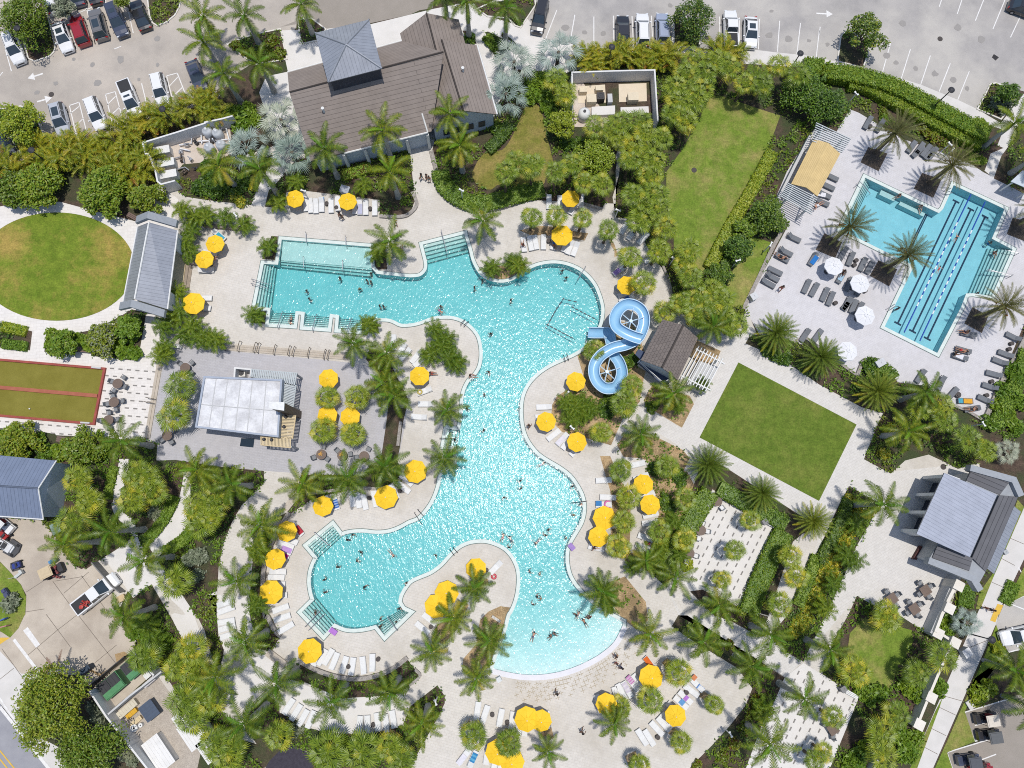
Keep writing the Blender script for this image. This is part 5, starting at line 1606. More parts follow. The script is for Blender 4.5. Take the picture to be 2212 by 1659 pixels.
# ---- stage pavilion beside the oval lawn
rf, wl, f, L_, R_, K_ = gable([(297, 490), (266, 652)], [(322, 480), (291, 646)], [(384, 498), (362, 668)], 3.8, 5.6, .5)
pars = []
for e, k, r, s in ((L_[0], K_[0], R_[0], 1), (L_[1], K_[1], R_[1], -1)):
    par = MB(); ax = (K_[0] - K_[1]).normalized() * s
    for a, b in ((e, k), (k, r)):
        a2, b2 = a + ax * .25 + UP * .1, b + ax * .25 + UP * .1
        p = [a2, b2, b2 + ax * .9, a2 + ax * .9]
        top = [q + UP * .55 for q in p]
        n = (p[1] - p[0]).cross(p[3] - p[0])
        if n.z < 0: p.reverse(); top.reverse()
        par.idx(list(p) + list(top), [(3, 2, 1, 0), (4, 5, 6, 7), (0, 1, 5, 4), (1, 2, 6, 5), (2, 3, 7, 6), (3, 0, 4, 7)])
    pars.append(('parapet', par.mesh('parapet', trim_g)))
cols = []
for q in f:
    m = MB(); m.box((q.x, q.y, 1.8), (.45, .45, 3.6), math.atan2((K_[0] - K_[1]).y, (K_[0] - K_[1]).x)); cols.append(('column', m.mesh('column', wall_white)))
bk = MB(); a, b = f[2], f[3]
bk.wall([a, a.lerp(b, .2)], .3, 0, 3.7); bk.wall([a.lerp(b, .8), b], .3, 0, 3.7)
cap = MB(); rk(cap, K_[0], K_[1])
fas = MB(); fas.tube([L_[0] + UP * .02, L_[1] + UP * .02], .09, 6); fas.tube([R_[0] + UP * .02, R_[1] + UP * .02], .09, 6)
stg = MB(); stg.prism([(q.x, q.y) for q in inset([L_[0], L_[1], R_[1], R_[0]], .2)], 0, .45)
thing('stage_pavilion', [('roof', rf.mesh('roof', metal_g), [('ridge_cap', cap.mesh('ridge_cap', trim_w)), ('fascia', fas.mesh('fascia', trim_w))]), ('rear_wall', bk.mesh('rear_wall', wall_blue)), ('stage_floor', stg.mesh('stage_floor', wood_s))] + cols + pars,
      label='open stage pavilion with grey blue metal gable roof beside the oval lawn', cat='pavilion')
ck = MB(); cw2 = MB()
ca = G(T('10', '1905,1180 1975,1200 1945,1400 1870,1380'))
for i in range(4):
    for j in range(8):
        u0, u1, v0, v1 = i / 4, (i + 1) / 4, j / 8, (j + 1) / 8
        def bl(u, v): return ca[0].lerp(ca[1], u).lerp(ca[3].lerp(ca[2], u), v)
        q = [bl(u0, v0), bl(u1, v0), bl(u1, v1), bl(u0, v1)]
        (ck if (i + j) % 2 else cw2).face([(p.x, p.y, .09) for p in reversed(q)])
ck.m = [0] * len(ck.f); i0 = len(ck.f)
for fc in cw2.f:
    ck.face([cw2.v[k] for k in fc]); ck.m[-1] = 1
thing('chess_board', ck.mesh('chess_board', [dark_metal, wall_white]), whole=True, cat='game board', label='giant black and white chess board beside the stage pavilion')
ws = MB()
for k in range(3):
    q = G(T('10', '%d,1195 %d,1225 %d,1480 %d,1460' % (1980 + 35 * k, 2012 + 35 * k, 1975 + 35 * k, 1943 + 35 * k)))
    ws.prism([(p.x, p.y) for p in q], 0, .12 + .14 * (2 - k))
thing('stage_steps', ws.mesh('stage_steps', M('weathered_wood', (0.27, 0.22, 0.17), .9, (0.34, 0.28, 0.22), 2, .2, 12)), whole=True, cat='steps', label='three weathered wooden steps facing the pool deck at the stage pavilion')

# ---- service building at the left edge
rf, wl, f, L_, R_, K_ = gable([(-60, 978), (122, 995)], [(-60, 1046), (83, 1055)], [(-60, 1111), (94, 1122)], 3.9, 5.6, .4)
cap = MB(); rk(cap, K_[0], K_[1])
fas = MB()
for a, b in ((L_[1], K_[1]), (K_[1], R_[1]), (R_[0], R_[1])):
    fas.tube([a + UP * .02, b + UP * .02], .08, 6)
thing('service_building', [('wall', wl.mesh('wall', wall_blue)), ('roof', rf.mesh('roof', metal_b), [('ridge_cap', cap.mesh('ridge_cap', metal_b)), ('fascia', fas.mesh('fascia', trim_w))])], label='service building with blue metal gable roof above the driveway', cat='building')

# ---- water slide tower
rf, wl, f, L_, R_, K_ = gable([(1431, 690), (1384, 778)], [(1476, 702), (1430, 794)], [(1508, 730), (1464, 821)], 4.4, 6.3, .35)
cap = MB(); rk(cap, K_[0], K_[1])
stair_deck = [P(*q, 2.2) for q in T('23', '250,600 330,520 620,760 510,830')]
sd = MB(); sd.prism([(p.x, p.y) for p in stair_deck], 2.0, 2.2)
rail = MB()
for a, b in zip(stair_deck, stair_deck[1:] + stair_deck[:1]):
    rail.tube([a + UP * 1.0, b + UP * 1.0], .05, 5)
    rail.tube([a + UP * .5, b + UP * .5], .03, 5)
    rail.tube([a, a + UP * 1.0], .05, 5)
plat = MB(); plat.prism([(p.x, p.y) for p in [P(*q, 2.6) for q in T('23', '225,510 260,450 340,490 290,570')]], 2.4, 2.6)
slat, beam, post = MB(), MB(), []
pg = [P(*q, 3.0) for q in ((1503, 754), (1565, 786), (1535, 843), (1471, 812))]
for a, b in ((pg[0], pg[1]), (pg[3], pg[2])):
    d = b - a
    beam.box((a + b) / 2, (d.length, .16, .22), math.atan2(d.y, d.x))
for k in range(9):
    t = .04 + .115 * k
    a, b = pg[0].lerp(pg[1], t * .9), pg[3].lerp(pg[2], t * .9)
    d = (b - a); a, b = a - d * .12, b + d * .12
    slat.box((a + b) / 2 + UP * .19, ((b - a).length, .11, .16), math.atan2(d.y, d.x))
for q in (pg[0].lerp(pg[1], .75), pg[3].lerp(pg[2], .75)):
    m = MB(); m.box((q.x, q.y, 1.45), (.28, .28, 2.9), R(-29)); post.append(('post', m.mesh('post', wall_white)))
thing('slide_tower', [('wall', wl.mesh('wall', wall_blue)), ('roof', rf.mesh('roof', shingle_b), [('ridge_cap', cap.mesh('ridge_cap', shingle_b))]), ('stair_deck', sd.mesh('stair_deck', deck_navy), [('railing', rail.mesh('railing', trim_w))]), ('platform', plat.mesh('platform', deck_navy))],
      label='brown roofed start tower of the blue water slide', cat='building')
thing('pergola', [('beam', beam.mesh('beam', trim_w)), ('slat', slat.mesh('slat', trim_w))] + post, label='white slatted pergola on the right side of the slide tower', cat='pergola', group='pergolas')
cnt = MB()
q = G(T('23', '900,600 1100,660 950,950 760,860'))
cnt.prism([(p.x, p.y) for p in q], 0, .95)
thing('counter', cnt.mesh('counter', wall_grey), whole=True, cat='counter', label='grey counter block under the white pergola of the slide tower')

# ---- the slide
path = [('23', 290, 350, 4.0), ('23', 215, 330, 3.95), ('23', 110, 285, 3.9), ('23', 20, 220, 3.8), ('23', 0, 130, 3.7), ('23', 40, 40, 3.6), ('23', 120, -20, 3.5), ('23', 215, -10, 3.4), ('23', 290, 50, 3.3), ('23', 315, 150, 3.2), ('23', 290, 260, 3.1), ('23', 235, 350, 3.0), ('23', 120, 410, 2.9), ('23', 0, 440, 2.8),
        ('22', 2130, 480, 2.7), ('22', 2050, 540, 2.6), ('22', 1995, 630, 2.45), ('22', 1990, 730, 2.3), ('22', 2030, 820, 2.15), ('22', 2110, 880, 2.0), ('23', 0, 870, 1.9), ('23', 55, 800, 1.8), ('23', 75, 700, 1.7), ('23', 45, 600, 1.6), ('23', -10, 520, 1.5), ('22', 2180, 430, 1.35), ('22', 2165, 360, 1.2), ('22', 2145, 290, 1.05), ('22', 2090, 285, .8), ('22', 1990, 285, .45), ('22', 1930, 280, .25)]
pp = []
for rc, u, v, h in path:
    q = T(rc, '%f,%f' % (u, v))[0]
    pp.append(tuple(P(q[0], q[1], h)))
def smooth3(p, n):
    out = []
    for i in range(len(p) - 1):
        p0, p1, p2, p3 = p[max(i - 1, 0)], p[i], p[i + 1], p[min(i + 2, len(p) - 1)]
        for k in range(n):
            t = k / n
            out.append(Vector([0.5 * (2 * b + (c - a) * t + (2 * a - 5 * b + 4 * c - d) * t * t + (3 * b - a - 3 * c + d) * t ** 3) for a, b, c, d in zip(p0, p1, p2, p3)]))
    out.append(Vector(p[-1]))
    return out
sp = smooth3(pp, 5)
tub, lip = MB(), [[], []]
prof = [(-.62, .42), (-.56, .12), (-.36, -.12), (0, -.2), (.36, -.12), (.56, .12), (.62, .42)]
rings = []
for i, p in enumerate(sp):
    d = (sp[min(i + 1, len(sp) - 1)] - sp[max(i - 1, 0)]); d.z = 0; d.normalize()
    s = Vector((d.y, -d.x, 0))
    rings.append([p + s * x + UP * z for x, z in prof] + [p + s * x * 1.08 + UP * (z - .07) for x, z in reversed(prof)])
    lip[0].append(p + s * .66 + UP * .42); lip[1].append(p - s * .66 + UP * .42)
n = len(rings[0])
tub.idx([q for r in rings for q in r], [(i * n + k, i * n + (k + 1) % n, (i + 1) * n + (k + 1) % n, (i + 1) * n + k) for i in range(len(rings) - 1) for k in range(n)])
lp = MB()
for l in lip: lp.tube(l, .07, 6)
sup = []
for u, v, rc, hz in ((175, 155, '23', 3.2), (2130, 700, '22', 1.7)):
    m = MB()
    q = T(rc, '%f,%f' % (u, v))[0]
    c = P(q[0], q[1], hz)
    m.tube([(c.x, c.y, 0), (c.x, c.y, hz + .3)], .22, 10)
    for k in range(6):
        a = k * math.pi / 3 + .3
        r = 1.75
        m.tube([(c.x, c.y, hz + .1), (c.x + math.cos(a) * r, c.y + math.sin(a) * r, hz - .1 * (k - 2))], .07, 5)
    sup.append(('support_post', m.mesh('support_post', slide_w)))
thing('water_slide', [('flume', tub.mesh('flume', slide_m, True)), ('rim', lp.mesh('rim', slide_w, True))] + sup, label='pale blue figure of eight water slide ending in the pool', cat='water slide')

# ---- poolside bar
rw = [P(*q, 4.0) for q in ((443, 815), (609, 822), (601, 943), (425, 922))]
bw, br, bp, sm = MB(), MB(), MB(), MB()
bw.prism([(p.x, p.y) for p in inset(rw, .5)], 0, 3.7)
bp.wall([(p.x, p.y) for p in rw], .22, 3.55, 4.25, True)
br.prism([(p.x, p.y) for p in inset(rw, .12)], 3.7, 4.05)
for t in (.15, .3, .47, .62, .8):
    a, b = rw[0].lerp(rw[1], t), rw[3].lerp(rw[2], t)
    sm.tube([a + UP * .05, b + UP * .05], .06, 5)
a, b = rw[0].lerp(rw[3], .55), rw[1].lerp(rw[2], .55); sm.tube([a + UP * .05, b + UP * .05], .06, 5)
def slatted(pts, h, n, mat, nm, cross=1):
    """louvre canopy filling a quad p0-p1-p2-p3 with n slats parallel to p0-p3"""
    q = [P(*p, h) for p in pts]
    m = MB()
    for k in range(n):
        t = (k + .5) / n
        a, b = q[0].lerp(q[1], t), q[3].lerp(q[2], t)
        d = b - a
        w = (q[1] - q[0]).length / n * .72
        m.box((a + b) / 2, (d.length, w, .07), math.atan2(d.y, d.x))
    for j in range(cross + 1):
        t = j / cross
        a, b = q[0].lerp(q[3], t), q[1].lerp(q[2], t)
        d = b - a
        m.box((a + b) / 2 - UP * .09, (d.length, .12, .12), math.atan2(d.y, d.x))
    return m.mesh(nm, mat)
t1 = T('21', '500,672 1000,712 975,850 490,745'); t2 = T('21', '850,810 985,840 950,1080 840,1040')
t3 = T('21', '600,1400 935,1410 930,1517 600,1485'); t4 = T('21', '830,1165 980,1168 945,1420 795,1410')
louv = slatted([t1[0], t1[1], t1[2], t1[3]], 3.2, 26, M('louvre_grey', (0.42, 0.46, 0.47), .5), 'louvre_canopy', 2)
louv2 = slatted([t2[0], t2[3], t2[2], t2[1]], 3.2, 14, MATS['louvre_grey'], 'louvre_canopy', 1)
wd1 = slatted([t3[0], t3[1], t3[2], t3[3]], 3.2, 22, wood_s, 'wood_canopy', 1)
wd2 = slatted([t4[0], t4[3], t4[2], t4[1]], 3.2, 16, wood_s, 'wood_canopy', 1)
chm = MB(); q = [P(*w, 7.6) for w in T('21', '695,1025 855,1030 850,1112 700,1090')]
chm.prism([(p.x, p.y) for p in q], 0, 7.45)
chc = MB(); chc.prism([(p.x, p.y) for p in offset(ccw(P2(q)), .05, True)], 7.45, 7.6)
acw = MB(); acw.wall(G(T('21', '318,760 325,655 500,672 490,750'), 2.2), .2, 0, 2.2)
mat_d = MB(); mat_d.prism([(p.x, p.y) for p in G(T('21', '395,1415 538,1420 525,1515 380,1500'))], 0.03, .06)
thing('door_mat', mat_d.mesh('door_mat', M('rubber_mat', (0.015, 0.03, 0.05), .9)), whole=True, cat='mat', label='dark rectangular mat at the lower side of the poolside bar')
posts = []
for w in T('21', '975,720 945,1070 930,1505 610,1480'):
    p = P(*w, 3.2); m = MB(); m.box((p.x, p.y, 1.55), (.2, .2, 3.1), 0); posts.append(('post', m.mesh('post', trim_g)))
lampm = MB()
for w in T('21', '875,1185 855,1292 637,1427 720,1432'):
    p = P(*w, 3.4); lampm.lathe([(.2, 0), (.2, .2), (.12, .3)], 10, (p.x, p.y, 3.25))
thing('pool_bar', [('wall', bw.mesh('wall', wall_blue)), ('roof', br.mesh('roof', membrane), [('seam', sm.mesh('seam', wall_grey))]), ('parapet', bp.mesh('parapet', M('parapet_blue', (0.34, 0.38, 0.45), .7))), ('louvre_canopy', louv), ('louvre_canopy', louv2), ('wood_canopy', wd1, [('light', lampm.mesh('light', dark_metal))]), ('wood_canopy', wd2), ('chimney', chm.mesh('chimney', wall_brown), [('cap', chc.mesh('cap', trim_w))]), ('screen_wall', acw.mesh('screen_wall', wall_white))] + posts,
      label='white flat roofed poolside bar with louvred canopies and a brown chimney', cat='building')
def ac(u, v, sx, sy, sz, rz, label, cat='air conditioner', fanc=True, h=None, mat=None):
    p = P(u, v, sz if h is None else h)
    b, fm = MB(), MB()
    b.box((0, 0, sz / 2), (sx, sy, sz))
    b.box((0, 0, sz + .03), (sx * 1.03, sy * 1.03, .06))
    r = min(sx, sy) * .38
    parts = [('cabinet', b.mesh('cabinet', mat or M('unit_white', (0.62, 0.60, 0.55), .6)))]
    if fanc:
        fm.lathe([(r, 0), (r, .05), (r * .85, .05), (r * .8, .02), (r * .2, .02), (r * .18, .07)], 14, (0, 0, sz + .06))
        parts.append(('fan', fm.mesh('fan', dark_metal)))
    thing('cooling_unit' if fanc else 'utility_cabinet', parts, (p.x, p.y, 0), rz, label=label, cat=cat)
q = T('21', '395,712')[0]; ac(q[0], q[1], .9, .9, .9, .1, 'round fan air conditioner in the walled nook of the poolside bar')

# ---- restroom building on the right
rr = [P(*q, 5.0) for q in ((2035.6, 1022), (2158.6, 1069), (2099.6, 1204), (1975.6, 1153))]
rr[0].z = rr[3].z = 5.4; rr[1].z = rr[2].z = 4.6
sr = MB(); slope(sr, rr[2], rr[1], rr[0], rr[3], .2)
blk = [P(*q, 3.4) for q in T('34', '1590,210 1640,105 2060,225 2150,385 2000,700 1790,1210 1735,1310 1180,1075 1270,920')]
lw = MB(); lw.prism([(p.x, p.y) for p in blk], 3.2, 3.4)
i0 = len(lw.f)
lr = MB()
a, b, c, d = [P(*q, 3.42) for q in T('34', '1640,110 2060,225 2060,300 1590,215')]
slope(lr, P(*T('34', '1590,215')[0], 3.45), P(*T('34', '1950,370')[0], 3.45), P(*T('34', '2055,230')[0], 3.75), P(*T('34', '1635,110')[0], 3.75), .1)
slope(lr, P(*T('34', '2150,390')[0], 3.5), P(*T('34', '1800,1200')[0], 3.5), P(*T('34', '1650,1045')[0], 3.75), P(*T('34', '1945,370')[0], 3.75), .1)
slope(lr, P(*T('34', '1620,1190')[0], 3.5), P(*T('34', '1220,1050')[0], 3.5), P(*T('34', '1275,925')[0], 3.75), P(*T('34', '1660,1050')[0], 3.75), .1)
pw1, pw2 = MB(), MB()
pw1.wall([P(*q, 3.9) for q in T('34', '1630,75 2100,205 2180,380')], .75, 3.0, 4.0)
pw2.wall([P(*q, 3.9) for q in T('34', '1180,1075 1660,1270 1740,1400')], .75, 3.0, 4.0)
aw = MB(); slope(aw, P(*T('34', '2180,550')[0], 2.8), P(*T('34', '1890,1222')[0], 2.8), P(*T('34', '1732,1100')[0], 3.6), P(*T('34', '2030,430')[0], 3.6), .1)
bwl = MB()
body(bwl, [Vector((p.x, p.y, 0)) for p in inset(blk, .3)], 0, [3.2] * len(blk))
side = MB(); side.prism([(p.x, p.y) for p in G(T('34', '1100,1120 1190,1150 1480,1300 1540,1340 1500,1390 1340,1290'))], 0, .5)
frame = []
fa, fb = P(*T('34', '1130,185')[0], 0), P(*T('34', '880,770')[0], 0)
for t in (0.0, .32, .64, .97):
    a = fa.lerp(fb, t)
    dirn = (rr[1] - rr[0]); dirn.z = 0; dirn.normalize()
    m = MB(); m.box((a.x + dirn.x * .6, a.y + dirn.y * .6, 2.55), (1.5, .38, 5.1), math.atan2(dirn.y, dirn.x)); frame.append(('pillar', m.mesh('pillar', wall_white)))
dk = MB()
o_ = (rr[1] - rr[0]); o_.z = 0; o_.normalize()
dk.wall([fa + o_ * 1.3, fb + o_ * 1.3], .1, 0, 4.8)
thing('restroom_building', [('wall', bwl.mesh('wall', wall_grey)), ('roof', sr.mesh('roof', metal_p)), ('lower_roof', lr.mesh('lower_roof', shingle_g)), ('ceiling', lw.mesh('ceiling', trim_g)), ('parapet', pw1.mesh('parapet', trim_g)), ('parapet', pw2.mesh('parapet', trim_g)), ('awning', aw.mesh('awning', metal_g)), ('screen', dk.mesh('screen', wall_dark))] + frame, label='restroom building with grey metal shed roof and white pillars', cat='building')
bnch = MB(); q = G(T('34', '1090,920 1130,930 1050,1070 1010,1060'), .45); bnch.prism([(p.x, p.y) for p in q], .0, .5)
thing('planter_box', bnch.mesh('planter_box', M('oxblood', (0.09, 0.03, 0.028), .7)), whole=True, cat='planter', label='dark red brown box against the restroom building wall')

# ---- yellow cabana with two pergolas
rf, wl, f, L_, R_, K_ = gable([(1758, 300), (1709, 397)], [(1790, 309), (1742, 405)], [(1815, 332), (1766, 424)], 3.0, 3.8, .3)
cols = []
for q in f:
    m = MB(); m.box((q.x, q.y, 1.45), (.2, .2, 2.9), R(-29)); cols.append(('post', m.mesh('post', trim_w)))
thing('cabana', [('awning', rf.mesh('awning', yellow_roof))] + cols, label='yellow awning roofed cabana beside the lap pool', cat='cabana')
bsw = MB(); bsw.wall(G(T('13', '2080,-150 1900,200 1720,560')), .35, 0, 1.1)
thing('wall', bsw.mesh('wall', wall_grey), whole=True, cat='wall', label='low grey wall behind the yellow cabana')
for nm, s, lab in (('a', TT('04', '-30,1340 325,1505 235,1650 -75,1530'), 'white slatted pergola on the upper end of the yellow cabana'), ('b', TT('13', '1870,330 2175,480 2115,655 1800,470'), 'white slatted pergola on the lower end of the yellow cabana')):
    q = [P(*w, 3.0) for w in s]
    sl, bm, ps = MB(), MB(), []
    for k in range(9):
        t = k / 8
        a, b = q[0].lerp(q[3], t), q[1].lerp(q[2], t); d = b - a
        sl.box((a + b) / 2 + UP * .16, (d.length * 1.06, .10, .15), math.atan2(d.y, d.x))
    for t in (.18, .85):
        a, b = q[0].lerp(q[1], t), q[3].lerp(q[2], t); d = b - a
        bm.box((a + b) / 2, (d.length, .15, .18), math.atan2(d.y, d.x))
        for e in (.15, .85):
            c = a.lerp(b, e); m = MB(); m.box((c.x, c.y, 1.45), (.2, .2, 2.9), 0); ps.append(('post', m.mesh('post', trim_w)))
    thing('pergola', [('slat', sl.mesh('slat', M('pergola_grey', (0.50, 0.53, 0.53), .6))), ('beam', bm.mesh('beam', MATS['pergola_grey']))] + ps, label=lab, cat='pergola', group='pergolas')
# shade sail piece at the right edge
shd = MB(); slope(shd, P(*T('14', '2070,300')[0], 3), P(*T('14', '2350,420')[0], 3), P(*T('14', '2420,300')[0], 3.2), P(*T('14', '2200,180')[0], 3.2), .08)
pst = MB()
for w in T('14', '2110,300 2300,380'): p = P(*w, 3); pst.box((p.x, p.y, 1.5), (.15, .15, 3.0))
thing('shade_roof', [('roof', shd.mesh('roof', wall_blue)), ('post', pst.mesh('post', trim_w))], label='small pale shade roof cut by the right picture edge', cat='shade')

# ---- walls
def wallthing(s, h, th, mat, label, closed=False, pillars=(), name='wall', hp=None):
    mb = MB(); mb.wall(G(TT(*s)), th, 0, h, closed)
    parts = [('wall', mb.mesh('wall', mat))]
    for u, v in pillars:
        p = P(u, v, h); m = MB(); m.box((p.x, p.y, (h + .25) / 2), (.95, .95, h + .25), R(-29)); m.box((p.x, p.y, h + .33), (1.15, 1.15, .16), R(-29))
        parts.append(('pillar', m.mesh('pillar', mat)))
    if len(parts) == 1:
        thing(name, parts[0][1], whole=True, cat='wall', label=label)
    else:
        thing(name, parts, cat='wall', label=label)
cream = M('cream_wall', (0.64, 0.60, 0.53), .85, (0.70, 0.66, 0.59), .8, .06, 10)
def hw(s, h):  # wall seen by its top edge
    return [W2S(tuple(P(u, v, h).xy) + (0,)) for u, v in TT(*s)]
wallthing(('o',) + (' '.join('%f,%f' % p for p in hw(('00', '1540,1540 1900,1430 2212,1330', '01', '0,1320 190,1280 300,1250'), 2.3)),), 2.3, .2, wall_white, 'white equipment yard wall under the golden palms')
wallthing(('o',) + (' '.join('%f,%f' % p for p in hw(('00', '1540,1540 1570,1659', '10', '1600,0 1640,90 1680,200 1700,300 1740,330 1890,290'), 2.3)),), 2.3, .2, wall_white, 'curved white left wall of the equipment yard')
wallthing(('o',) + (' '.join('%f,%f' % p for p in hw(('02', '1760,1370 1755,780 2212,765', '03', '0,765 435,755 470,1310'), 2.4)),), 2.4, .2, wall_white, 'white wall round three sides of the transformer yard')
wallthing(('o',) + (' '.join('%f,%f' % p for p in hw(('40', '965,830 1150,1110 1380,1400 1600,1680 1700,1810'), 2.4)),), 2.4, .2, wall_white, 'long white wall of the storage yard beside the big tree')
wallthing(('o',) + (' '.join('%f,%f' % p for p in hw(('40', '1165,1080 1400,880 1740,620'), 2.3)),), 2.3, .2, wall_grey, 'grey cross wall between the dumpsters and the storage yard')
wallthing(('o',) + (' '.join('%f,%f' % p for p in hw(('40', '1440,410 1660,660'), 2.3)),), 2.3, .2, wall_white, 'short white end wall beside the dumpsters')
wallthing(('o',) + (' '.join('%f,%f' % p for p in hw(('41', '-40,1200 80,1390'), 2.0)),), 2.0, .2, wall_white, 'white wall end at the right of the storage yard')
gt = MB(); gt.wall(G(T('40', '985,800 1200,610 1430,420')), .1, 0.05, 1.9)
thing('bin_gate', gt.mesh('bin_gate', dark_metal), whole=True, cat='gate', label='dark metal gate panels in front of the green dumpsters')
wallthing(('o',) + (' '.join('%f,%f' % p for p in hw(('44', '1290,190 1440,290'), 1.6)),), 1.6, .3, cream, 'short cream wall turning from the terrace to the pillar row', pillars=[T('44', '1270,200')[0]])
wallthing(('o',) + (' '.join('%f,%f' % p for p in hw(('44', '1445,300 1290,640 1190,880 1065,1190'), 1.6)),), 1.6, .3, cream, 'long cream garden wall with square pillars beside the sidewalk', pillars=T('44', '1450,300 1195,890 1065,1180'))
wallthing(('o',) + (' '.join('%f,%f' % p for p in hw(('44', '640,1580 560,1760'), 1.4)),), 1.4, .3, cream, 'cream wall stub at the lower picture edge below the sabals')
wallthing(('o',) + (' '.join('%f,%f' % p for p in hw(('34', '1480,1340 1400,1500 1330,1659', '44', '1260,190'), 2.2)),), 2.2, .35, cream, 'cream terrace wall with a window beside the square tables', pillars=T('34', '1490,1345 1390,1590'))
wg = MB(); q = [P(*w, 0) for w in T('34', '1440,1310 1330,1300 1200,1659', '') ] if False else [P(*w, 0) for w in TT('34', '1350,1310 1200,1659', '44', '1120,180')]
wg.wall(q, .4, 0, 1.8); thing('wall', wg.mesh('wall', wall_grey), whole=True, cat='wall', label='grey screen wall closing the square table terrace')
# stone borders round beds
def border(s, h, w, label, mat=stone_m):
    pts = TT(*s); pts = smooth(pts, n=4)
    mb = MB(); mb.wall(G(pts), w, 0, h)
    thing('stone_border', mb.mesh('stone_border', mat), whole=True, cat='border wall', label=label)
border(('12', '235,-20 270,120 300,230 350,360 450,470 560,560 680,615 800,618 920,600 1080,560 1200,505 1350,470 1480,455'), .32, .55, 'grey stone border curving round the clubhouse garden')
border(('12', '1870,545 1980,575 2080,603'), .3, .3, 'thin stone border end near the sabals by the upper umbrella')
border(('12', '30,420 75,520 65,590 0,655', '11', '2160,680 2050,692 1890,680'), .32, .45, 'stone border round the planted corner left of the entry walk')
border(('13', '1850,755 1700,1030 1560,1330 1400,1659', '23', '1390,20'), .22, .5, 'straight stone border at the left edge of the lap pool deck')
border(('24', '2260,240 2160,440 2000,730 1870,1010 1770,1235'), .35, .6, 'stone border along the lower right of the lap pool deck')
border(('24', '400,740 480,572 600,620'), .35, .4, 'stone border corner round the jutting hedge of the lap deck')
border(('24', '-280,380 -170,330 -60,400 60,480 250,630 400,735'), .25, .35, 'stone border behind the sylvester palms of the lap deck')
border(('24', '1290,960 1400,1040 1600,1130 1770,1230'), .3, .35, 'stone border at the bottom corner of the lap pool deck')
border(('31', '920,560 780,790 690,990 645,1180 640,1400 660,1659', '41', '690,20 760,160 830,230'), .45, .5, 'curved grey seat wall left of the lower pool lobe')
border(('41', '680,400 770,470 870,545'), .3, .9, 'grey steps joining the lower pool deck to the path', step_m)
border(('41', '1050,510 1250,610 1500,680 1750,680 2000,600 2190,460'), .45, .5, 'curved grey seat wall below the lower pool lobe')
border(('31', '870,530 960,420 1050,350'), .3, .8, 'stone step strip by the umbrella at the upper left of the lobe', step_m)
border(('31', '1100,360 1330,330 1620,290 1900,300 2050,240 2150,160'), .35, .35, 'low stone border above the loungers of the lower lobe')
border(('42', '60,590 115,660 0,760'), .4, .3, 'stone border tip right of the lower seat wall')
border(('21', '2120,1240 2100,1400 2090,1500'), .5, .35, 'stone wall stub at the right edge of the bar terrace')
border(('13', '520,1220 560,1310 590,1400 610,1520 615,1659'), .3, .3, 'dark edging between the sabal belt and the walk', stone_m)
pl = MB()
for s in ('0,785 445,830 460,680',):
    pl.wall(G(T('11', s)), .4, 0, .6)
pl.wall(G(TT('10', '2010,1190 2140,1200 2212,1210')), .3, 0, .5)
thing('planter_wall', pl.mesh('planter_wall', M('planter_brown', (0.20, 0.165, 0.14), .85, (0.26, 0.22, 0.19), 2, .15, 10)), whole=True, cat='planter', label='low brown planter wall right of the stage pavilion')
# terrace steps with hand rails
ts = MB()
for k in range(3):
    q = TT('21', '%d,%d 1560,%d 1560,%d %d,%d' % (225, 400 + 22 * k, 500 + 24 * k, 524 + 24 * k, 225, 422 + 22 * k))
    ts.prism([(p.x, p.y) for p in G(q)], 0, .30 - .07 * k)
thing('terrace_steps', ts.mesh('terrace_steps', step_m), whole=True, cat='steps', label='long beige steps between the pool deck and the bar terrace')
ts = MB()
for k in range(2):
    q = TT('20', '%d,620 %d,622 %d,1420 %d,1418' % (1700 + 28 * k, 1728 + 28 * k, 1595 + 28 * k, 1567 + 28 * k))
    ts.prism([(p.x, p.y) for p in G(q)], 0, .22 - .08 * k)
thing('terrace_steps', ts.mesh('terrace_steps', step_m), whole=True, cat='steps', label='beige steps between the bocce plaza and the bar terrace')

def handrail(rc, s, mat=None, hgt=.9, low=0.0):
    for q in T(rc, s):
        a, b = P(*q[:2]), P(*q[2:])
        if (b - a).length < .3: continue
        m = MB()
        d = (b - a).normalized() * .15
        m.tube([a, a + UP * hgt, a + d + UP * (hgt + .08), b - d + UP * (hgt + .08 - low), b + UP * (hgt - low), Vector((b.x, b.y, -.3 - low))], .045, 5)
        thing('handrail', m.mesh('handrail', mat or steel), whole=True, cat='handrail', look='slim metal handrail', at=q[:2], group='handrails')
rail_d = M('rail_bronze', (0.16, 0.13, 0.10), .5)
handrail('21', '375,485>405,380 545,495>575,395 585,500>612,400 760,520>785,420 915,530>940,430 960,535>990,440 1125,550>1150,450 1295,570>1320,470 1335,575>1360,475 240,400>225,470', rail_d)
handrail('20', '1690,600>1760,610 1610,985>1690,1000 1590,1030>1680,1045 1500,1415>1610,1420', rail_d)
handrail('11', '1105,870>1108,975 1530,910>1535,1010 525,1375>700,1425 520,1420>695,1470', steel, .8, .3)
handrail('11', '1078,1130>1076,1240 1500,1170>1498,1280', steel, .7, .3)
handrail('12', '345,845>410,1095 1895,1240>1810,1370', steel, .8, .4)
handrail('21', '805,240>850,55 1178,270>1215,85 1550,295>1590,125', steel, .8, .4)
handrail('22', '555,200>600,140 590,215>635,160 1655,530>1680,595 1690,515>1715,580 330,1420>500,1425', dark_metal, .8, .4)
handrail('32', '60,560>135,680 95,525>150,590 440,950>485,1020 475,930>520,990 1740,455>1910,435', dark_metal, .8, .3)
handrail('31', '1200,770>1350,915', steel, .8, .3)
handrail('41', '1100,125>1250,-40 1140,160>1290,0 2090,165>1980,20', steel, .8, .3)
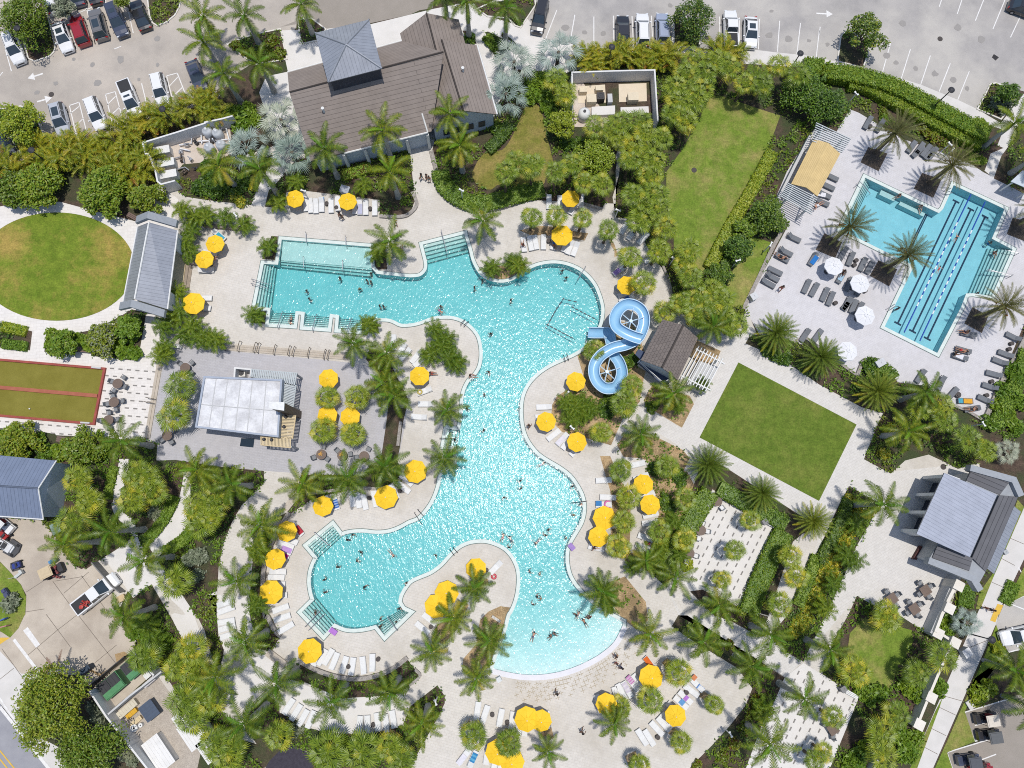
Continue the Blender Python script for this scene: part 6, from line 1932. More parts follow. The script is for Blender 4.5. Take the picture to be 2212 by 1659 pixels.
handrail('14', '370,370>415,335 400,330>530,450 1340,410>1400,390 1350,440>1410,440 2110,1100>2000,1060 2050,1330>1790,1280 2030,1345>1800,1265', steel, .8, .3)
handrail('24', '720,25>790,-20 735,45>800,0', steel, .8, .2)

# ---- bocce court
bt = MB(); bt.prism([(p.x, p.y) for p in G(TT('20', '-260,550 0,570 1140,668 1025,1262 0,1172 -260,1150'))], 0.0, .06)
cb = MB(); cred = M('red_timber', (0.26, 0.055, 0.045), .8, (0.33, 0.08, 0.06), 1.5, .12, 10)
cb.wall(G(TT('20', '-260,548 0,570 1140,668 1025,1262 0,1172 -260,1150')), .28, 0, .32)
mid = MB(); mid.wall(G(TT('20', '-260,850 0,868 1062,960')), .45, 0, .26)
thing('bocce_court', [('turf', bt.mesh('turf', turf_m)), ('kerb', cb.mesh('kerb', cred)), ('divider', mid.mesh('divider', M('orange_timber', (0.31, 0.095, 0.055), .8, (0.36, 0.12, 0.07), 1.5)))], label='olive turf bocce court with red timber edges', cat='bocce court')
sc_ = [T('20', '1010,655 1110,665')[:2], T('20', '890,1250 990,1255')[:2]]
for i, (a, b) in enumerate(sc_):
    m = MB(); m.wall([P(*a), P(*b)], .2, .3, .5)
    thing('score_board', m.mesh('score_board', wall_grey), whole=True, cat='score board', label=('small grey score board on the upper right corner of the bocce court', 'small grey score board on the lower right corner of the bocce court')[i])
bb = MB(); q = P(*T('20', '320,1097')[0], .15); bb.lathe([(.001, -.1), (.075, -.07), (.1, 0), (.075, .07), (.001, .1)], 10, (q.x, q.y, .17))
thing('bocce_ball', bb.mesh('bocce_ball', trim_w), whole=True, cat='ball', label='single white ball on the lower lane of the bocce court')

# ---- yard equipment
for i, (u, v) in enumerate(T('00', '1740,1620') + T('10', '1790,95 1815,220')):
    ac(u, v, 2.1, 1.0, 1.25, R(12), ('upper', 'middle', 'lower')[i] + ' of three white pool heater cabinets in the equipment yard', 'heater', False, 1.25, M('heater_white', (0.68, 0.67, 0.64), .6))
for i, (rc, u, v) in enumerate((('01', 20, 1410), ('01', 130, 1430), ('01', 170, 1560), ('01', 40, 1590))):
    q = T(rc, '%d,%d' % (u, v))[0]; p = P(*q, 1.2)
    m, m2 = MB(), MB()
    m.lathe([(.001, 0), (.6, .02), (.66, .3), (.66, 1.2), (.5, 1.5), (.2, 1.65), (.2, 1.75), (.001, 1.76)], 16)
    m2.tube([(.66, 0, .5), (1.1, 0, .5), (1.1, 0, 1.6)], .09, 6)
    thing('filter_tank', [('tank', m.mesh('tank', M('tank_white', (0.60, 0.62, 0.64), .5), True)), ('pipe', m2.mesh('pipe', white_p))], (p.x, p.y, 0), i * 1.3, look='white filter tank in the equipment yard', cat='tank', group='filter tanks', at=q)
pipes = [('00', '1980,1500 2080,1480 2080,1560 1950,1580'), ('00', '2090,1440 2180,1410 2190,1560'), ('10', '1880,70 1990,40 2000,110'), ('10', '1900,190 2010,160 2050,190'), ('01', '60,1400 60,1640'), ('01', '240,1400 290,1580'), ('01', '-60,1540 250,1520'), ('00', '1960,1620 2060,1640')]
for rc, s in pipes:
    m = MB(); p = G(T(rc, s)); m.tube([q + UP * .35 for q in p], .09, 6)
    for q in p: m.tube([q, q + UP * .35], .07, 5)
    thing('pipe_run', m.mesh('pipe_run', steel if rc == '10' else white_p), whole=True, cat='pipes', look='bent pump pipe run in the equipment yard', at=T(rc, s)[0], group='pump pipes of the equipment yard')
for i, (rc, u, v, sx, sy) in enumerate((('00', 2010, 1560, .5, .4), ('00', 2110, 1530, .4, .7), ('10', 1960, 60, .6, .4), ('10', 2060, 60, .4, .4), ('10', 2120, 160, .5, .3), ('10', 1990, 190, .5, .5), ('00', 1950, 1640, .4, .5), ('01', 90, 1500, .5, .9))):
    q = T(rc, '%d,%d' % (u, v))[0]; p = P(*q, .5); m = MB(); m.box((0, 0, .25), (sx, sy, .5)); m.tube([(0, 0, .5), (0, 0, .75), (sx, 0, .75)], .07, 6); m.lathe([(.16, .5), (.16, .7), (.05, .75)], 8, (-sx * .2, 0, 0))
    thing('pump', m.mesh('pump', (steel, dark_metal, wall_brown)[i % 3]), (p.x, p.y, .02), i * .8, whole=True, look='small pump with a bent outlet in the equipment yard', cat='pump', group='pumps', at=q)
sheet('equipment_pad', T('02', '1820,935 2110,915 2120,1110 1820,1115'), .10, M('pad_cream', (0.62, 0.53, 0.40), .85, (0.66, 0.57, 0.44), 1))
sheet('equipment_pad', T('03', '45,910 345,900 350,1095 50,1105'), .10, MATS['pad_cream'])
creamu = M('unit_cream', (0.66, 0.57, 0.42), .6)
for rc, u, v, sx, sy, sz, lab, fanc, mt in (('02', 1875, 965, 1.0, .75, .8, 'smaller cream cabinet at the upper left of the transformer pad', False, creamu), ('02', 2050, 950, 1.0, .7, .8, 'cream cabinet at the upper right of the transformer pad', False, creamu), ('02', 1965, 1060, 1.25, 1.1, 1.2, 'large cream transformer box on the left pad', False, creamu),
                                 ('02', 2065, 1035, 1.0, .95, 1.0, 'dark fan unit beside the large cream transformer', True, M('unit_dark', (0.05, 0.045, 0.045), .6)), ('02', 2165, 1060, .6, 1.2, 1.0, 'narrow grey cabinet right of the dark fan unit', False, wall_grey), ('03', 205, 1040, 1.35, 1.1, 1.1, 'single cream transformer on the stained right pad', False, creamu)):
    q = T(rc, '%d,%d' % (u, v))[0]; ac(q[0], q[1], sx, sy, sz, R(2), lab, 'utility box', fanc, None, mt)
for rc, s, lab in (('02', '1890,1210', 'white domed tank at the lower left of the transformer yard'),):
    q = T(rc, s)[0]; p = P(*q, 1.4); m = MB(); m.lathe([(.8, 0), (.8, 1.2), (.5, 1.5), (.1, 1.6)], 16)
    m2 = MB(); m2.lathe([(.2, 1.58), (.2, 1.7)], 10); thing('tank', [('shell', m.mesh('shell', trim_w, True)), ('lid', m2.mesh('lid', dark_metal))], (p.x, p.y, 0), label=lab, cat='tank')
lt = MB(); lt.prism([(p.x, p.y) for p in G(T('02', '1960,1180 2212,1165 2212,1260 1960,1270'))], 0, .6)
lt.prism([(p.x, p.y) for p in G(T('03', '60,1180 360,1170 365,1240 60,1250'))], 0, .5)
thing('concrete_plinth', lt.mesh('concrete_plinth', conc_w), whole=True, cat='plinth', label='pale concrete plinths along the lower side of the transformer yard')
# dumpsters and storage
for u, v, lab in ((1190, 770, 'green dumpster with open dark lids, the one nearer the big tree'), (1440, 560, 'green dumpster with dark lids against the short white end wall')):
    q = T('40', '%d,%d' % (u, v))[0]; p = P(*q, 1.4)
    b, l, w = MB(), MB(), MB()
    b.prism([(-1.3, -1.0), (1.3, -1.0), (1.3, 1.0), (-1.3, 1.0)], 0.15, 1.3)
    b.box((0, -1.05, 1.0), (2.7, .1, .25)); b.box((0, -.62, 1.36), (2.5, .75, .08))
    l.box((-.63, .32, 1.38), (1.2, 1.25, .07)); l.box((.63, .32, 1.38), (1.2, 1.25, .07))
    for k in range(6): l.box((-1.1 + .44 * k, .32, 1.43), (.06, 1.15, .04))
    for x in (-1.1, 1.1): w.lathe([(.001, -.05), (.12, -.05), (.12, .05), (.001, .05)], 8, (x, .8, .12))
    thing('dumpster', [('bin', b.mesh('bin', bin_green)), ('lid', l.mesh('lid', dark_metal)), ('wheel', w.mesh('wheel', dark_metal))], (p.x, p.y, 0), R(41), label=lab, cat='dumpster', group='green dumpsters')
def crate(rc, u, v, sx, sy, sz, rz, mat, lab, name='crate', cat='crate'):
    q = T(rc, '%f,%f' % (u, v))[0]; p = P(*q, sz)
    m = MB(); m.box((0, 0, sz / 2), (sx, sy, sz)); m.box((0, 0, sz + .02), (sx * 1.05, sy * 1.05, .05))
    n = max(2, int(sx / .35))
    for k in range(n): m.box((-sx / 2 + sx * (k + .5) / n, 0, sz + .06), (.04, sy, .04))
    thing(name, m.mesh(name, mat), (p.x, p.y, 0), rz, whole=True, label=lab, cat=cat)
white_tarp = M('white_cover', (0.70, 0.69, 0.67), .7, (0.64, 0.63, 0.61), 1.2)
crate('40', 1360, 1030, 2.6, .8, .7, R(41), M('pallet_cream', (0.58, 0.53, 0.42), .8), 'stack of cream storage boxes along the cross wall')
crate('40', 1610, 1040, 1.9, 1.6, 1.0, R(-51), M('blue_cover', (0.06, 0.085, 0.13), .6), 'dark blue stacked chairs in a crate in the storage yard', 'chair_stack', 'chair stack')
crate('40', 1420, 1070, 1.3, .5, .5, R(41), M('yellow_plastic', (0.60, 0.34, 0.02), .5), 'yellow plastic boxes in the storage yard')
crate('40', 1450, 1170, 1.8, .5, .4, R(41), wood_s, 'wooden plank stack in the storage yard', 'plank_stack', 'planks')
crate('40', 1710, 1500, 2.0, 3.6, 1.2, R(38), white_tarp, 'white covered container beside the long storage wall', 'storage_container', 'container')
crate('40', 1690, 1390, 1.6, 1.4, .6, R(38), white_tarp, 'white board on the upper end of the white container', 'board_stack', 'boards')
crate('40', 2080, 1290, 2.2, 3.0, 1.2, R(38), white_tarp, 'white container right of the gravel strip in the storage yard', 'storage_container', 'container')
crate('40', 1930, 1150, 1.0, 1.4, .5, R(38), white_tarp, 'small white box above the right white container', 'storage_box', 'box')
crate('41', 30, 1470, 1.5, 2.5, 1.2, R(38), white_tarp, 'white container at the right end of the storage yard', 'storage_container', 'container')
crate('40', 1610, 730, 1.4, .5, 1.0, R(41), M('grey_box', (0.55, 0.52, 0.52), .7), 'pale grey box at the right end of the cross wall', 'storage_box', 'box')
crate('40', 900, 610, 1.5, .55, 1.2, R(-51 + 90), M('bin_blue', (0.03, 0.05, 0.08), .6), 'dark blue wheeled bin at the corner of the driveway', 'wheeled_bin', 'bin')
crate('40', 1590, 660, .7, .6, .9, R(41), trim_w, 'white cabinet inside the dumpster yard', 'cabinet', 'cabinet')
for u, v, r, lab in ((1445, 1230, .42, 'larger white hose reel standing in the storage yard'), (1515, 1198, .24, 'smaller white hose reel standing in the storage yard')):
    q = T('40', '%d,%d' % (u, v))[0]; p = P(*q, .5); m, c = MB(), MB()
    m.lathe([(r * .3, 0), (r, 0), (r, .5), (r * .3, .5)], 16, cap=False); c.lathe([(.001, .3), (r * .3, .3)], 10, cap=False)
    thing('hose_reel', [('reel', m.mesh('reel', trim_w)), ('core', c.mesh('core', dark_metal))], (p.x, p.y, 0), label=lab, cat='hose reel')
for nm, s in (('rust_stain', ('40', '1240,430 1340,400 1400,440 1330,500 1260,520')), ('rust_stain', ('40', '930,610 1010,630 1080,680 1200,620 1190,580 1080,640 1000,600')), ('rust_stain', ('40', '440,620 500,560 560,560 540,610 480,640'))):
    sheet(nm, TT(*s), .0135, rust)
# grey gate along the service yard
m = MB(); m.wall(G(T('30', '1060,1090 1180,1230 1270,1340 1360,1410')), .12, .05, 1.5)
thing('slatted_fence', m.mesh('slatted_fence', M('fence_grey', (0.22, 0.21, 0.20), .7)), whole=True, cat='fence', label='grey slatted fence between the driveway and the garden path')
# ================================================================ FURNITURE
white_f = M('white_sling', (0.68, 0.68, 0.67), .7, (0.62, 0.62, 0.62), 4)
white_fr = M('white_frame', (0.55, 0.55, 0.55), .5)
grey_f = M('grey_sling', (0.135, 0.145, 0.16), .8, (0.165, 0.175, 0.19), 4)
grey_fr = M('grey_frame', (0.07, 0.07, 0.075), .5)
umb_y = M('yellow_canvas', (0.80, 0.50, 0.015), .75, (0.86, 0.56, 0.03), 1.2)
umb_w = M('white_canvas', (0.74, 0.74, 0.75), .75, (0.70, 0.70, 0.72), 1.5)
brown_t = M('table_brown', (0.125, 0.085, 0.065), .6, (0.155, 0.11, 0.085), 5, .15, 20)

def lounger_parts(fm, frm, back):
    f, s, b = MB(), MB(), MB()
    for y in (-.33, .33):
        f.box((0, y, .30), (1.95, .05, .07))
    for x in (-.95, -.3, .93):
        f.box((x, 0, .30), (.05, .66, .05))
    for x in (-.75, .78):
        for y in (-.31, .31): f.box((x, y, .14), (.05, .05, .28))
    s.box((-.35, 0, .35), (1.22, .60, .04))
    for x in (-.6, -.2): s.box((x, 0, .372), (.02, .60, .012))
    c, si = math.cos(back), math.sin(back)
    rot = Matrix.Rotation(-back, 3, 'Y')
    b.box((.27 + .36 * c, 0, .36 + .36 * si), (.74, .60, .04), mat=rot)
    return [('frame', f.mesh('frame', frm)), ('seat', s.mesh('seat', fm)), ('backrest', b.mesh('backrest', fm))]
LWH = [lounger_parts(white_f, white_fr, a) for a in (0.0, .35, .6)]
LGR = [lounger_parts(grey_f, grey_fr, a) for a in (0.05, .4, .7)]
frng = random.Random(3)
def loungers(rc, s, grey=False, back=None):
    for q in T(rc, s):
        a, b = P(q[0], q[1], .35), P(q[2], q[3], .35)
        d = (b - a); ang = math.atan2(d.y, d.x)
        d.normalize()
        c = a + d * min(1.0, (b - a).length * .5) if (b - a).length < 2.3 else (a + b) / 2
        if (b - a).length < 1.6: c = a + d * .95
        k = frng.choice((0, 1, 1, 2)) if back is None else back
        kind = ('flat', 'half raised', 'raised')[k]
        thing('sun_lounger', (LGR if grey else LWH)[k], (c.x, c.y, .03), ang, 1, cat='sun lounger', group='grey loungers of the lap pool' if grey else 'white loungers round the free-form pool',
              look=('grey' if grey else 'white') + ' sun lounger with %s backrest' % kind, at=((q[0] + q[2]) / 2, (q[1] + q[3]) / 2))
loungers('11', '1095,620>1090,470 1145,640>1140,485 1200,645>1200,490 1262,630>1262,475 1365,640>1362,485 1440,610>1432,470 1620,650>1620,500 1675,660>1675,505 1738,660>1738,510 1835,670>1835,510 215,930>95,835 130,1085>10,1065 95,1255>-30,1262 65,1560>-80,1560')
loungers('21', '62,12>-70,0')
loungers('20', '2180,205>2060,165')
loungers('12', '1505,590>1505,455 1625,600>1625,460 1735,640>1800,530 1850,580>1858,450 1240,1055>1225,910 1320,1045>1290,895 1375,1035>1345,880 1447,1035>1447,880 1545,1030>1565,890 1660,1055>1710,920 1700,1085>1760,940 1760,1105>1820,950')
loungers('13', '70,860>150,740 150,920>230,810 255,970>335,890 325,1170>430,1120 0,1300>110,1220 20,1450>120,1400 40,1540>160,1500 60,1605>200,1545')
loungers('21', '2040,460>2040,330 2085,530>2150,420 2110,570>2200,470')
loungers('22', '20,600>90,510 50,640>125,570 90,930>230,880 90,1045>220,1045 30,1180>175,1190 1380,1080>1525,1075 1490,1430>1620,1330 1590,1490>1710,1360 1650,1530>1730,1420 1740,1600>1830,1500 1360,1190>1490,1180')
loungers('32', '30,260>-60,180 0,340>-100,260')
loungers('31', '1365,525>1310,390 1430,515>1385,370 1605,495>1590,360 1668,495>1650,350 1740,515>1712,370 1850,485>1825,340 2080,410>2030,300 1045,795>950,680 1000,890>880,830 950,935>810,880 930,995>785,930 900,1065>780,1010 875,1200>705,1190 860,1260>685,1255 860,1335>700,1335 880,1450>720,1470 905,1565>735,1625 310,1505>140,1565 320,1575>145,1640')
loungers('41', '925,5>750,65 960,95>795,195 325,60>140,95 335,120>150,170 340,200>175,250')
loungers('41', '1250,380>1190,510 1310,385>1225,540 1380,380>1290,535 1430,425>1370,580 1530,460>1480,630 1605,475>1580,645 1700,460>1720,640 1810,440>1810,600 960,910>845,1085 1040,970>935,1140 1110,1030>1015,1200 1185,1045>1110,1220 1680,1105>1660,1280 1755,1090>1760,1285 1855,1070>1878,1250 1945,1080>1968,1230 2020,1040>2045,1190', back=None)
loungers('42', '75,95>200,200 150,0>280,100 745,950>720,1130 845,985>785,1165 1000,1025>965,1205 1120,1055>1095,1235 1195,1130>1170,1300 1260,1130>1240,1300 1480,1040>1485,1180 650,1455>520,1625 720,1480>645,1650 850,1440>825,1600 930,1530>910,1670 990,1560>980,1690 1345,1030>1345,1150')
loungers('42', '2015,870>2050,1000')
loungers('43', '-5,780>55,965 35,755>115,915 90,725>190,900 140,670>270,840 200,650>310,800 330,465>440,600 430,580>530,680 645,890>790,1015 695,830>840,965 760,770>900,875 825,690>955,825 580,965>690,1080 510,1070>600,1180 465,1110>610,1270 390,1160>530,1310 245,1240>350,1410 325,1250>425,1410')
loungers('33', '165,55>325,20 215,200>360,150 280,400>425,345 310,600>470,560 300,680>440,665 255,800>420,860 225,900>395,970')
loungers('32', '2010,215>2185,205 2060,390>2225,400 2010,475>2180,470 1940,920>2095,955 2060,720>2200,700 870,1215>945,1135')
loungers('04', '490,1390>560,1265 620,1420>690,1300 960,1640>1040,1530 1050,1650>1125,1550 1115,1680>1190,1580 1185,1710>1260,1610', True)
loungers('14', '1010,30>1090,-40 1150,60>1220,-30 205,285>110,240 165,385>70,340 125,475>30,430 105,555>10,515 225,1135>290,1020 310,1210>370,1060 440,1260>500,1135 515,1285>580,1170 200,1395>260,1290 290,1475>345,1350 400,1530>450,1460 30,1590>90,1455 95,1635>150,1500 270,1680>330,1565 345,1710>400,1590 405,1740>460,1620', True)
loungers('24', '255,20>330,-60 1530,270>1690,310 1470,440>1640,490 1435,510>1615,570 2020,285>2140,345 1930,475>2100,540 1870,555>2045,625 1800,700>1985,750 1760,830>1935,890 1710,960>1885,1040 1660,1015>1500,1010 1570,1110>1700,1090 1060,800>1130,690 1285,890>1325,800 1390,990>1470,900', True)
loungers('13', '2000,940>1875,880 1925,1100>1770,1020 1885,1165>1730,1085 1815,1305>1660,1230 1780,1375>1625,1290 1735,1440>1590,1360 2045,1500>2105,1370 2125,1530>2190,1410 2110,1200>2180,1080', True)
loungers('23', '2020,360>2095,250 2150,370>2200,300', True)

def umbrella_parts(cv, r):
    c, p, fn, bs = MB(), MB(), MB(), MB()
    n = 8
    top = Vector((0, 0, .52))
    rim = [Vector((r * math.cos(2 * math.pi * k / n), r * math.sin(2 * math.pi * k / n), 0)) for k in range(n)]
    for k in range(n):
        a, b = rim[k], rim[(k + 1) % n]
        m1, m2 = a.lerp(top, .55) + UP * .035, b.lerp(top, .55) + UP * .035
        mid = (a + b) / 2 * .985 - UP * .01
        c.idx([a, mid, b, m2, m1], [(0, 1, 4), (1, 3, 4), (1, 2, 3)])
        c.idx([m1, m2, top], [(0, 1, 2)])
        c.idx([a, mid, b, a * .99 - UP * .16, mid * .99 - UP * .16, b * .99 - UP * .16], [(3, 4, 1, 0), (4, 5, 2, 1)])
        c.tube([rim[k] - UP * .01, rim[k].lerp(top, .55) + UP * .05, top + UP * .015], .018, 4)
    c.lathe([(.30, .47), (.12, .56), (.03, .59)], 8)
    p.tube([(0, 0, 0), (0, 0, 2.35)], .032, 6)
    fn.lathe([(.04, 0), (.06, .05), (.03, .12), (.001, .13)], 8)
    bs.lathe([(.34, 0), (.34, .07), (.07, .12), (.05, .3)], 12)
    return [('canopy', c.mesh('canopy', cv), 2.0), ('pole', p.mesh('pole', white_fr), 0.0), ('finial', fn.mesh('finial', white_p), 2.57), ('base', bs.mesh('base', grey_fr), 0.0)]
UY, UW = umbrella_parts(umb_y, 1.27), umbrella_parts(umb_w, 1.27)
def umbrellas(rc, s, parts, look, group, sc=1.0):
    for q in T(rc, s):
        p = P(q[0], q[1], 2.3)
        e = bpy.data.objects.new('umbrella', None); COL.objects.link(e)
        e.location = (p.x, p.y, .03); e.rotation_euler = (frng.uniform(-.05, .05), frng.uniform(-.05, .05), frng.uniform(0, .8)); e.scale = (sc, sc, 1)
        e['category'] = 'umbrella'; e['group'] = group
        for nm, me, z in parts:
            o = link(nm, me, e); o.location = (0, 0, z)
        RECS.append((e, 'umbrella', look, q[:2]))
YG = 'yellow pool umbrellas'
for rc, s in (('11', '970,470 1530,510 100,960 -10,1130'), ('12', '1740,475'), ('13', '130,1410'), ('22', '100,745 1800,795 1470,1235 1800,1455'), ('21', '1335,760 1325,1155 1565,1185'), ('31', '1265,490 885,770 750,1075'),
              ('33', '320,260 395,475'), ('32', '2045,820 725,1165'), ('42', '2130,970'), ('43', '670,1105'), ('42', '1420,1150')):
    umbrellas(rc, s, UY, 'yellow octagonal umbrella', YG, .98 if rc not in ('12', '11') else .94)
for rc, s in (('10', '2080,1610'), ('12', '1645,875'), ('32', '60,110 2105,615 400,1430'), ('31', '1950,385 710,1415'), ('41', '1125,410'), ('42', '280,-90 1265,1135 960,1495 1115,1600'), ('43', '395,695')):
    umbrellas(rc, s, UY, 'larger yellow octagonal umbrella', YG, 1.13)
umbrellas('14', '165,1215 445,1395', UW, 'white octagonal umbrella', 'white umbrellas of the lap pool deck')
umbrellas('24', '500,80 315,480', UW, 'white octagonal umbrella', 'white umbrellas of the lap pool deck', 1.02)

# side tables
stp = MB(); stp.lathe([(.25, 0), (.27, .4), (.27, .45), (.001, .46)], 12)
ST = stp.mesh('side_table', M('drum_brown', (0.055, 0.045, 0.042), .6))
for rc, s in (('11', '1315,535 1785,590 1420,580'), ('41', '1550,565 1870,485 1815,1195'), ('42', '893,1085 1055,1170 230,135'), ('43', '780,845 470,1330'), ('14', '405,1150 385,1200 180,1610 500,1480'), ('24', '2085,390 2060,450 1870,800 1815,950 1510,940'), ('04', '555,1360'), ('12', '1500,940'), ('32', '830,1180'), ('31', '2105,325 1775,400')):
    for u, v in T(rc, s):
        p = P(u, v, .45); thing('side_table', ST, (p.x, p.y, .03), 0, whole=True, cat='side table', group='drum side tables', look='small dark drum side table', at=(u, v))
# towels lying on loungers
def towel(rc, s, c, lab, stripe_c=None):
    for q in T(rc, s):
        a, b = P(q[0], q[1], .45), P(q[2], q[3], .45)
        d = (b - a); ang = math.atan2(d.y, d.x); L = d.length
        m = MB(); n = 7
        for k in range(n):
            m.mi = k % 2 if stripe_c else 0
            x0, x1 = -L / 2 + L * k / n, -L / 2 + L * (k + 1) / n
            z0, z1 = .02 * math.sin(k * 2.1), .02 * math.sin((k + 1) * 2.1)
            m.idx([(x0, -.31, z0 - .05), (x0, -.29, z0), (x0, .29, z0), (x0, .31, z0 - .05), (x1, -.31, z1 - .05), (x1, -.29, z1), (x1, .29, z1), (x1, .31, z1 - .05)], [(0, 1, 5, 4), (1, 2, 6, 5), (2, 3, 7, 6)])
        c0 = (a + b) / 2
        mats = [M('towel_%s' % lab.split()[0], c, .9)] + ([M('towel2_%s' % lab.split()[0], stripe_c, .9)] if stripe_c else [])
        thing('towel', m.mesh('towel', mats), (c0.x, c0.y, .46), ang, whole=True, label=lab, cat='towel')
towel('43', '290,510>415,560' if False else '330,465>415,580', (0.62, 0.13, 0.02), 'orange towel spread on a lounger near the beach entry')
towel('31', '1425,510>1400,420', (0.03, 0.12, 0.42), 'blue striped towel over a lounger at the lower lobe', (0.3, 0.4, 0.6))
towel('31', '1045,785>985,710', (0.42, 0.03, 0.05), 'red towel on the lounger beside the upper left lobe umbrella')
towel('31', '935,980>830,940', (0.47, 0.28, 0.60), 'lilac towel on a lounger by the curved seat wall')
towel('31', '890,1050>850,1020', (0.42, 0.01, 0.22), 'magenta towel beside the yellow umbrella at the seat wall')
towel('42', '715,1500>650,1640', (0.03, 0.20, 0.42), 'teal blue towel on a lounger at the lower edge', (0.10, 0.34, 0.52))
towel('42', '600,1520>520,1620', (0.66, 0.64, 0.70), 'pale lavender towel on a lounger at the lower edge')
towel('43', '140,670>200,740', (0.50, 0.20, 0.42), 'pink patterned towel on a lounger in the lower deck row', (0.56, 0.42, 0.55))
towel('43', '100,740>180,880', (0.55, 0.50, 0.58), 'mauve towel along a lounger in the lower deck row', (0.62, 0.58, 0.62))
towel('43', '900,770>960,820', (0.10, 0.22, 0.50), 'navy striped towel end on a lounger by the right sabal planter', (0.55, 0.6, 0.68))
towel('43', '710,930>750,970', (0.12, 0.30, 0.58), 'small blue towel on the lounger under the right sabals')
towel('43', '760,890>790,920', (0.42, 0.18, 0.55), 'purple folded towel on a lounger between the right sabals')
towel('43', '845,665>880,700', (0.60, 0.22, 0.10), 'salmon towel by the far right lounger pair')
towel('24', '1655,1015>1560,1012', (0.66, 0.33, 0.03), 'bright orange towel on a lounger at the lap deck corner')
towel('24', '1555,1010>1505,1010', (0.08, 0.33, 0.42), 'turquoise towel beside the bright orange one')
towel('24', '1480,510>1555,545', (0.68, 0.68, 0.72), 'white towel on the lounger right of the lap pool foot')
towel('14', '70,450>-20,430', (0.68, 0.68, 0.72), 'white towel on a lounger under the yellow cabana edge')
towel('14', '250,1310>220,1370', (0.30, 0.45, 0.58), 'light blue towel on the lounger beside the upper white umbrella')
towel('13', '2130,1190>2190,1110', (0.02, 0.16, 0.46), 'cobalt towel on a lounger by the left date palm')
towel('11', '200,925>110,850', (0.05, 0.34, 0.48), 'cyan towel on the lounger above the left yellow umbrellas')
towel('11', '1262,510>1262,470', (0.66, 0.36, 0.02), 'small amber towel on a lounger below the clubhouse bed')
towel('11', '1675,650>1675,540', (0.45, 0.46, 0.60), 'periwinkle towel on a lounger below the clubhouse bed')
towel('13', '0,1300>60,1250', (0.34, 0.22, 0.50), 'violet towel beside the umbrella above the slide')
towel('13', '120,1580>160,1550', (0.08, 0.20, 0.50), 'blue folded towel on the lounger just above the slide')
towel('32', '2010,460>2075,460', (0.05, 0.20, 0.46), 'royal blue towel by the right bank of the pool')
towel('32', '1725,900>1775,960', (0.42, 0.22, 0.62), 'violet float toy lying on the right pool bank')
towel('41', '1350,160>1420,210', (0.36, 0.02, 0.38), 'purple cloth dropped on the deck below the lower lobe')
towel('22', '1590,1480>1680,1390', (0.56, 0.52, 0.64), 'pale violet towel on a lounger below the slide bed')
towel('34', '1870,1630>1935,1560' if False else '04', (0, 0, 0), 'x') if False else None
def ring(rc, u, v, r, c, lab, z=.45):
    q = T(rc, '%d,%d' % (u, v))[0]; p = P(*q, z)
    m = MB(); n = 14
    m.tube([(r * math.cos(2 * math.pi * k / n), r * math.sin(2 * math.pi * k / n), 0) for k in range(n + 1)], .11, 6, False)
    thing('swim_ring', m.mesh('swim_ring', M('ring_' + lab.split()[0], c, .4), True), (p.x, p.y, z), whole=True, label=lab, cat='swim ring')
ring('32', 2140, 470, .38, (0.60, 0.12, 0.34), 'pink swim ring on a lounger by the right bank')
ring('32', 910, 1250, .25, (0.55, 0.05, 0.08), 'red spiral swim ring by the peninsula lounger', .15)
ring('22', 110, 915, .25, (0.50, 0.40, 0.10), 'olive swim ring on a lounger left of the pool')
ring('33', 360, 880, .25, (0.30, 0.02, 0.04), 'maroon swim ring between the two lower right loungers', .3)
ring('24', 1500, 945, .3, (0.08, 0.07, 0.07), 'black swim ring beside the bright orange towel', .3)

# tables and chairs
def chair_parts(seatm):
    s, b, a = MB(), MB(), MB()
    s.box((0, 0, .44), (.50, .50, .04))
    b.box((-.27, 0, .70), (.05, .50, .50), mat=Matrix.Rotation(-.12, 3, 'Y'))
    for y in (-.27, .27): a.box((0, y, .64), (.5, .05, .03)); a.box((.22, y, .33), (.03, .03, .64)); a.box((-.22, y, .33), (.03, .03, .64))
    a.box((0, 0, .40), (.5, .54, .03))
    return [('seat', s.mesh('seat', seatm)), ('backrest', b.mesh('backrest', seatm)), ('frame', a.mesh('frame', grey_fr))]
CHG, CHW = chair_parts(M('chair_grey', (0.20, 0.21, 0.225), .7)), chair_parts(M('chair_white', (0.66, 0.66, 0.66), .7))
def table_parts(sq):
    t, l, b = MB(), MB(), MB()
    if sq: t.box((0, 0, .73), (1.15, 1.15, .05))
    else: t.lathe([(.001, .70), (.60, .70), (.62, .72), (.62, .75), (.001, .755)], 20)
    l.tube([(0, 0, .05), (0, 0, .70)], .05, 8)
    b.lathe([(.32, 0), (.32, .04), (.06, .06)], 12)
    return [('table_top', t.mesh('table_top', brown_t)), ('stem', l.mesh('stem', grey_fr)), ('foot', b.mesh('foot', grey_fr))]
TR, TS = table_parts(False), table_parts(True)
def sets(rc, s, sq, ch, n=4, rot0=.6):
    for u, v in T(rc, s):
        p = P(u, v, .75)
        kind = 'square' if sq else 'round'
        thing('patio_table', TS if sq else TR, (p.x, p.y, .03), .55 if sq else 0, cat='table', group='patio tables', look='%s brown patio table' % kind, at=(u, v))
        r0 = frng.uniform(0, 1.5) if not sq else .55
        for k in range(n):
            a = r0 + k * 2 * math.pi / n + (frng.uniform(-.15, .15) if not sq else 0)
            r = frng.uniform(.86, 1.02)
            x, y = p.x + r * math.cos(a), p.y + r * math.sin(a)
            thing('patio_chair', CHG if ch == 'g' else CHW, (x, y, .03), a + math.pi, cat='chair', group='patio chairs', look=('grey' if ch == 'g' else 'white') + ' patio chair at a %s table' % kind, at=W2S((x, y, .5)))
sets('20', '1270,825 1230,1025 1170,1220 2000,655 1805,1385', False, 'g')
